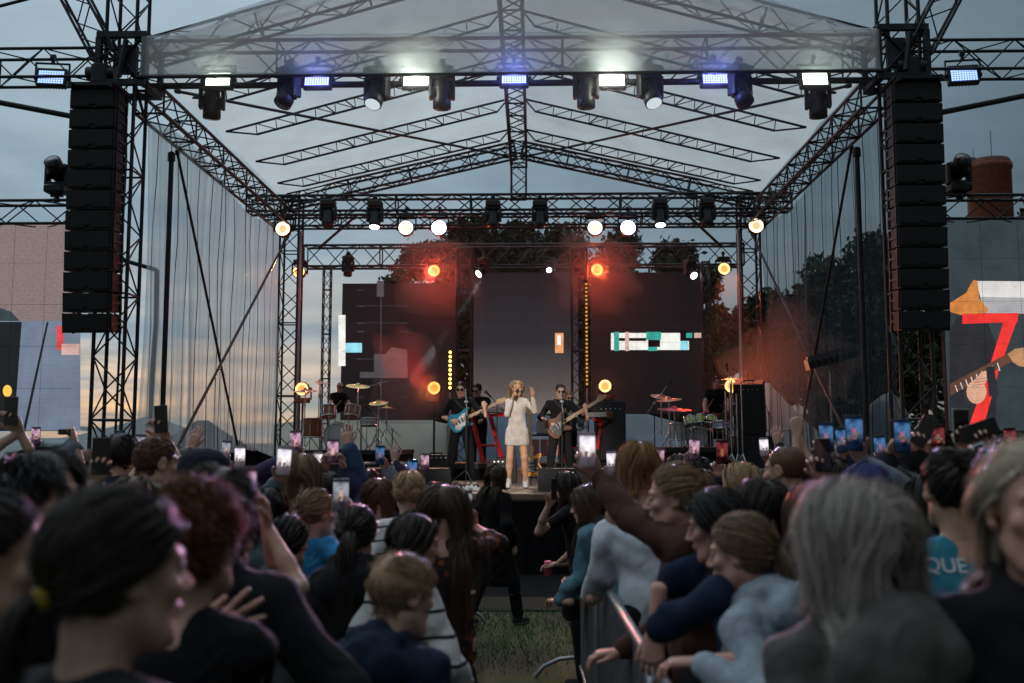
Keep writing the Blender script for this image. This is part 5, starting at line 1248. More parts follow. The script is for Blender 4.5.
# ---- materials for people
def skin_mat(name, col):
    m = mat('skin_' + name, col, .5, 0, .16, 22, .2, 420, spec=.35, wear=tuple(c * k for c, k in zip(col, (1.02, .8, .76))))
    b = m.node_tree.nodes['Principled BSDF']; b.inputs['Subsurface Weight'].default_value = .0
    return m
SKINS = {'fair': (.52, .32, .24), 'pink': (.50, .27, .21), 'tan': (.40, .23, .15), 'olive': (.36, .21, .14), 'bronze': (.56, .32, .19)}
LIPM = mat('lips', (.40, .19, .15), .35, 0, .1, 30); EYEW = mat('eye_white', (.32, .30, .28), .2, 0, .03, 4); EYED = mat('iris', (.05, .05, .045), .12, 0, .3, 60, spec=.8)
def cloth_mat(name, col, pat=None, col2=None, sc=1.0):
    key = 'cloth_' + name
    if key in _mc: return _mc[key]
    m = mat(key, col, .85, 0, .22, 7, .35, 260, spec=.12, sheen=.01 + .2 * sum(col) / 3); t = m.node_tree; b = t.nodes['Principled BSDF']
    tcw = N(t, 'ShaderNodeTexCoord'); mpw = N(t, 'ShaderNodeMapping'); mpw.inputs['Scale'].default_value = (1, 1, .62); mpw.inputs['Rotation'].default_value = (.3, .5, 0); L(t, tcw.outputs['Object'], mpw.inputs[0])
    nw = N(t, 'ShaderNodeTexNoise', i_Scale=9.0, i_Detail=3.0, i_Roughness=.5, i_Distortion=1.6); nw.noise_type = 'RIDGED_MULTIFRACTAL' if hasattr(nw, 'noise_type') else 'FBM'; L(t, mpw.outputs[0], nw.inputs['Vector'])
    bw = N(t, 'ShaderNodeBump', i_Strength=.55, i_Distance=.022); L(t, nw.outputs['Fac'], bw.inputs['Height'])
    b0 = [n for n in t.nodes if n.type == 'BUMP' and n != bw][0]; L(t, bw.outputs[0], b0.inputs['Normal'])
    if pat == 'stripes':
        tcn = N(t, 'ShaderNodeTexCoord'); sp = N(t, 'ShaderNodeSeparateXYZ'); L(t, tcn.outputs['Object'], sp.inputs[0])
        wob = mth(t, 'MULTIPLY_ADD', mth(t, 'SINE', mth(t, 'MULTIPLY', sp.outputs[0], 16)), .012, sp.outputs[2])
        k = mth(t, 'GREATER_THAN', mth(t, 'FRACT', mth(t, 'MULTIPLY', wob, 13.5 * sc)), .86)
        L(t, mixc(t, k, col, col2), b.inputs['Base Color'])
    elif pat == 'denim':
        tcn = N(t, 'ShaderNodeTexCoord'); n2 = N(t, 'ShaderNodeTexNoise', i_Scale=5.0, i_Detail=10.0, i_Roughness=.75); L(t, tcn.outputs['Object'], n2.inputs['Vector'])
        L(t, ramp(t, n2.outputs['Fac'], [(.32, tuple(c * .55 for c in col)), (.7, col2 or tuple(min(1, c * 1.4) for c in col))]), b.inputs['Base Color'])
    elif pat == 'floral':
        tcn = N(t, 'ShaderNodeTexCoord'); n2 = N(t, 'ShaderNodeTexVoronoi', i_Scale=22.0 * sc); L(t, tcn.outputs['Object'], n2.inputs['Vector'])
        L(t, mixc(t, ramp(t, n2.outputs['Distance'], [(.25, (1, 1, 1)), (.42, (0, 0, 0))]), col, col2), b.inputs['Base Color'])
    return m
def hair_mat(name, root, tip, rough=.45):
    key = 'hair_' + name
    if key in _mc: return _mc[key]
    m = bpy.data.materials.new(key); m.use_nodes = True; t = m.node_tree; b = t.nodes['Principled BSDF']
    g = N(t, 'ShaderNodeNewGeometry'); tcn = N(t, 'ShaderNodeTexCoord')
    no = N(t, 'ShaderNodeTexNoise', i_Scale=9.0, i_Detail=3.0); L(t, tcn.outputs['Object'], no.inputs['Vector'])
    f = mth(t, 'MULTIPLY_ADD', g.outputs['Random Per Island'], .6, mth(t, 'MULTIPLY', no.outputs['Fac'], .4))
    c = ramp(t, f, [(.1, tuple(x * .6 for x in root)), (.5, tuple(x * .75 + y * .25 for x, y in zip(root, tip))), (.9, tuple(x * .2 + y * .8 for x, y in zip(root, tip)))])
    L(t, c, b.inputs['Base Color']); b.inputs['Roughness'].default_value = rough; b.inputs['Specular IOR Level'].default_value = .22
    _mc[key] = m; return m
HAIR = {'black': ((.008, .007, .007), (.02, .016, .015)), 'dark': ((.018, .012, .009), (.045, .03, .022)), 'brown': ((.045, .026, .015), (.10, .06, .035)), 'chestnut': ((.07, .03, .016), (.14, .065, .035)),
        'auburn': ((.10, .035, .015), (.22, .085, .04)), 'lightbrown': ((.13, .075, .042), (.26, .16, .10)), 'blonde': ((.30, .185, .10), (.56, .385, .235)), 'sandy': ((.20, .122, .066), (.40, .26, .155)),
        'ash': ((.23, .19, .165), (.54, .48, .44)), 'ginger': ((.20, .09, .035), (.36, .19, .08)), 'paleblonde': ((.47, .36, .265), (.74, .61, .49))}

# ---- hair: strands grown from the scalp, kept off the head and shoulders, drawn as thin ribbons
EC, ER = np.array((0, -.012, .03)), np.array((.077, .097, .085))
def hairline(y): return np.interp(y, [-.11, -.07, -.035, -.02, .0, .012, .03, .05, .07, .085], [-.085, -.075, -.06, -.045, .03, .012, .02, .045, .072, .09])
def scalp(n, r):
    out = []; tot = 0
    while tot < n:
        d = r.normal(size=(n * 2, 3)); d /= np.linalg.norm(d, axis=1)[:, None]; p = EC + d * ER
        p = p[p[:, 2] > hairline(p[:, 1])]; out.append(p); tot += len(p)
    return np.concatenate(out)[:n]
def cap_mesh(off):
    n, m = 44, 28; th = np.linspace(0, np.pi, m + 1); ph = np.linspace(0, 2 * np.pi, n, endpoint=False)
    V = np.array([[math.sin(t) * math.cos(p), math.sin(t) * math.sin(p), math.cos(t)] for t in th for p in ph]); V = EC + V * (ER + off)
    Fc = np.array([[i * n + j, (i + 1) * n + j, (i + 1) * n + (j + 1) % n, i * n + (j + 1) % n] for i in range(m) for j in range(n)])
    k = V[:, 2] > hairline(V[:, 1]) - .004; Fc = Fc[k[Fc].all(1)]
    return V, Fc
def push(P_, H, Hi, cols, extra):
    """keep points outside the head (head frame) and the body's round volumes"""
    q = P_ @ Hi[:3, :3].T + Hi[:3, 3]; d = (q - EC) / (ER + extra[:, None]); l = np.linalg.norm(d, axis=1); ins = l < 1
    q2 = EC + d / np.maximum(l, 1e-6)[:, None] * (ER + extra[:, None]); q[ins] = q2[ins]
    q3 = np.array((0, .02, -.04)); d = (q - q3) / (np.array((.066, .07, .085)) + extra[:, None]); l = np.linalg.norm(d, axis=1); ins = l < 1
    q2 = q3 + d / np.maximum(l, 1e-6)[:, None] * (np.array((.066, .07, .085)) + extra[:, None]); q[ins] = q2[ins]
    P_ = q @ H[:3, :3].T + H[:3, 3]
    for a, b, ra in cols:
        ab = b - a; t = np.clip(((P_ - a) @ ab) / (ab @ ab), 0, 1); c = a + t[:, None] * ab; v = P_ - c; l = np.linalg.norm(v, axis=1)
        rr = ra + extra * .8; ins = l < rr; P_[ins] = (c + v / np.maximum(l, 1e-6)[:, None] * rr[:, None])[ins]
    return P_
def ribbons(paths, wd, H, r, taper=True):
    n, K, _ = paths.shape; tg = np.gradient(paths, axis=1); tg /= np.linalg.norm(tg, axis=2)[..., None] + 1e-9
    c = H[:3, 3] + H[:3, :3] @ EC; out = paths - c; out[..., 2] *= .25; out /= np.linalg.norm(out, axis=2)[..., None] + 1e-9
    sd = np.cross(tg, out); sd /= np.linalg.norm(sd, axis=2)[..., None] + 1e-9; up = np.cross(sd, tg)
    a = r.normal(0, .55, n)[:, None, None]; sd = sd * np.cos(a) + up * np.sin(a)
    ww = wd * r.uniform(.6, 1.4, n)[:, None] * (np.interp(np.linspace(0, 1, K), [0, .12, .7, 1], [.7, 1, .9, .15]) if taper else 1)
    Vl = paths - sd * ww[..., None] * .5; Vr = paths + sd * ww[..., None] * .5
    V = np.stack([Vl, Vr], 2).reshape(-1, 3); b = (np.arange(n) * K * 2)[:, None] + (np.arange(K - 1) * 2)[None]
    Fc = np.stack([b, b + 1, b + 3, b + 2], -1).reshape(-1, 4); return V, Fc
def grow_hair(st, H, cols, r, dens=1.0):
    """st: style, length, volume, curl, tie, density"""
    H = np.array(H); Hi = np.linalg.inv(H); style = st.get('style', 'long'); Ln = st.get('len', .4); vol = st.get('vol', .018); curl = st.get('curl', 0.0)
    big = dens >= 1; n = int((3600 if big else 1900) * dens * st.get('dens', 1)); wd = st.get('w', .0055) / math.sqrt(max(dens, .3)) * (.52 if big else .9); parts = []
    cV, cF = cap_mesh(.006 + (.004 if style != 'buzz' else -.003)); parts.append((xf(cV, H), cF, 0))
    roots = scalp(n, r); partx = st.get('part', .01)
    def toworld(p): return p @ H[:3, :3].T + H[:3, 3]
    if style in ('tail', 'bun', 'twobuns'):
        tie = np.array(st.get('tie', (0, -.115, .03))); K = 9; u = np.linspace(0, 1, K)[None, :, None]
        ties = np.where((roots[:, :1] > 0), tie * np.array((1, 1, 1)), tie * (np.array((-1, 1, 1)) if style == 'twobuns' else 1)) if style == 'twobuns' else np.repeat(tie[None], n, 0)
        pth = roots[:, None] * (1 - u) + ties[:, None] * u
        off = .008 + vol * .5 * r.uniform(.1, 1, n)[:, None]
        d = (pth - EC) / ER; l = np.linalg.norm(d, axis=2, keepdims=True); surf = EC + d / np.maximum(l, 1e-6) * (ER + off[..., None])
        k = np.clip((1 - u) * 3.0, 0, 1) * (1) ; pth = surf * k + pth * (1 - k)
        pth += r.normal(0, .0012, pth.shape); fl = (r.random(n) < .06)[:, None, None]; bow = np.sin(np.linspace(0, 3.14, K))[None, :, None]
        nr = (roots - EC) / ER ** 2; nr /= np.linalg.norm(nr, axis=1)[:, None]; pth += nr[:, None] * bow * (np.where(fl, r.uniform(.004, .02, n)[:, None, None], 0) + (.0035 * np.sin(np.floor(roots[:, :1] / .016) * 5 + np.floor(roots[:, 2:] / .016) * 3))[:, None]); parts.append((*ribbons(toworld(pth), wd, H, r), 0))
        tw = toworld(tie[None])[0]; back = H[:3, :3] @ np.array(st.get('dir', (0, -1, .1))); back /= np.linalg.norm(back)
        if style == 'tail':
            m = int(420 * dens) + 60; K = 15; P_ = np.repeat(tw[None], m, 0) + r.normal(0, .007, (m, 3)); D_ = np.repeat(back[None], m, 0) + r.normal(0, .22, (m, 3)); pts = [P_.copy()]
            ds = Ln / K * r.uniform(.75, 1.05, m)[:, None]; ex = r.uniform(.005, .05, m)
            for s_ in range(K - 1):
                D_ = D_ * .62 + np.array((0, 0, -1)) * .38 + r.normal(0, .03 + curl * .1, (m, 3)); D_ /= np.linalg.norm(D_, axis=1)[:, None]
                P_ = push(P_ + D_ * ds, H, Hi, cols, ex); pts.append(P_.copy())
            parts.append((*ribbons(np.stack(pts, 1), wd * .9, H, r), 0))
            bV, bF = uvsphere((0, 0, 0), 1, 12, 8); parts.append((bV * .018 + tw, bF, 1))
        else:
            for tw_ in ([tie] if style == 'bun' else [tie, tie * np.array((-1, 1, 1))]):
                R_ = st.get('r', .042); c = tw_ + np.array(st.get('dir', (0, -1, .3))) * R_ * .6; m = int(260 * dens) + 60; K = 9
                a0 = r.normal(size=(m, 3)); a0 /= np.linalg.norm(a0, axis=1)[:, None]; b0 = np.cross(a0, r.normal(size=(m, 3))); b0 /= np.linalg.norm(b0, axis=1)[:, None]
                tt = np.linspace(-1, 1, K)[None, :, None]; pp = c + (a0[:, None] * np.cos(tt) + b0[:, None] * np.sin(tt)) * R_ * r.uniform(.85, 1.15, m)[:, None, None]
                parts.append((*ribbons(toworld(pp), wd, H, r), 0)); bV, bF = uvsphere(c, R_ * .92, 14, 10); parts.append((xf(bV, H), bF, 0))
    else:
        short = style in ('short', 'buzz', 'curly'); K = 7 if short else 17
        lens = Ln * r.uniform(.75, 1.08, n)
        if style == 'short': lens *= np.interp(roots[:, 2], [-.06, .02, .09], [.45, .7, 1.25])
        ex = .006 + vol * r.uniform(.05, 1, n) ** .8; fly = r.random(n) < .035; ex = np.where(fly, ex + r.uniform(.004, .022, n), ex)
        up = np.interp(roots[:, 2], [.0, .11], [.55, 1.0]); ex = ex * up
        if style == 'buzz': ex = ex * 0 + .003
        P_ = toworld(roots); pts = [P_.copy()]
        nrm = (roots - EC) / ER ** 2; nrm /= np.linalg.norm(nrm, axis=1)[:, None]
        sx = np.where(roots[:, 0] > partx, 1.0, -1.0)
        fwd = st.get('fwd', -.25)
        comb = np.stack([sx * st.get('out', .6), np.full(n, fwd), np.full(n, -.6)], 1)
        if style in ('short', 'buzz'): comb = np.stack([sx * .3, np.full(n, st.get('fwd', .25)), np.where(roots[:, 2] > .06, .1, -.8)], 1)
        if style == 'curly': comb = r.normal(size=(n, 3)) + nrm * .6
        tang = comb - nrm * (comb * nrm).sum(1)[:, None]; tang /= np.linalg.norm(tang, axis=1)[:, None] + 1e-9
        D_ = (tang + nrm * st.get('lift', .12 if style == 'buzz' else .28 if style == 'short' else .45)) @ H[:3, :3].T; D_ /= np.linalg.norm(D_, axis=1)[:, None]
        ds = (lens / (K - 1))[:, None]; ph = r.uniform(0, 6.28, n); cl = np.floor(ph * 3)
        for s_ in range(K - 1):
            g = np.array((0, 0, -1.0))
            if short: D_ = D_ + (r.normal(0, .10 if style != 'curly' else .45, (n, 3)) + g * (.06 if style == 'curly' else .12))
            else:
                q = P_ @ Hi[:3, :3].T + Hi[:3, 3]; on = (q[:, 2] > -.02)[:, None]
                tq = (q - EC) / ER ** 2; tq /= np.linalg.norm(tq, axis=1)[:, None] + 1e-9
                cb2 = comb - tq * (comb * tq).sum(1)[:, None]; cb2 = cb2 / (np.linalg.norm(cb2, axis=1)[:, None] + 1e-9) @ H[:3, :3].T
                D_ = np.where(on, D_ * .5 + cb2 * .5 + g * .18, D_ * .55 + g * .45) + r.normal(0, .035 + .05 * curl, (n, 3))
            D_ /= np.linalg.norm(D_, axis=1)[:, None] + 1e-9
            P_ = P_ + D_ * ds
            if curl and not short: P_ = P_ + curl * .02 * np.stack([np.sin(s_ * 1.4 + cl), np.cos(s_ * 1.4 + cl * 1.7), np.zeros(n)], 1)
            if curl and style == 'curly': P_ = P_ + curl * .012 * np.stack([np.sin(s_ * 2 + ph), np.cos(s_ * 2 + ph), np.sin(s_ * 1.3 + ph)], 1)
            P_ = push(P_, H, Hi, cols, ex if not short else ex * .35 + .0013 * s_); pts.append(P_.copy())
            if not short:   # keep the face free
                q = P_ @ Hi[:3, :3].T + Hi[:3, 3]; f_ = (q[:, 1] > .04) & (np.abs(q[:, 0]) < .068) & (q[:, 2] < .08) & (q[:, 2] > -.16)
                q[f_, 0] = np.sign(q[f_, 0] + 1e-6) * .07; q[f_, 1] = np.minimum(q[f_, 1], .05); P_ = q @ H[:3, :3].T + H[:3, 3]; pts[-1] = P_.copy()
        A = np.stack(pts, 1)
        if not short:
            key = np.floor(roots[:, 0] / .022) * 7.1 + np.floor(roots[:, 1] / .03) * 3.7 + np.floor(roots[:, 2] / .03) * 1.9; _, ci = np.unique(key, return_inverse=True); nc = ci.max() + 1
            u = np.linspace(0, 1, K)[None, :, None]; amp = st.get('wave', .009); dc = r.normal(size=(nc, 3)); dc[:, 2] *= .15; fr = r.uniform(3, 8, nc)[ci][:, None, None]; phc = r.uniform(0, 6.28, nc)[ci][:, None, None]
            A = A + dc[ci][:, None, :] * amp * np.sin(fr * u + phc) * np.clip(u * 1.6, 0, 1)
            axis = A - (neck_axis := toworld(np.array([[0, -.02, -.1]]))[0]); axis[..., 2] = 0; axis /= np.linalg.norm(axis, axis=2)[..., None] + 1e-9
            A = A + axis * (r.uniform(-.3, 1, nc)[ci][:, None, None] * st.get('flip', .022) * u ** 3)
        parts.append((*ribbons(A, wd, H, r), 0))
    return join(*parts)

def ik(sh, tgt, l1, l2, hint):
    d = tgt - sh; Ld = np.linalg.norm(d); k = min(max(Ld / (l1 + l2 - .004), 1.0), 1.18); l1 *= k; l2 *= k
    Lm = min(Ld, l1 + l2 - .003); d = d / max(Ld, 1e-6); tgt = sh + d * Lm; Lm = max(Lm, .12)
    a = (l1 * l1 - l2 * l2 + Lm * Lm) / (2 * Lm); hh_ = math.sqrt(max(l1 * l1 - a * a, 0))
    p = np.array(hint, float); p = p - d * (p @ d); p /= np.linalg.norm(p) + 1e-9
    return sh + d * a + p * hh_, tgt
def frame(o, z, y):
    """matrix with origin o, +z along z, +y near y"""
    z = np.array(z, float); z /= np.linalg.norm(z); y = np.array(y, float); y = y - z * (y @ z); y /= np.linalg.norm(y) + 1e-9; x = np.cross(y, z)
    M = np.eye(4); M[:3, 0] = x; M[:3, 1] = y; M[:3, 2] = z; M[:3, 3] = o; return M

NP_ = [0]
def person(label, loc, height, yaw=0, skin='fair', fem=True, hair=None, haircol='brown', head=(0, 0, 0), top=None, bottom=None, shoes=(.03, .03, .03), arms=None, lean=0, fine=False, dens=.6,
           headk=1.0, group=None, sunglasses=False, legs='stand', wide=1.0, cap=None, extra=None, seed=None, twist=0):
    """one standing or sitting person; head = (turn, nod, tilt) in degrees; arms = {'L': spec, 'R': spec}"""
    NP_[0] += 1; r = np.random.default_rng(seed or 100 + NP_[0]); sc = height / 1.72
    root = thing('person', label, 'person', loc, R(yaw), group); root.scale = (sc,) * 3
    Wi = np.linalg.inv(np.array(Matrix.LocRotScale(Vector(loc), Matrix.Rotation(R(yaw), 3, 'Z').to_quaternion(), Vector((sc,) * 3))))
    top = dict(top or {}); bottom = dict(bottom or {}); arms = dict(arms or {})
    hz = .92
    def LN(p):
        p = np.array(p, float)
        a = math.radians(lean); y, z = p[1], p[2] - hz; tw = math.radians(twist)
        x, y2, z2 = p[0], y * math.cos(a) + z * math.sin(a), -y * math.sin(a) + z * math.cos(a) + hz
        return np.array((x * math.cos(tw) - y2 * math.sin(tw), x * math.sin(tw) + y2 * math.cos(tw), z2))
    sw = (.150 if fem else .172) * wide
    neck = LN((0, -.025, 1.455)); hc = LN((0, .012 + .0 * lean, 1.60)); 
    Rl = (Matrix.Rotation(R(twist), 3, 'Z') @ Matrix.Rotation(R(-lean * .5), 3, 'X') @ Matrix.Rotation(R(head[0]), 3, 'Z') @ Matrix.Rotation(R(-head[1]), 3, 'X') @ Matrix.Rotation(R(head[2]), 3, 'Y'))
    H = np.eye(4); H[:3, :3] = np.array(Rl) * headk; H[:3, 3] = neck + np.array(Rl) @ (np.array((0, .037, .145)) * (1 + (headk - 1) * .6))
    skm = skin_mat(skin, SKINS[skin]); rt = top.get('r', 1.0)
    # skeleton
    J = {}
    hands = []
    for sd, x in (('L', -1), ('R', 1)):
        sh = LN((x * sw, -.015, 1.375)); sp = arms.get(sd, 'down')
        if isinstance(sp, str): sp = {'mode': sp}
        mode = sp.get('mode', 'to')
        tgt = None
        if mode == 'down': tgt = LN((x * (sw + .07), .04, .90)); hint = (x * .5, -1, 0); hd = (x * .05, .25, -1); pal = (-x, .1, 0); pose = 'relax'
        elif mode == 'bar': tgt = LN((x * .15, .36, 1.03)); hint = (x * .35, -.7, -1); hd = (-x * .4, 1, -.1); pal = (0, 0, -1); pose = 'relax'
        elif mode == 'fold': tgt = LN((-x * .06, .22, 1.12)); hint = (x, -.2, -.7); hd = (-x, .2, .1); pal = (0, -1, 0); pose = 'relax'
        else:
            tgt = xf(np.array(sp['p'], float)[None], Wi)[0] if sp.get('world', True) else np.array(sp['p'], float)
            hint = sp.get('hint', (x * .7, -.2, -1)); hd = sp.get('dir', (0, .1, 1)); pal = sp.get('palm', (0, -1, 0)); pose = sp.get('pose', 'grip')
            if sp.get('world', True) and sp.get('wdir'):
                hd = Wi[:3, :3] @ np.array(sp['wdir'], float); pal = Wi[:3, :3] @ np.array(sp['wpalm'], float)
        if tgt[2] > sh[2]: sh = sh + np.array((-x * .015, 0, min(.05, (tgt[2] - sh[2]) * .15)))
        el, wr = ik(sh, np.array(tgt), .29, .255, hint)
        if mode == 'to' and np.linalg.norm(np.array(tgt) - wr) > .06: print('REACH', label[:40], sd, round(float(np.linalg.norm(np.array(tgt) - wr)), 2))
        J[sd] = (sh, el, wr); M = frame(wr, hd, pal); Mh = M.copy(); Mh[:3, :3] *= .97
        hands.append((sd, pose, Mh))
    kn, an = {}, {}
    for sd, x in (('L', -1), ('R', 1)):
        hp = np.array((x * .09, 0, hz))
        if legs == 'sit': kn[sd] = np.array((x * .17, .40, .56)); an[sd] = np.array((x * .18, .36, .1)); hp = np.array((x * .1, -.02, .56))
        elif legs == 'walk': kn[sd] = np.array((x * .09, .16 * x + .04, .50)); an[sd] = np.array((x * .08, (.30 if x > 0 else -.34), .09 + (.05 if x < 0 else 0)))
        elif legs == 'apart': kn[sd] = np.array((x * .115, .03 + .02 * x, .49)); an[sd] = np.array((x * .135, -.015 + .05 * x, .09))
        elif legs == 'wide': kn[sd] = np.array((x * .15, .03, .49)); an[sd] = np.array((x * .19, -.01, .09))
        else: kn[sd] = np.array((x * .095, .02, .49)); an[sd] = np.array((x * .10, -.015, .09))
        J['h' + sd] = hp
    # the body itself
    b = SDF()
    b.cone(neck + np.array((0, -.0, -.02)), hc + np.array((0, -.03, -.05)), .05, .047, .03)
    b.ell(LN((0, -.01, 1.27)), (.145 * wide, .09, .17), .05); b.ell(LN((0, 0, 1.06)), (.125 * wide, .085, .14), .05)
    b.ell((LN((0, 0, .93)) if legs != 'sit' else (0, 0, .6)), (.145 * wide, .10, .11), .05)
    for sd, x in (('L', -1), ('R', 1)):
        sh, el, wr = J[sd]; a_ = .9 if fem else 1.05
        b.cone(LN((x * .06, -.015, 1.395)), sh, .045, .048 * a_, .04); b.cone(sh, el, .046 * a_, .037 * a_, .03); b.cone(el, el * .6 + wr * .4, .038 * a_, .036 * a_, .02); b.cone(el * .6 + wr * .4, wr, .036 * a_, .025 * a_, .02)
        b.cone(J['h' + sd], kn[sd], .078, .053, .04); b.cone(kn[sd], kn[sd] * .65 + an[sd] * .35 + np.array((0, -.012, 0)), .052, .055, .03); b.cone(kn[sd] * .65 + an[sd] * .35 + np.array((0, -.012, 0)), an[sd], .055, .034, .02)
        b.cone(an[sd] + np.array((0, -.02, -.045)), an[sd] + np.array((x * .015, .14, -.055)), .036, .026, .02)
    bV, bF = b.mesh(.017 if not fine else .013)
    hV, hF, hI = head_of(fem, fine); parts = [(bV, bF, 0), (xf(hV, H), hF, hI)]
    for sd, pose, Mh in hands:
        v, f = hand_of(pose, sd == 'L'); parts.append((xf(v, Mh), f, 0))
    V, Fc, I = join(*parts); hm_ = hair_mat(haircol, *HAIR[haircol])
    mesh('body', V, Fc, [skm, LIPM, EYEW, EYED, hm_], root, True, I)
    # top
    vox = .016 if not fine else .012
    kind = top.get('kind', 'hoodie'); o = {'tight': .010, 'tee': .015, 'hoodie': .024, 'jacket': .026, 'coat': .030, 'dress': .011, 'sweat': .025}[kind] * rt
    t = SDF(); zb = top.get('hem', {'tight': .95, 'tee': .90, 'hoodie': .86, 'jacket': .84, 'coat': .45, 'dress': .62, 'sweat': .86}[kind])
    if legs == 'sit': zb = max(zb, .7)
    bx, by = (.150 + o) * wide, .098 + o
    if not top.get('off'): t.ell(LN((0, -.015, 1.29)), (bx, by, .155 + o * .4), .05)
    else: t.ell(LN((0, -.01, 1.21)), (bx + .01, by + .005, .125 + o * .4), .04)
    t.ell(LN((0, 0, 1.10)), ((.132 + o) * wide, .092 + o, .17), .06)
    if legs != 'sit': t.ell(LN((0, .0, max(zb + .06, .9))), ((.150 + o) * wide, .108 + o, .24), .05)
    else: t.ell((0, 0, .70), ((.15 + o) * wide, .11 + o, .2), .05)
    if zb < .75:
        t.cone((-.05, 0, .86), (-.075, 0, zb + .06), .125 + o, .115 + o, .06); t.cone((.05, 0, .86), (.075, 0, zb + .06), .125 + o, .115 + o, .06)
    slv = top.get('sleeve', 'long')
    for sd, x in (('L', -1), ('R', 1)):
        sh, el, wr = J[sd]; a_ = .92 if fem else 1.05
        if top.get('off') in (x, 2): t.cone(sh * .6 + el * .4, el, .055 + o, .046 + o, .03)
        else:
            t.cone(LN((x * .05, -.02, 1.41)), sh, .043 + o * .5, .046 + o * .7, .04)
            t.cone(sh, el if slv != 'short' else sh * .45 + el * .55, .044 * a_ + o * .6, .036 * a_ + o * .85, .03)
        if slv == 'long':
            e = el * .1 + wr * .9; t.cone(el, el * .5 + e * .5, .036 * a_ + o * .85, .034 * a_ + o * .8, .03); t.cone(el * .5 + e * .5, e, .036 * a_ + o * .9, .027 * a_ + o * .8, .02)
            d = (e - el) / (np.linalg.norm(e - el) + 1e-6)
            for q in (.28, .5, .72): c = el + (e - el) * q; t.cone(c - d * .003, c + d * .003, .036 * a_ + o * (1.0 - .25 * q), .036 * a_ + o * (1.0 - .25 * q), .012)
        elif slv == 'half': t.cone(el, el * .75 + wr * .25, .042 + o, .04 + o, .02)
    if kind in ('hoodie', 'jacket') and top.get('hood', kind == 'hoodie'):
        t.ell(LN((0, -.135, 1.39)), (.145, .065, .105), .03); t.ell(LN((0, -.085, 1.48)), (.108, .055, .04), .03)
        t.cone(LN((-.075, -.03, 1.475)), LN((-.05, .075, 1.42)), .026, .022, .02); t.cone(LN((.075, -.03, 1.475)), LN((.05, .075, 1.42)), .026, .022, .02)
    elif kind in ('jacket', 'coat'):
        t.cone(LN((-.06, -.05, 1.475)), LN((.06, -.05, 1.475)), .028, .028, .02); t.cone(LN((-.07, -.03, 1.475)), LN((-.045, .07, 1.42)), .024, .02, .02); t.cone(LN((.07, -.03, 1.475)), LN((.045, .07, 1.42)), .024, .02, .02)
    tV, tF = t.mesh(vox, top.get('wr', .004 + o * .24), top.get('ws', 15.0), seed=NP_[0], clip=zb)
    # cut the bottom hem clean and the neck open
    tm = cloth_mat(top.get('name', 'top'), top.get('col', (.05, .05, .055)), top.get('pat'), top.get('col2'), top.get('ps', 1.0))
    names = {'tight': 'shirt', 'tee': 'shirt', 'hoodie': 'hoodie', 'jacket': 'jacket', 'coat': 'coat', 'dress': 'dress', 'sweat': 'sweatshirt'}
    to = mesh(names[kind], tV, tF, tm, root, True)
    # legs' clothes
    if bottom.get('kind', 'trousers') != 'none':
        g = SDF(); bo = bottom.get('o', .014)
        if bottom.get('kind') == 'skirt':
            g.cone((0, 0, .95), (0, .0, bottom.get('hem', .35)), .14, .24, .03); nm = 'skirt'
        else:
            g.ell((0, 0, .93) if legs != 'sit' else (0, 0, .6), (.155 * wide + bo, .108 + bo, .10), .04); nm = 'trousers'
            for sd in 'LR':
                g.cone(J['h' + sd], kn[sd], .082 + bo, .056 + bo, .03); e = kn[sd] * .06 + an[sd] * .94; g.cone(kn[sd], e, .057 + bo, .046 + bo, .03)
        gV, gF = g.mesh(.02 if not fine else .016, .004, 9, seed=NP_[0] + 3)
        mesh(nm, gV, gF, cloth_mat(bottom.get('name', 'black_jeans'), bottom.get('col', (.016, .016, .018)), bottom.get('pat'), bottom.get('col2')), root, True)
    for sd, x in (('L', -1), ('R', 1)):
        f = SDF(); a0 = an[sd]; z0 = a0[2] - .09 + .0
        f.cone((a0[0], a0[1] - .035, z0 + .045), (a0[0] + x * .01, a0[1] + .13, z0 + .036), .042, .034, .03); f.ell((a0[0] + x * .006, a0[1] + .05, z0 + .02), (.046, .14, .022), .02); f.cone((a0[0], a0[1] - .01, z0 + .06), a0 + np.array((0, -.005, bottom.get('boot', .02))), .047, .044, .02)
        fV, fF = f.mesh(.011); mi = (fV[fF].mean(1)[:, 2] < z0 + .022).astype(int)
        mesh('shoe', fV, fF, [cloth_mat('shoe_%.2f_%.2f' % (shoes[0], shoes[2]), shoes), mat('shoe_sole', (.45, .44, .42), .6) if not bottom.get('darksole') else M_RUBBER], root, True, mi)
    # hair
    cols = [(J['L'][0], J['R'][0], .062 + o), (LN((0, -.01, 1.36)), LN((0, .0, 1.05)), .118 + o), (LN((-.07, -.01, 1.3)), LN((-.06, 0, 1.0)), .11 + o), (LN((.07, -.01, 1.3)), LN((.06, 0, 1.0)), .11 + o), (neck, hc + np.array((0, -.03, -.05)), .054)]
    cols = [(np.array(a), np.array(b_), c) for a, b_, c in cols]
    if hair:
        V, Fc, I = grow_hair(hair, H, cols, r, dens)
        mesh('hair', V, Fc, [hm_, cloth_mat('band_' + hair.get('band', 'black'), {'black': (.01, .01, .01), 'yellow': (.5, .36, .04)}[hair.get('band', 'black')])], root, True, I)
    Hm = Matrix([[float(x) for x in q] for q in H])
    if sunglasses:
        m = MB()
        for x in (-1, 1): m.prism(disc(x * .033, .002, .029, .021, 14), .004, None, (0, .106, 0)); m.tube((x * .06, .1, .008), (x * .08, -.01, .01), .003, 5)
        m.tube((-.008, .108, .008), (.008, .108, .008), .003, 5); o_ = m.build('sunglasses', mat('dark_glass', (.01, .01, .012), .08, 0, .1, 5, spec=.8), root); o_.matrix_local = Hm
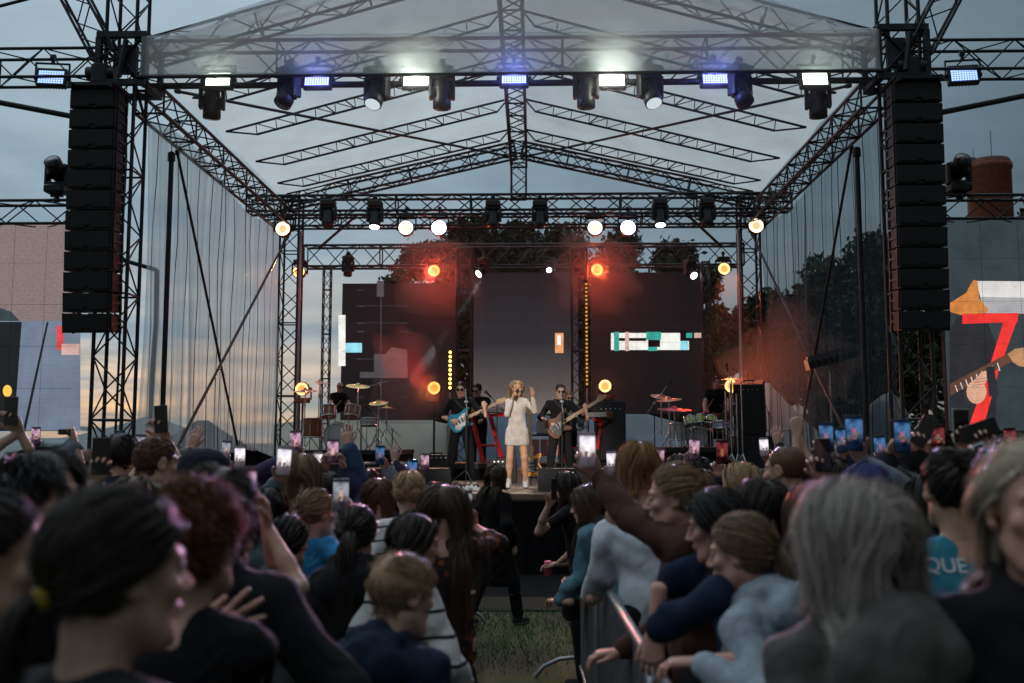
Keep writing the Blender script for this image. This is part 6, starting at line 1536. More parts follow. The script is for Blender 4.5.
    if cap:
        m = MB(); m.lathe([(.098, -.005), (.101, .02), (.095, .06), (.07, .092), (.03, .106), (.001, .108)], 24); m.V = [(x, y * 1.13 - .012, z + .03) for x, y, z in m.V]
        c_ = m.build('cap', cloth_mat('cap_%.2f_%.2f' % (cap['col'][0], cap['col'][2]), cap['col']), root); c_.matrix_local = Hm
        if cap.get('brim'):
            a = np.linspace(-1.15, 1.15, 13); m = MB()
            V = [(.1 * math.sin(q), .105 * math.cos(q) - .005, .034) for q in a] + [(.088 * math.sin(q) * 1.05, .095 * math.cos(q) + .075 * max(0, math.cos(q * 1.2)) + .0, .028 - .012 * abs(math.sin(q))) for q in a]
            V2 = [(x, y, z - .005) for x, y, z in V]; n = 13
            m.add(V + V2, [(i, i + 1, n + i + 1, n + i) for i in range(n - 1)] + [(2 * n + n + i, 2 * n + n + i + 1, 2 * n + i + 1, 2 * n + i) for i in range(n - 1)] + [(n + i, n + i + 1, 3 * n + i + 1, 3 * n + i) for i in range(n - 1)])
            q = m.build('brim', cloth_mat('cap_%.2f_%.2f' % (cap['col'][0], cap['col'][2]), cap['col']), root); q.matrix_local = Hm
    root['_h'] = 0; del root['_h']
    return dict(root=root, H=Hm, J=J, LN=LN, top=(tV, tF), top_obj=to, sc=sc, Wi=Wi, hands={sd: Mh for sd, p_, Mh in hands})
# ------------------------------------------------------------------ phones
def picture_mat(name, base, spots, st):
    """a phone screen showing the small bright stage"""
    if name in _mc: return _mc[name]
    m = bpy.data.materials.new(name); m.use_nodes = True; t = m.node_tree; t.nodes.clear()
    tcn = N(t, 'ShaderNodeTexCoord'); no = N(t, 'ShaderNodeTexNoise', i_Scale=26.0, i_Detail=4.0); L(t, tcn.outputs['Object'], no.inputs['Vector'])
    vo = N(t, 'ShaderNodeTexVoronoi', i_Scale=42.0); L(t, tcn.outputs['Object'], vo.inputs['Vector'])
    sp = N(t, 'ShaderNodeSeparateXYZ'); L(t, tcn.outputs['Object'], sp.inputs[0])
    zz = mth(t, 'MULTIPLY_ADD', sp.outputs[2], 6.4, .5)
    lay = ramp(t, zz, [(.0, (.03, .03, .035)), (.30, (.10, .09, .11)), (.42, (.55, .5, .5)), (.62, (1, 1, 1)), (.86, (.8, .8, .85)), (.90, (.06, .06, .07))])
    c = ramp(t, no.outputs['Fac'], base); c = mixc(t, 1.0, c, lay, 'MULTIPLY')
    fx = mth(t, 'ABSOLUTE', mth(t, 'MULTIPLY', sp.outputs[0], 90)); fz = mth(t, 'ABSOLUTE', mth(t, 'MULTIPLY_ADD', sp.outputs[2], 34, .1))
    fig = mth(t, 'LESS_THAN', mth(t, 'MAXIMUM', fx, fz), .8)
    c = mixc(t, mth(t, 'MULTIPLY', fig, .7), c, spots)
    e = N(t, 'ShaderNodeEmission', i_Strength=st); L(t, c, e.inputs['Color'])
    o = N(t, 'ShaderNodeOutputMaterial'); L(t, e.outputs[0], o.inputs[0]); _mc[name] = m; return m
PIC = {'white': picture_mat('pic_white', [(.3, (.5, .45, .5)), (.6, (.85, .82, .85))], (.95, .9, .9), .95),
       'pink': picture_mat('pic_pink', [(.35, (.06, .03, .06)), (.55, (.5, .3, .4)), (.7, (.8, .7, .75))], (.75, .4, .35), .85),
       'blue': picture_mat('pic_blue', [(.35, (.02, .05, .14)), (.6, (.10, .25, .5)), (.75, (.4, .5, .6))], (.5, .15, .2), .6),
       'red': picture_mat('pic_red', [(.35, (.02, .01, .015)), (.6, (.35, .06, .07)), (.75, (.5, .3, .35))], (.5, .2, .1), .5),
       'grey': picture_mat('pic_grey', [(.3, (.12, .12, .15)), (.6, (.4, .4, .46)), (.75, (.6, .6, .65))], (.6, .4, .3), .7),
       'dark': mat('dark_screen_glass', (.01, .01, .012), .08, 0, .1, 9, spec=.7)}
def phone(label, pos, pic='dark', roll=0, yaw=0, tilt=0, case=(.02, .02, .022), back=False, sc=1.0):
    """screen faces -y before turning"""
    t = thing('smartphone', label, 'phone', pos, 0, 'phones held up by the crowd')
    t.rotation_euler = (R(tilt), R(roll), R(yaw)); t.scale = (sc,) * 3
    if back: t.rotation_euler = (R(tilt), R(roll), R(yaw + 180))
    m = MB(); m.rbox((0, 0, 0), (.076, .0095, .156), .0045, 3, None, 2); m.build('case', mat('phone_case_%.2f_%.2f' % (case[0], case[2]), case, .35, 0, .05, 9), t)
    w_, h_, r = .0355, .0755, .008
    pts = [(w_ - r + r * math.cos(R(a)), h_ - r + r * math.sin(R(a))) for a in range(0, 91, 30)] + [(-w_ + r + r * math.cos(R(a)), h_ - r + r * math.sin(R(a))) for a in range(90, 181, 30)] + [(-w_ + r + r * math.cos(R(a)), -h_ + r + r * math.sin(R(a))) for a in range(180, 271, 30)] + [(w_ - r + r * math.cos(R(a)), -h_ + r + r * math.sin(R(a))) for a in range(270, 361, 30)]
    mesh('screen', [(x, -.0052, z) for x, z in pts], [tuple(range(len(pts)))], PIC[pic], t)
    m = MB(); m.rbox((.018, .006, .052), (.034, .004, .036), .0015, 3, None, 1)
    for x, z in ((.010, .061), (.026, .061), (.010, .044)): m.lathe([(.0065, 0), (.0065, .003), (.001, .0032)], 12, rot('X', -90), (x, .008, z))
    m.build('camera', M_BLK, t); return t
def hold(pos, sd='R', off=(.0, .0), lowr=.115):
    """arm spec that puts a hand behind and round the lower half of a phone at pos"""
    x = 1 if sd == 'R' else -1
    p = Vector(pos) + Vector((x * (.045 + off[0]), .055, -lowr + off[1]))
    return dict(p=p, wdir=(-x * .42, -.22, .88), wpalm=(-x * .25, -1, -.15), pose='grip')
def hold2(pos, sd):
    x = 1 if sd == 'R' else -1
    p = Vector(pos) + Vector((x * .062, .05, -.13)); return dict(p=p, wdir=(-x * .12, -.25, .95), wpalm=(-x * .75, -.65, 0), pose='grip')
ONLY = None
def pp(label, px, py, d, yaw=0, **k):
    """a person whose hair top shows at pixel (px, py) standing d metres away"""
    p = at(px, py, d); ln = R(k.get('lean', 0)); hh_ = max(.95, min(1.98, (p.z - .012) * 1.72 / (.92 + .80 * math.cos(ln)))); o = math.sin(ln) * .72 * hh_ / 1.72
    return person(label, (p.x + math.sin(R(yaw)) * o, d - math.cos(R(yaw)) * o, 0), hh_, yaw, **k)
def T(kind, name, col, **k): return dict(kind=kind, name=name, col=col, **k)
def Bt(name='black_jeans', col=(.016, .016, .018), **k): return dict(name=name, col=col, **k)
JEANS = Bt('blue_jeans', (.05, .09, .16), pat='denim', col2=(.16, .24, .34))
G1, G2 = 'audience beside the pale curtain', 'audience behind the barrier'

# ------------------------------------------------------------------ performers
def pz(px, py, Y): return at(px, py, Y)
Ys = 15.9
s0 = at(517, 490, Ys)
singer = person('singer in a short glittering pale dress and white ankle boots singing into a microphone', (s0.x, Ys, ZS), 1.70, 180, 'bronze', True, {'style': 'long', 'len': .42, 'vol': .02, 'part': 0, 'curl': .12, 'fwd': -.9}, 'blonde', (6, 2, 0),
    T('dress', 'glitter_dress', (.80, .73, .68), hem=.68, r=.4, wr=.003), dict(kind='none', boot=.10), (.75, .73, .70),
    {'R': dict(p=(.075, .20, 1.42), world=False, hint=(.35, -.1, -1), dir=(-.35, .05, .9), palm=(-.6, .1, .2), pose='mic'), 'L': dict(p=(-.255, .27, 1.46), world=False, hint=(-.35, 0, -1), dir=(-.1, .4, .9), palm=(.8, .4, .1), pose='relax')}, fine=True, dens=1.0, legs='apart')
gm = _mc['cloth_glitter_dress']; t_ = gm.node_tree; b_ = t_.nodes['Principled BSDF']; b_.inputs['Metallic'].default_value = .25; b_.inputs['Roughness'].default_value = .32
vo = N(t_, 'ShaderNodeTexVoronoi', i_Scale=190.0); tcn_ = N(t_, 'ShaderNodeTexCoord'); L(t_, tcn_.outputs['Object'], vo.inputs['Vector']); bp_ = N(t_, 'ShaderNodeBump', i_Strength=.9, i_Distance=.01); L(t_, vo.outputs['Distance'], bp_.inputs['Height']); L(t_, bp_.outputs[0], b_.inputs['Normal'])
m = MB(); m.tube((0, 0, -.12), (0, 0, .04), .013, 10, .017); m.lathe([(.018, .04), (.026, .05), (.026, .075), (.018, .092), (.001, .096)], 14)
t = thing('microphone', 'black hand microphone held at the mouth of the singer', 'microphone', (0, 0, 0)); m.build('microphone_body', M_BLK2, t)
Mh = singer['root'].matrix_world
hp_ = Vector((s0.x, Ys, ZS)) + Matrix.Rotation(math.pi, 3, 'Z') @ (Vector((.005, .175, 1.50)) * (1.70 / 1.72)); t.location = hp_; t.rotation_euler = (R(-32), R(14), 0)
def performer(label, px, pyf, Y, h, z0, yaw=180, **k):
    p = at(px, pyf, Y); return person(label, (p.x, Y, z0), h, yaw, **k), p
BLKT = lambda n='black_tee', **k: T('tee', n, (.010, .010, .011), **k)
g1, p1 = performer('guitarist in black with dark glasses playing a turquoise guitar', 461, 470, 17.6, 1.79, ZS, 178, skin='fair', fem=False, hair={'style': 'short', 'len': .045, 'fwd': -.2}, haircol='dark', head=(-4, 10, 0),
    top=BLKT(sleeve='half'), arms={'R': dict(p=(.16, .24, 1.06), world=False, hint=(1, -.5, -.4), dir=(-.8, .15, -.3), palm=(-.1, -1, 0), pose='relax'), 'L': dict(p=(-.42, .30, 1.26), world=False, hint=(-.6, -.3, -1), dir=(.15, -.2, .9), palm=(.3, -1, 0), pose='grip')}, legs='wide', sunglasses=True)
gg = guitar('electric_guitar', 'turquoise electric guitar with a pale guard held by the guitarist in black', None, (.02, .22, .34), (.62, .64, .62), 'double', 1.0, (.5, .32, .14))
gg.location = Vector((p1.x - .19, 17.6 - .25, ZS + 1.0)); gg.rotation_euler = (R(-6), R(64), R(4))
g2, p2 = performer('bass player in black with red glasses behind the raised bright phone', 560, 470, 17.7, 1.76, ZS, 184, skin='fair', fem=False, hair={'style': 'short', 'len': .04, 'fwd': -.2}, haircol='dark', head=(8, 12, 0),
    top=BLKT(sleeve='half'), arms={'R': dict(p=(.20, .24, 1.04), world=False, hint=(1, -.5, -.4), dir=(-.7, .15, -.45), palm=(-.1, -1, 0), pose='relax'), 'L': dict(p=(-.42, .32, 1.24), world=False, hint=(-.6, -.3, -1), dir=(.15, -.2, .9), palm=(.3, -1, 0), pose='grip')}, legs='wide', sunglasses=True, wide=1.06)
gg = guitar('bass_guitar', 'dark wood bass guitar slung low on the bass player in black', None, (.14, .05, .025), (.02, .015, .012), 'bass', 1.18, (.44, .28, .14), ns=4)
gg.location = Vector((p2.x - .22, 17.7 - .27, ZS + .90)); gg.rotation_euler = (R(-6), R(58), R(-2))
for (x_, y_, z_, who) in ((p1.x, 17.6, ZS, 'the guitarist with the turquoise guitar'), (p2.x, 17.7, ZS, 'the bass player')):
    t = thing('guitar_strap', 'dark strap over the shoulder of ' + who, 'strap', (x_, y_, z_), 0, 'guitar straps')
    m = MB(); m.path([(.20, -.17, 1.03), (.12, -.16, 1.24), (-.02, -.165, 1.36), (-.10, -.09, 1.455), (-.13, .02, 1.46), (-.10, .13, 1.35)], [.022] * 6, 6); m.build('band', M_RUBBER, t)
p = at(478, 430, 21.0)
kb1 = person('keyboard player in black with dark glasses behind the grey keyboard', (p.x, 21.0, ZS + .12), 1.84, 172, 'fair', False, {'style': 'short', 'len': .055, 'fwd': -.35}, 'dark', (-12, 16, 0), T('hoodie', 'black_sweat', (.012, .012, .013), hood=False), Bt(), arms={'R': dict(p=(.17, .40, 1.0), world=False, hint=(1, -.4, -.3), dir=(-.2, 1, -.2), palm=(0, -.2, -1), pose='relax'), 'L': dict(p=(-.17, .40, 1.0), world=False, hint=(-1, -.4, -.3), dir=(.2, 1, -.2), palm=(0, -.2, -1), pose='relax')}, sunglasses=True)
p = at(568, 430, 21.0)
kb2 = person('keyboard player in a grey jacket with fair hair and dark glasses', (p.x, 21.0, ZS), 1.80, 186, 'fair', False, {'style': 'short', 'len': .06, 'fwd': -.3}, 'sandy', (10, 14, 0), T('jacket', 'grey_jacket', (.09, .09, .095)), Bt(), arms={'R': dict(p=(.17, .40, .98), world=False, hint=(1, -.4, -.3), dir=(-.2, 1, -.2), palm=(0, -.2, -1), pose='relax'), 'L': dict(p=(-.2, .40, .98), world=False, hint=(-1, -.4, -.3), dir=(.2, 1, -.2), palm=(0, -.2, -1), pose='relax')}, sunglasses=True)
def drummer(label, px, pyhead, Y, z0, yaw, hair, tops, sung, hc='dark'):
    p = at(px, pyhead, Y); h = (p.z - z0 - .0) / (1.72 - .36) * 1.72
    o = person(label, (p.x, Y, z0), min(1.9, max(1.5, h)), yaw, 'pink', False, hair, hc, (12, 10, 0), tops, Bt(), arms={'R': dict(p=(.22, .42, .98), world=False, hint=(1, -.3, -.5), dir=(-.3, .9, .3), palm=(-.4, 0, -1), pose='mic'), 'L': dict(p=(-.22, .42, .98), world=False, hint=(-1, -.3, -.5), dir=(.3, .9, .3), palm=(.4, 0, -1), pose='mic')}, legs='sit', sunglasses=sung)
    t = thing('drum_stool', 'round black stool under the ' + label.split(' ')[0] + ' drummer', 'stool', (p.x, Y, z0), 0, 'drum stools'); k = o['sc']
    m = MB(); m.lathe([(.17, .44 * k), (.19, .46 * k), (.19, .49 * k), (.17, .5 * k), (.001, .5 * k)], 18); m.build('seat', M_RUBBER, t)
    m = MB(); m.tube((0, 0, .2), (0, 0, .45 * k), .02, 8)
    for q in range(3): m.tube((0, 0, .3), (.22 * math.cos(2.1 * q), .22 * math.sin(2.1 * q), .01), .014, 6)
    m.build('stand', M_CHROME, t)
    for s_ in (-1, 1):
        t = thing('drumstick', 'pale wooden drumstick in the ' + ('raised' if s_ > 0 else 'lower') + ' hand of the ' + label.split(' ')[0] + ' drummer', 'drumstick', (0, 0, 0), 0, 'drumsticks')
        w0 = o['root'].matrix_world; Mx = Matrix.LocRotScale(Vector((p.x, Y, z0)), Matrix.Rotation(R(yaw), 3, 'Z').to_quaternion(), Vector((k,) * 3))
        a = Mx @ Vector((s_ * .19, .46, 1.02)); b2 = Mx @ Vector((s_ * .06, .80, 1.10 + .12 * (s_ > 0)))
        t.location = a; m = MB(); m.tube((0, 0, 0), b2 - a, .008, 6, .005); m.build('stick', mat('pale_hickory', (.5, .36, .2), .5), t)
    return o
drummer('bald drummer in black with dark glasses behind the amber drums', 339, 396, 23.2, ZS + .55, 200, None, BLKT(sleeve='short'), True)
drummer('dark drummer with short hair half hidden behind the chrome stands', 716, 391, 22.3, ZS + .3, 170, {'style': 'short', 'len': .04}, BLKT(sleeve='short'), False)

# ------------------------------------------------------------------ the audience, beside the pale curtain
def held(label, px, py, d, **k):
    pos = at(px, py, d); phone(label, pos, **k); return pos
pp('woman with a low dark ponytail in a yellow scrunchie looking across the crowd', 112, 487, 1.62, -36, fem=True, hair={'style': 'tail', 'tie': (0, -.118, -.035), 'len': .30, 'band': 'yellow', 'vol': .03, 'w': .004}, haircol='dark', head=(-8, 2, 0), top=T('tee', 'charcoal_knit', (.02, .022, .025)), fine=True, dens=1.7)
pp('person with auburn curls laying an open hand on the back before them', 194, 484, 2.3, -12, skin='fair', fem=True, hair={'style': 'curly', 'len': .06, 'curl': 1.0, 'vol': .03, 'w': .005}, haircol='auburn', head=(-10, 0, 0), top=T('tee', 'black_cotton', (.010, .010, .012)), fine=True, dens=1.3,
   arms={'R': dict(p=at(196, 640, 2.45), wdir=(.80, .2, .38), wpalm=(.1, .95, -.1), pose='spread', hint=(.8, -.5, -1))})
pp('girl with dark tied hair and a flushed cheek at the picture edge', -16, 492, 2.0, -62, fem=True, hair={'style': 'bun', 'tie': (0, -.09, .075), 'r': .04, 'w': .005}, haircol='dark', head=(-5, 4, 0), top=T('tee', 'maroon_top', (.05, .015, .018)), fine=True, dens=1.3)
pp('young man with a black bowl haircut looking across towards the stage', 42, 448, 2.95, -92, skin='fair', fem=False, hair={'style': 'short', 'len': .075, 'fwd': .5, 'vol': .02, 'lift': .3}, haircol='black', head=(-12, 2, 0), top=T('tee', 'black_cotton2', (.014, .013, .016)), fine=True, dens=1.2)
pp('man with a shaved ginger brown head and a pale green hood', 152, 434, 5.0, -24, fem=False, hair={'style': 'buzz', 'len': .012, 'dens': 1.6, 'w': .005}, haircol='chestnut', head=(-18, 4, 0), top=T('hoodie', 'pale_green_hoodie', (.30, .38, .32)), dens=.8)
pp('man with short dark hair behind the upright dark phone', 122, 432, 5.9, -8, fem=False, hair={'style': 'short', 'len': .04}, haircol='black', top=T('jacket', 'navy_jacket', (.02, .03, .06)))
q = held('dark phone held upright in one hand near the man with the black bowl haircut', 101, 456, 4.15, pic='dark', yaw=6)
pp('person in a pale grey sleeve holding up the upright dark phone', 76, 462, 4.6, -15, fem=True, hair={'style': 'long', 'len': .25}, haircol='dark', top=T('sweat', 'pale_grey_knit', (.24, .26, .28)), arms={'R': hold(q, 'L', (.01, 0))})
pp('man in a dark navy peaked cap turned towards the stage', 203, 449, 4.5, -56, fem=False, hair={'style': 'short', 'len': .03}, haircol='black', head=(-8, 2, 0), top=T('jacket', 'black_shell', (.015, .016, .02)), cap={'col': (.02, .02, .035), 'brim': True})
pp('broad person with wavy dark hair in a black jacket under the open hand', 214, 464, 2.75, -14, fem=False, hair={'style': 'short', 'len': .06, 'vol': .03, 'w': .005}, haircol='dark', head=(14, 0, 6), top=T('jacket', 'black_jacket', (.010, .011, .014), r=1.25, wr=.006), wide=1.12, fine=True, dens=1.2,
   arms={'R': dict(p=(.33, .10, .95), world=False, hint=(1, -.5, 0), dir=(0, .3, -1), palm=(-1, 0, 0), pose='relax')})
q = held('phone filming in two hands with a pearl strap dangling', 246, 489, 3.45, pic='pink', yaw=2)
pp('person in navy half hidden behind wavy dark hair, lifting the phone with the pearl strap', 226, 500, 3.2, -10, fem=True, hair={'style': 'short', 'len': .06}, haircol='black', top=T('tee', 'navy_cotton', (.018, .022, .045), sleeve='short'), arms={'R': hold2(q, 'R'), 'L': hold2(q, 'L')})
t = thing('phone_strap', 'loop of pearl beads hanging from the phone in two hands', 'strap', q)
m = MB()
for k in range(26): a = 2 * math.pi * k / 26; m.lathe([(.001, -.005), (.0045, -.003), (.0055, 0), (.0045, .003), (.001, .005)], 8, None, (.012 + .016 * math.sin(a), -.005, -.135 + .055 * math.cos(a)), False)
m.build('bead', mat('pearl', (.7, .55, .58), .2, 0, .1, 40), t)
pp('girl with long straight light brown hair in a lilac grey top', 302, 452, 6.0, 2, fem=True, hair={'style': 'long', 'len': .36, 'vol': .02}, haircol='lightbrown', top=T('tee', 'lilac_grey', (.34, .30, .36)), dens=.8)
q = held('phone with a bright pink screen held in a grey sleeve', 284, 461, 5.2, pic='white', yaw=3, roll=4)
pp('girl with smooth black hair holding up the bright pink phone', 268, 486, 5.0, -6, fem=True, hair={'style': 'long', 'len': .2, 'vol': .012}, haircol='black', top=T('jacket', 'grey_blue_jacket', (.12, .15, .19)), arms={'L': hold(q, 'L')})
pp('child with round dark hair and a small clip in a grey padded jacket', 288, 519, 4.55, -12, fem=True, hair={'style': 'bun', 'tie': (0, -.10, -.02), 'r': .022}, haircol='black', top=T('jacket', 'grey_padded', (.07, .075, .08), hood=True, wr=.008, ws=24), headk=1.12)
q = held('pale phone held high by a bare arm before the headband girl', 341, 495, 4.75, pic='grey', yaw=8, case=(.3, .3, .32))
pp('girl with sandy hair, a wide black headband and a blue top', 314, 487, 5.0, -35, fem=True, hair={'style': 'tail', 'tie': (0, -.11, .0), 'len': .22}, haircol='sandy', head=(0, 3, 0), top=T('tee', 'bright_blue', (.03, .20, .42), sleeve='short'), arms={'R': hold(q, 'R')}, cap=None)
pp('girl with a long dark ponytail hanging straight down a black jacket', 357, 505, 4.25, -4, fem=True, hair={'style': 'tail', 'tie': (0, -.118, .02), 'len': .46, 'vol': .03}, haircol='dark', top=T('jacket', 'black_shell2', (.014, .014, .017), hood=True), dens=.9)
pp('girl with brown shoulder hair behind the blonde with looped plaits', 378, 477, 6.3, 5, fem=True, hair={'style': 'long', 'len': .3}, haircol='chestnut', top=T('tee', 'plum_cotton', (.06, .03, .045)))
pp('blonde girl with looped plaits in a white top with black stripes', 409, 470, 5.7, 2, fem=True, hair={'style': 'twobuns', 'tie': (.045, -.085, .02), 'r': .032, 'dir': (0, -.6, -1)}, haircol='blonde', top=T('sweat', 'white_black_stripe', (.60, .59, .58), pat='stripes', col2=(.012, .012, .014)), dens=.9)
pp('girl with a dark bob turned aside in a cream sweater with thin black stripes', 407, 510, 3.95, -46, fem=True, hair={'style': 'long', 'len': .2, 'vol': .016, 'fwd': -.5}, haircol='dark', head=(-14, 10, 0), top=T('sweat', 'cream_black_stripe', (.52, .52, .50), pat='stripes', col2=(.012, .012, .014), ps=.72), bottom=Bt('pale_jeans', (.13, .22, .30), pat='denim', col2=(.30, .42, .50), o=.03), dens=.9, arms={'R': dict(p=(.20, .18, .94), world=False, hint=(.9, -.8, 0), dir=(-.2, .6, -.8), palm=(-1, 0, 0), pose='relax')})
pp('blond boy with a short fringe in a dark navy jacket', 393, 558, 3.1, -32, skin='fair', fem=False, hair={'style': 'short', 'len': .055, 'fwd': .5, 'vol': .02, 'dens': 1.5}, haircol='sandy', head=(-16, 8, 0), top=T('jacket', 'boy_navy_jacket', (.016, .024, .045), hood=True), headk=1.14, fine=True, dens=1.1)
q = held('phone with a glowing screen held by the woman with very long brown hair', 465, 505, 5.3, pic='grey', yaw=4)
pp('woman with very long brown hair and a patterned rust top filming the stage', 445, 483, 4.95, -8, skin='pink', fem=True, hair={'style': 'long', 'len': .68, 'vol': .03, 'curl': .15}, haircol='brown', head=(-6, 0, 0), top=T('tee', 'rust_pattern', (.03, .02, .02), pat='floral', col2=(.22, .06, .02), sleeve='half', hem=.82), bottom=Bt('black_skirt', (.012, .012, .013), kind='skirt', hem=.3), arms={'R': dict(hold(q, 'R'), hint=(1.6, -.3, -.5)), 'L': 'down'}, dens=1.0)
pp('woman walking in a long black coat and pale soled shoes before the stage', 495, 465, 10.2, -38, fem=True, hair={'style': 'long', 'len': .30, 'curl': .2, 'vol': .03}, haircol='brown', head=(-6, 6, 0), top=T('coat', 'black_coat', (.009, .009, .010), r=1.15), legs='walk', shoes=(.03, .03, .032))
q2 = at(345, 432, 6.6)
pp('person in a dark blue jacket raising one open hand', 367, 468, 6.8, 6, fem=True, hair={'style': 'long', 'len': .2}, haircol='black', top=T('jacket', 'dark_blue_denim', (.03, .06, .12), pat='denim', col2=(.05, .09, .17)), arms={'L': dict(p=q2 + Vector((.02, 0, -.10)), wdir=(-.1, .1, 1), wpalm=(0, 1, 0), pose='open', hint=(.6, -.2, -1))})
q = held('dark edged phone raised in two hands before the raised open hand', 333, 451, 6.5, pic='pink', yaw=0)
pp('person with short dark hair lifting a phone in both hands before the drums', 331, 470, 6.3, 0, fem=False, hair={'style': 'short', 'len': .04}, haircol='black', top=T('jacket', 'indigo_shell', (.03, .03, .07)), arms={'R': hold2(q, 'R'), 'L': hold2(q, 'L')})
q = held('small phone raised in one hand below the rosy wall picture', 380, 455, 8.2, pic='blue', yaw=-3)
pp('person with a dark violet woolly hat raising a small phone', 371, 472, 8.0, 0, fem=True, hair={'style': 'long', 'len': .15}, haircol='black', top=T('jacket', 'grey_shell', (.14, .14, .18)), arms={'R': hold(q, 'R')}, cap={'col': (.05, .03, .10)})
q = held('phone with a tiny bright stage picture beside the cap brim', 240, 457, 6.9, pic='white', yaw=2)
pp('person in a navy jacket filming beside the man in the cap', 246, 478, 6.6, 5, fem=True, hair={'style': 'long', 'len': .2}, haircol='dark', top=T('jacket', 'navy_shell', (.03, .045, .09)), arms={'L': hold(q, 'L')})
q = held('dark phone lifted high against the pale curtain', 161, 419, 5.6, pic='dark', roll=-4, yaw=5)
pp('person with dark hair reaching a dark phone high against the curtain', 184, 446, 5.9, 4, fem=False, hair={'style': 'short', 'len': .05}, haircol='dark', top=T('tee', 'red_tee', (.16, .04, .04), sleeve='short'), arms={'L': hold(q, 'R', (-.03, 0))})
pp('person with an open hand lifted before the black pointed tent', 212, 452, 7.4, 0, fem=True, hair={'style': 'long', 'len': .2}, haircol='brown', top=T('tee', 'olive_tee', (.06, .06, .04), sleeve='short'), arms={'L': dict(p=at(192, 448, 7.4), wdir=(.25, .1, 1), wpalm=(0, 1, 0), pose='open', hint=(.3, -.4, -1))})
q = held('phone held far up before the rose and blue screen', 11, 411, 5.3, pic='dark', yaw=-4)
pp('person with hidden face stretching an arm up before the video screen', 22, 452, 5.4, 0, fem=True, hair={'style': 'long', 'len': .3}, haircol='dark', top=T('tee', 'wine_tee', (.07, .02, .03), sleeve='short'), arms={'L': hold(q, 'R', (-.02, 0))})
q = at(65, 432, 6.2)
t = thing('action_camera', 'tiny black camera held out level in one hand', 'camera', q); m = MB(); m.rbox((0, 0, 0), (.08, .03, .035), .006); m.build('body', M_BLK2, t); m = MB(); m.lathe([(.012, 0), (.012, .012), (.001, .013)], 12, rot('X', -90), (.02, .016, 0)); m.build('lens', PIC['dark'], t)
pp('person in a grey blue sleeve holding out a tiny camera', 84, 448, 6.5, 5, fem=True, hair={'style': 'long', 'len': .3}, haircol='lightbrown', top=T('sweat', 'grey_blue_knit', (.17, .21, .26)), arms={'L': dict(p=q + Vector((.06, .02, -.07)), wdir=(-.3, .1, .9), wpalm=(-.9, -.3, 0), pose='fist')})
# small heads filling the gaps further off
FILL = [('person with short black hair in the dark between the curtain and the drums', 258, 468, 8.6, 'short', 'black', (.03, .03, .035), False), ('person with fair hair far off under the drum riser', 405, 464, 9.3, 'long', 'blonde', (.06, .05, .07), True),
        ('person in a violet top low under the bald drummer', 352, 482, 8.6, 'long', 'dark', (.10, .06, .16), True), ('short person with black hair beside the lilac grey top', 330, 492, 7.3, 'long', 'black', (.02, .02, .03), True),
        ('person in charcoal between the pearl strap phone and the girl in lilac grey', 262, 500, 6.1, 'short', 'dark', (.03, .03, .035), False), ('child with brown hair before the long haired woman', 428, 497, 6.8, 'long', 'brown', (.04, .03, .03), True),
        ('person in black close to the curtain foot', 60, 455, 7.5, 'short', 'black', (.02, .02, .02), False), ('person with dark long hair behind the shaved head', 176, 452, 7.6, 'long', 'dark', (.03, .03, .04), True), ('tall person in a black shirt under the tiny camera', 45, 446, 8.4, 'short', 'dark', (.02, .02, .022), False),
        ('person with brown hair below the dark phone', 134, 476, 4.4, 'long', 'brown', (.04, .045, .06), True)]
for l, px, py, d, st, hc_, c, fe in FILL: pp(l, px, py, d, rng.uniform(-20, 10), fem=fe, hair={'style': st, 'len': .045 if st == 'short' else .25}, haircol=hc_, top=T('tee' if d > 8 else 'jacket', 'fill_%.3f_%.3f' % (c[0], c[2]), c), dens=.45)

# ------------------------------------------------------------------ the audience behind the barrier
ph = at(555, 490, 7.5)
held('small dark phone pressed to the face of the girl nearest the stage', 554, 489, 7.35, pic='dark', yaw=60)
r1 = pp('girl with dark hair holding a small phone to her eye at the barrier end', 566, 472, 7.9, 58, lean=16, fem=True, hair={'style': 'long', 'len': .36}, haircol='dark', head=(8, 4, 0), top=T('tee', 'ink_tee', (.012, .012, .016), sleeve='short'), arms={'L': dict(hold(ph, 'L'), hint=(.4, .5, -1)), 'R': 'bar'}, dens=.7)
pp('girl in a denim jacket with long dark hair and one yellow braid', 584, 487, 6.6, 60, lean=20, fem=True, hair={'style': 'long', 'len': .42, 'vol': .024}, haircol='brown', head=(10, 4, 0), top=T('jacket', 'teal_denim', (.05, .14, .19), pat='denim', col2=(.14, .27, .33)), arms={'L': 'bar', 'R': 'bar'}, dens=.8)
pp('woman with reddish blonde hair and a white sweatshirt slipped off one shoulder', 634, 443, 5.35, 24, skin='tan', fem=True, hair={'style': 'long', 'len': .24, 'vol': .02, 'fwd': -.2, 'out': .4}, haircol='ginger', head=(-20, 0, 0), top=T('sweat', 'white_sweat', (.52, .55, .60), off=2, wr=.008, r=1.1, hem=.86), arms={'L': 'bar', 'R': 'bar'}, dens=1.0, lean=14)
q = held('bright white phone held out high over the barrier', 587, 450, 4.32, pic='white', yaw=20, case=(.5, .35, .33))
bh = pp('girl in a brown hoodie with beaded braids stretching a phone over the barrier', 672, 465, 4.0, 72, lean=10, skin='pink', fem=True, hair={'style': 'bun', 'tie': (0, -.10, .04), 'r': .036, 'vol': .014}, haircol='sandy', head=(4, 0, 0), top=T('hoodie', 'brown_hoodie', (.065, .030, .022), r=.8), arms={'L': dict(hold(q, 'R'), hint=(-.3, .3, -1)), 'R': 'bar'}, fine=True, dens=1.2)
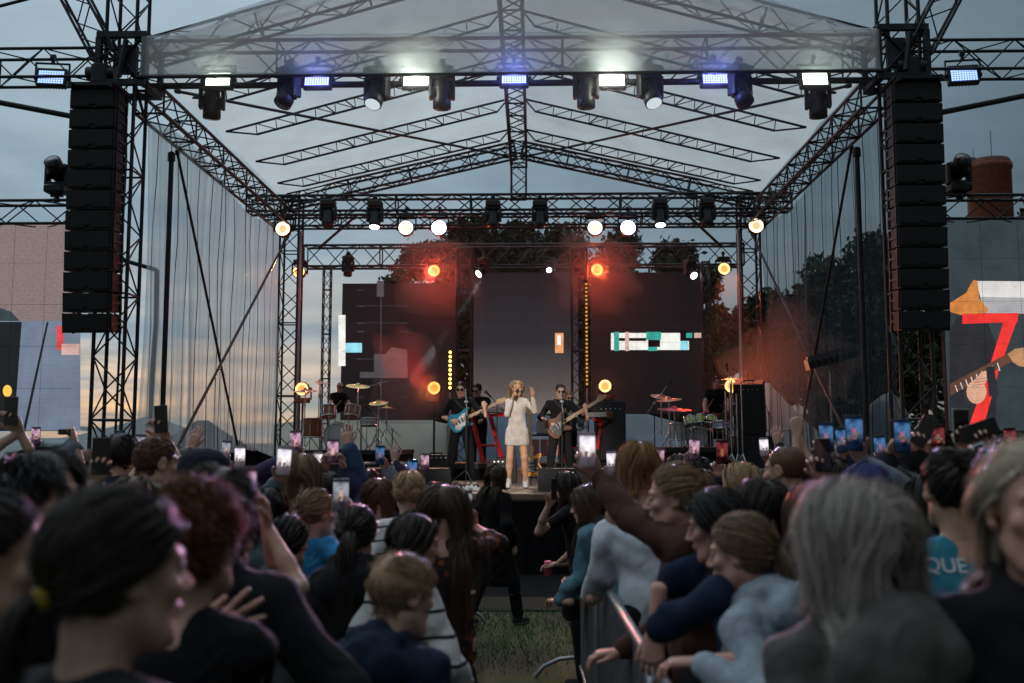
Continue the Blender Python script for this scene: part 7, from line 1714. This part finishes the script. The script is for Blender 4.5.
pp('girl with long black hair in a navy sweatshirt resting her cheek on her hand', 716, 489, 3.65, 62, skin='pink', fem=True, hair={'style': 'long', 'len': .34, 'vol': .022, 'fwd': -.6}, haircol='black', head=(8, 6, 0), top=T('sweat', 'navy_sweat', (.012, .020, .045), r=.75), fine=True, dens=1.2, lean=14,
   arms={'L': dict(p=at(655, 632, 3.35), wdir=(-.12, -.1, -1), wpalm=(.3, 1, 0), pose='relax', hint=(-.8, -.6, .4)), 'R': dict(p=(.065, .135, 1.46), world=False, hint=(.5, .5, -1), dir=(-.45, -.1, .9), palm=(-.6, -.8, 0), pose='relax')})
pp('girl with a light brown ponytail in a pale grey blue jacket leaning on the barrier', 738, 515, 3.25, 54, skin='pink', fem=True, hair={'style': 'tail', 'tie': (0, -.112, .0), 'len': .32, 'vol': .028, 'curl': .3}, haircol='lightbrown', head=(6, 2, 0), top=T('jacket', 'pale_denim', (.24, .29, .35), hood=True, pat='denim', col2=(.38, .43, .48), wr=.007), fine=True, dens=1.3, lean=12,
   arms={'L': dict(p=at(700, 662, 3.05), wdir=(-.9, .3, -.1), wpalm=(0, 0, -1), pose='relax', hint=(-.3, -1, -.5)), 'R': 'bar'})
pp('bald man in a grey teal hooded top', 788, 443, 5.2, 36, fem=False, hair={'style': 'buzz', 'len': .004, 'dens': .5, 'w': .0035}, haircol='chestnut', skin='tan', head=(8, 2, 0), top=T('hoodie', 'grey_teal_hoodie', (.13, .18, .20)), fine=False)
pp('woman with straight blonde hair beside the bald man', 742, 461, 6.0, 25, fem=True, hair={'style': 'long', 'len': .3}, haircol='blonde', head=(20, 0, 0), top=T('tee', 'sky_tee', (.10, .26, .38)), dens=.8)
pp('woman with long dark reddish hair behind the ponytail girl', 762, 478, 4.45, 18, fem=True, hair={'style': 'long', 'len': .5, 'vol': .03}, haircol='dark', top=T('tee', 'plum_tee', (.03, .02, .03)), dens=1.0)
pp('woman with long dark brown hair in a black top beside the silver haired woman', 818, 482, 3.65, 14, fem=True, hair={'style': 'long', 'len': .36, 'vol': .025}, haircol='chestnut', top=T('tee', 'black_knit', (.012, .012, .014)), dens=1.1)
pp('silver blonde woman with thick layered hair in a taupe hooded jacket', 857, 482, 2.15, 14, skin='pink', fem=True, hair={'style': 'long', 'len': .30, 'vol': .034, 'curl': .12, 'w': .0045, 'out': .55, 'wave': .014, 'flip': .028}, haircol='ash', head=(12, 0, 0), top=T('hoodie', 'taupe_jacket', (.085, .078, .074), hood=True, wr=.008), fine=True, dens=1.9)
pp('person in a light blue denim jacket hidden by the silver blonde hair', 838, 520, 2.5, 18, fem=True, hair={'style': 'long', 'len': .2}, haircol='dark', top=T('jacket', 'sky_denim', (.12, .30, .42), pat='denim', col2=(.22, .42, .52), wr=.007), fine=True)
tj = pp('person with a small dark bun in a teal shirt lettered across the back', 952, 448, 3.4, 4, skin='tan', fem=True, hair={'style': 'bun', 'tie': (0, -.085, .085), 'r': .036}, haircol='dark', top=T('tee', 'teal_jersey', (.035, .20, .27), wr=.003), dens=.9)
pp('person with black hair pinned by dark glasses pushed up on the head', 892, 462, 4.9, 10, fem=True, hair={'style': 'long', 'len': .2}, haircol='black', top=T('jacket', 'black_shell3', (.013, .013, .016)))
pp('blonde woman at the picture edge looking back from the stage', 1034, 440, 2.05, 176, skin='pink', fem=True, hair={'style': 'long', 'len': .26, 'vol': .014, 'part': .0, 'w': .004, 'fwd': -1.5, 'out': .5, 'flip': .01, 'wave': .006}, haircol='paleblonde', head=(-6, -2, 0), top=T('jacket', 'black_wool', (.010, .010, .012)), fine=True, dens=2.0)
pp('person raising a clenched fist with a pale wristband', 808, 462, 6.0, 12, fem=True, hair={'style': 'long', 'len': .25}, haircol='brown', top=T('tee', 'wine_top', (.08, .03, .04), sleeve='short'), arms={'L': dict(p=at(797, 434, 6.0), wdir=(.05, .1, 1), wpalm=(0, 1, 0), pose='fist', hint=(.3, 0, -1))})
q = held('dark phone with a dim screen held before the grey tarpaulin side', 823, 455, 4.7, pic='dark', yaw=4)
pp('person with auburn hair holding the dim phone beside the bald man', 842, 474, 4.6, 8, fem=True, hair={'style': 'long', 'len': .4}, haircol='auburn', top=T('tee', 'black_tee3', (.02, .016, .018), sleeve='short'), arms={'L': hold(q, 'R', (-.03, 0))})
q = held('second phone peeking just above the dim phone', 826, 437, 5.4, pic='blue', yaw=-3)
pp('person in dark brown lifting the second phone above the dim one', 834, 458, 5.5, 4, fem=True, hair={'style': 'long', 'len': .2}, haircol='dark', top=T('tee', 'dark_brown_tee', (.03, .02, .016)), arms={'L': hold(q, 'R', (-.02, 0))}, dens=.4)
q = held('blue glowing phone held in a grey sleeve before the lamp mast', 854, 433, 4.4, pic='blue', yaw=-4)
pp('person with a violet woolly hat and grey sleeve holding the blue glowing phone', 866, 464, 4.3, -6, fem=True, hair={'style': 'long', 'len': .15}, haircol='black', top=T('sweat', 'grey_sweat', (.16, .18, .21)), arms={'R': hold(q, 'R')}, cap={'col': (.04, .04, .13)})
q = held('blue and red glowing phone beside the loudspeaker column', 902, 436, 4.6, pic='blue', yaw=3)
pp('person with dark short hair lifting the blue and red phone', 908, 470, 4.7, 4, fem=False, hair={'style': 'short', 'len': .05}, haircol='black', top=T('jacket', 'ink_jacket', (.014, .014, .02)), arms={'L': hold(q, 'L')})
q = held('black phone held flat towards the loudspeaker column', 924, 431, 5.0, pic='dark', yaw=-20, roll=30)
pp('person in black holding a tilted black phone below the guitar screen', 944, 466, 5.0, 0, fem=True, hair={'style': 'long', 'len': .25}, haircol='black', top=T('jacket', 'jet_jacket', (.010, .010, .012)), arms={'L': hold(q, 'R', (-.03, 0))})
q = held('upright dark phone with a pale rim before the red strap on the screen', 961, 426, 4.6, pic='dark', yaw=2, case=(.35, .30, .26))
pp('person with tied dark hair holding the pale rimmed phone', 966, 472, 4.5, 2, fem=True, hair={'style': 'bun', 'tie': (0, -.09, .07), 'r': .035}, haircol='black', top=T('tee', 'black_tee4', (.014, .014, .016), sleeve='short'), arms={'R': hold(q, 'R')})
q = held('dark phone held sideways by a hand with a black bracelet', 980, 430, 4.5, pic='dark', roll=70, yaw=-8)
pp('person with a black bracelet in a dark blue shirt', 992, 474, 4.5, 0, fem=False, hair={'style': 'short', 'len': .05}, haircol='dark', top=T('tee', 'dark_blue_tee', (.016, .02, .045), sleeve='short'), arms={'R': hold(q, 'R')})
q = held('large pale silver phone tilted flat over the heads', 967, 460, 3.6, pic='grey', roll=-62, yaw=0, back=False, case=(.42, .46, .50)); bpy.data.objects[[o.name for o in C.objects if o.name.startswith('smartphone') and o.type == 'EMPTY'][-1]].rotation_euler = (R(-25), R(-62), R(188))
pp('person in black lifting the large pale phone', 1000, 480, 3.7, 0, fem=True, hair={'style': 'long', 'len': .25}, haircol='dark', top=T('jacket', 'jet_shell', (.012, .012, .015)), arms={'R': hold(q, 'R', (.02, .05))})
q = held('dark phone held up below the lime drums', 722, 452, 6.4, pic='red', yaw=4)
pp('person in a dark cap filming below the lime drums', 736, 466, 7.2, 10, fem=False, hair={'style': 'short', 'len': .04}, haircol='black', top=T('jacket', 'dim_jacket', (.03, .03, .04)), cap={'col': (.03, .03, .06)}, arms={'L': hold(q, 'R', (-.02, 0))})
AIR = [('phone screen small and pale over the violet top beneath the drums', 'person in dusk blue raising a small pale phone beneath the drums', 318, 462, 7.6, 'white', (.05, .06, .10)), ('tiny lit phone just beside the black pointed tent', 'person in dark grey raising a tiny lit phone beside the tent', 226, 450, 8.2, 'grey', (.05, .05, .055)),
       ('tiny rosy phone beneath the orange floor lamp', 'person in black lifting a tiny rosy phone beneath the floor lamp', 425, 462, 9.0, 'pink', (.02, .02, .02)), ('dim phone lifted under the lattice tower foot', 'person in dark green lifting a dim phone under the lattice tower', 120, 441, 7.4, 'blue', (.03, .05, .04)),
       ('tiny phone glowing under the pale marquee roof', 'person in brown raising a tiny phone under the marquee', 36, 436, 8.4, 'pink', (.05, .035, .03)), ('tiny pinkish phone beside the lime drums riser', 'person in rust red lifting a tiny pinkish phone by the riser', 660, 457, 8.8, 'pink', (.10, .035, .03)),
       ('tiny pale phone between the drums and the bald head', 'person in slate lifting a tiny pale phone near the bald head', 764, 447, 8.2, 'white', (.05, .06, .07)), ('dim blue phone before the tarpaulin', 'person in black raising a dim blue phone before the tarpaulin', 880, 447, 6.6, 'blue', (.015, .015, .018)),
       ('small red lit phone at the foot of the guitar screen', 'person in plum raising a small red lit phone under the guitar screen', 1010, 440, 6.4, 'red', (.05, .025, .045)), ('lit phone above the grey blue sleeve by the curtain', 'person in charcoal lifting a lit phone near the curtain foot', 140, 446, 6.6, 'grey', (.04, .04, .045)), ('lit phone before the amber floor tom', 'person in dark violet raising a lit phone before the amber floor tom', 296, 442, 6.6, 'pink', (.05, .04, .09)),
       ('lit phone low before the wedge monitors, drum side', 'person in teal black raising a lit phone before the wedge monitors', 412, 470, 7.4, 'blue', (.02, .045, .05)), ('lit phone before the black bass cabinet', 'person in grey brown raising a lit phone before the bass cabinet', 612, 462, 7.0, 'white', (.07, .06, .055)),
       ('rosy lit phone before the pale floor tom', 'person in dark rose raising a rosy lit phone before the floor tom', 694, 449, 7.0, 'pink', (.09, .04, .05)), ('blue lit phone before the lamp mast foot', 'person in midnight blue raising a blue lit phone before the lamp mast', 842, 440, 6.2, 'blue', (.02, .025, .06)),
       ('red lit phone close to the loudspeaker column foot', 'person in wine black lifting a red lit phone near the loudspeaker foot', 938, 438, 5.8, 'red', (.04, .015, .02)), ('tiny phone beside the bass cabinet', 'person in olive lifting a tiny phone beside the bass cabinet', 626, 455, 9.4, 'grey', (.05, .05, .03))]
for l1, l2, px, py, d, pc, c in AIR:
    q = held(l1, px, py, d, pic=pc, yaw=float(rng.uniform(-6, 6)), roll=float(rng.uniform(-6, 6))); s_ = 'R' if rng.random() < .5 else 'L'
    pp(l2, px + (-9 if s_ == 'R' else 9), py + 19, d + .1, float(rng.uniform(-8, 8)), fem=bool(rng.random() < .6), hair={'style': 'long', 'len': .22}, haircol=['black', 'dark', 'brown', 'chestnut'][int(rng.integers(4))], top=T('tee', 'air_%.3f_%.3f' % (c[0], c[2]), c), arms={s_: hold(q, s_)}, dens=.4)
HND = [('person cheering with one open hand before the white tents', 395, 452, 8.6, 'open', (.03, .03, .05)), ('person cheering with a fist under the thin lattice mast', 300, 448, 9.2, 'fist', (.02, .02, .025)), ('person in maroon waving an open hand by the curtain foot', 150, 438, 8.0, 'open', (.06, .02, .025)),
       ('person in black waving an open hand by the rosy tent', 778, 436, 8.6, 'open', (.02, .02, .02)), ('person in indigo pointing a hand up beside the tarpaulin', 908, 452, 7.2, 'open', (.03, .03, .08)), ('person in dark teal with a fist up below the guitar screen', 936, 446, 7.6, 'fist', (.02, .05, .055))]
for l, px, py, d, po, c in HND:
    pp(l, px + 8, py + 20, d + .05, float(rng.uniform(-10, 10)), fem=bool(rng.random() < .6), hair={'style': 'long', 'len': .2}, haircol=['black', 'dark', 'brown'][int(rng.integers(3))], top=T('tee', 'hnd_%.3f_%.3f' % (c[0], c[2]), c, sleeve='short' if po == 'fist' else 'long'), dens=.4, arms={'L': dict(p=at(px, py + 9, d), wdir=(-.1, .1, 1), wpalm=(0, 1, 0), pose=po, hint=(.3, -.1, -1))})
FILL = [('person with violet lit dark hair behind the beaded braids', 680, 453, 7.6, 'long', 'dark', (.03, .02, .04), True), ('person with dark hair between the white sweatshirt and the drums', 702, 456, 8.4, 'short', 'black', (.03, .03, .04), False),
        ('person with a pinkish top between blonde hair and the bald head', 768, 468, 7.0, 'long', 'brown', (.10, .05, .08), True), ('person with dark hair just beyond the raised fist', 838, 462, 7.5, 'long', 'black', (.03, .02, .03), True),
        ('short haired person in the dark under the guitar screen', 1004, 462, 6.5, 'short', 'dark', (.02, .02, .03), False), ('person with light hair at the edge under the guitar screen', 1022, 455, 7.8, 'long', 'sandy', (.04, .04, .05), True),
        ('person with a dark fringe behind the teal lettered shirt', 930, 474, 4.2, 'long', 'black', (.014, .014, .02), True), ('person with dark hair behind the white sweatshirt', 606, 470, 8.2, 'long', 'dark', (.03, .03, .035), True),
        ('person in grey behind the auburn hair', 874, 476, 5.6, 'short', 'dark', (.05, .05, .06), False), ('person in black at the back below the tarpaulin', 886, 458, 8.0, 'short', 'black', (.02, .02, .02), False),
        ('person with dark hair between the ponytail and the silver blonde hair', 795, 492, 4.6, 'long', 'dark', (.02, .018, .02), True)]
for l, px, py, d, st, hc_, c, fe in FILL: pp(l, px, py, d, rng.uniform(0, 40), fem=fe, hair={'style': st, 'len': .045 if st == 'short' else .25}, haircol=hc_, top=T('tee' if d > 8 else 'jacket', 'fill_%.3f_%.3f' % (c[0], c[2]), c), dens=.45)

# writing on clothes
def lettering(pr, text, size, center, normal, col, off=.006):
    cu = bpy.data.curves.new('lettering', 'FONT'); cu.body = text; cu.size = size; cu.align_x = 'CENTER'; cu.align_y = 'CENTER'; cu.offset = size * .012
    o = bpy.data.objects.new('lettering_tmp', cu); C.objects.link(o); dg = bpy.context.evaluated_depsgraph_get(); me = bpy.data.meshes.new_from_object(o.evaluated_get(dg)); bpy.data.objects.remove(o)
    bm = bmesh.new(); bm.from_mesh(me); bmesh.ops.triangulate(bm, faces=bm.faces); bmesh.ops.subdivide_edges(bm, edges=bm.edges, cuts=2)
    V, Fc = pr['top']; bv = BVHTree.FromPolygons([tuple(v) for v in V], [tuple(f) for f in Fc])
    n = Vector(normal).normalized(); up = Vector((0, 0, 1)); x = up.cross(n).normalized()
    for v in bm.verts:
        p = Vector(center) + x * v.co.x + up * v.co.y; h = bv.ray_cast(p + n * .5, -n)
        v.co = (h[0] if h[0] is not None else p) + n * off
    bm.to_mesh(me); bm.free(); me.materials.clear(); me.materials.append(mat('print_%.2f' % col[0], col, .7)); q = bpy.data.objects.new('lettering', me); C.objects.link(q); q.parent = pr['root']
lettering(tj, 'QUE', .058, (-.085, -.2, 1.375), (0, -1, 0), (.55, .56, .56))
lettering(bh, 'NE', .12, (.10, .1, 1.22), (.75, .45, 0), (.62, .58, .55))
# ------------------------------------------------------------------ crowd barriers
def barrier(label, a, b, group='steel crowd barriers'):
    a, b = Vector(a), Vector(b); d = b - a; Ln = d.length; d.normalize(); nrm = Vector((-d.y, d.x, 0))
    t = thing('crowd_barrier', label, 'barrier', a, 0, group); H_ = 1.08
    m = MB(); up = Vector((0, 0, 1)); r = .12
    pts = [up * .12, up * (H_ - r), up * (H_ - r * .3) + d * r * .3, up * H_ + d * r, up * H_ + d * (Ln - r), up * (H_ - r * .3) + d * (Ln - r * .3), up * (H_ - r) + d * Ln, up * .12 + d * Ln]
    m.path(pts, .021, 8); m.tube(up * .18, up * .18 + d * Ln, .018, 8); m.build('frame', M_STEEL, t)
    m = MB(); n = round(Ln / .105)
    for k in range(1, n): m.tube(up * .18 + d * (Ln * k / n), up * H_ + d * (Ln * k / n), .008, 6, cap=False)
    m.build('bar', M_STEEL, t)
    for k in (.12, .88):
        c = d * (Ln * k); m = MB(); m.path([c + nrm * .34 + up * .01, c + nrm * .27 + up * .09, c + nrm * .15 + up * .145, c + up * .16, c - nrm * .15 + up * .145, c - nrm * .27 + up * .09, c - nrm * .34 + up * .01], .017, 8); m.build('foot', M_STEEL, t)
    m = MB(); m.tube(up * .8 - d * .05, up * .9 - d * .05, .012, 6); m.tube(up * .3 - d * .05, up * .4 - d * .05, .012, 6); m.build('hook', M_STEEL, t)
x0 = .76
barrier('steel crowd barrier whose arched feet stand at the stage end of the gap', (x0, 8.35, 0), (x0 + .04, 6.05, 0))
barrier('steel crowd barrier under the white sweatshirt', (x0 + .042, 5.92, 0), (x0 + .08, 3.62, 0))
barrier('steel crowd barrier under the hanging hand', (x0 + .082, 3.5, 0), (x0 + .12, 1.2, 0))
barrier('steel crowd barrier whose feet show beside the black skirt', (-.40, 10.7, 0), (-.52, 8.4, 0))
# things hung on or lying by the barrier
p = at(562, 560, 7.0)
t = thing('shoulder_bag', 'black shoulder bag hanging over the barrier end by the denim girl', 'bag', (x0 - .03, 7.0, .60))
m = MB(); m.rbox((-.06, 0, .18), (.12, .34, .26), .05); m.build('pouch', mat('black_leather', (.012, .012, .013), .4, 0, .3, 20, .3, 80), t)
m = MB(); m.path([(-.02, -.15, .3), (.05, -.1, .52), (.10, 0, .60), (.05, .1, .52), (-.02, .15, .3)], .012, 6); m.build('strap', M_RUBBER, t)
Mr = np.array(Matrix.LocRotScale(r1['root'].location, r1['root'].rotation_euler.to_quaternion(), r1['root'].scale)) @ r1['hands']['R']
p = Vector((Mr @ np.array((-.005, .045, .085, 1)))[:3]) - Vector((0, 0, .05))
t = thing('drink_can', 'small glowing pink drink can in the hand by the barrier end', 'drink', p)
m = MB(); m.lathe([(.026, 0), (.031, .008), (.031, .11), (.026, .12), (.001, .12)], 16); m.build('can', mat('pink_can', (.55, .10, .16), .3, .3, .4, 30), t)
# ------------------------------------------------------------------ stage smoke
def smoke(label, dens, c, size):
    sm = bpy.data.materials.new('stage_smoke'); sm.use_nodes = True; t_ = sm.node_tree; t_.nodes.clear()
    pv = N(t_, 'ShaderNodeVolumePrincipled', i_Density=dens, i_Anisotropy=0.2); pv.inputs['Color'].default_value = (.9, .9, .92, 1)
    o_ = N(t_, 'ShaderNodeOutputMaterial'); L(t_, pv.outputs[0], o_.inputs['Volume'])
    m = MB(); m.box(c, size); o = m.build('smoke', sm); o['kind'] = 'stuff'; tag(o, label, 'smoke')
smoke('smoke hanging round the fiery lamps over the video wall', .012, (0, 27.05, 6.35), (12.2, 2.0, 3.0))
smoke('thin smoke drifting low between the floor lamps', .006, (0, 25.7, 3.05), (12.3, 4.6, 3.4))
smoke('thin smoke added to give the front truss lamps a glow', .05, (0, 16.1, 8.0), (12.0, .62, 1.5))  # added volume, stands in for the bloom round the panel lamps

def puff(label, px, py, Y, rx, ry, rz, dens):
    sm = bpy.data.materials.new('puff_smoke'); sm.use_nodes = True; t_ = sm.node_tree; t_.nodes.clear()
    pv = N(t_, 'ShaderNodeVolumePrincipled', i_Density=dens, i_Anisotropy=0.1); pv.inputs['Color'].default_value = (.9, .9, .92, 1)
    o_ = N(t_, 'ShaderNodeOutputMaterial'); L(t_, pv.outputs[0], o_.inputs['Volume'])
    V, Fc = uvsphere((0, 0, 0), 1, 32, 20); d = V / np.linalg.norm(V, axis=1)[:, None]; k = 1 + .16 * np.sin(d[:, 0] * 4 + px) * np.sin(d[:, 2] * 5 + 1) + .1 * np.sin(d[:, 2] * 9 + d[:, 0] * 6)
    o = mesh('smoke', V * k[:, None] * np.array((rx, ry, rz)), Fc, sm, None, True); o.location = at(px, py, Y); o['kind'] = 'stuff'; tag(o, label, 'smoke')
puff('red puff of smoke beside the orange floor lamp', 404, 378, 25.0, .9, .7, 1.35, .09)
puff('orange cloud of smoke before the trees at the stage side', 790, 372, 22.4, 1.45, .9, 1.5, .10)
puff('red lit smoke round the fiery lamp over the dark panel edge', 434, 272, 27.2, 1.25, .85, 1.25, .075)
puff('red lit smoke round the fiery lamp over the glitch block panel', 597, 271, 27.2, 1.25, .85, 1.25, .075)
spot('puff_spot', 430, 392, 24.9, at(404, 372, 25.0).x, 25.0, 4.0, (1, .04, .03), 220, 60)
spot('puff_spot', 735, 384, 22.0, at(795, 368, 22.4).x, 22.4, 3.9, (1, .13, .04), 70, 70)
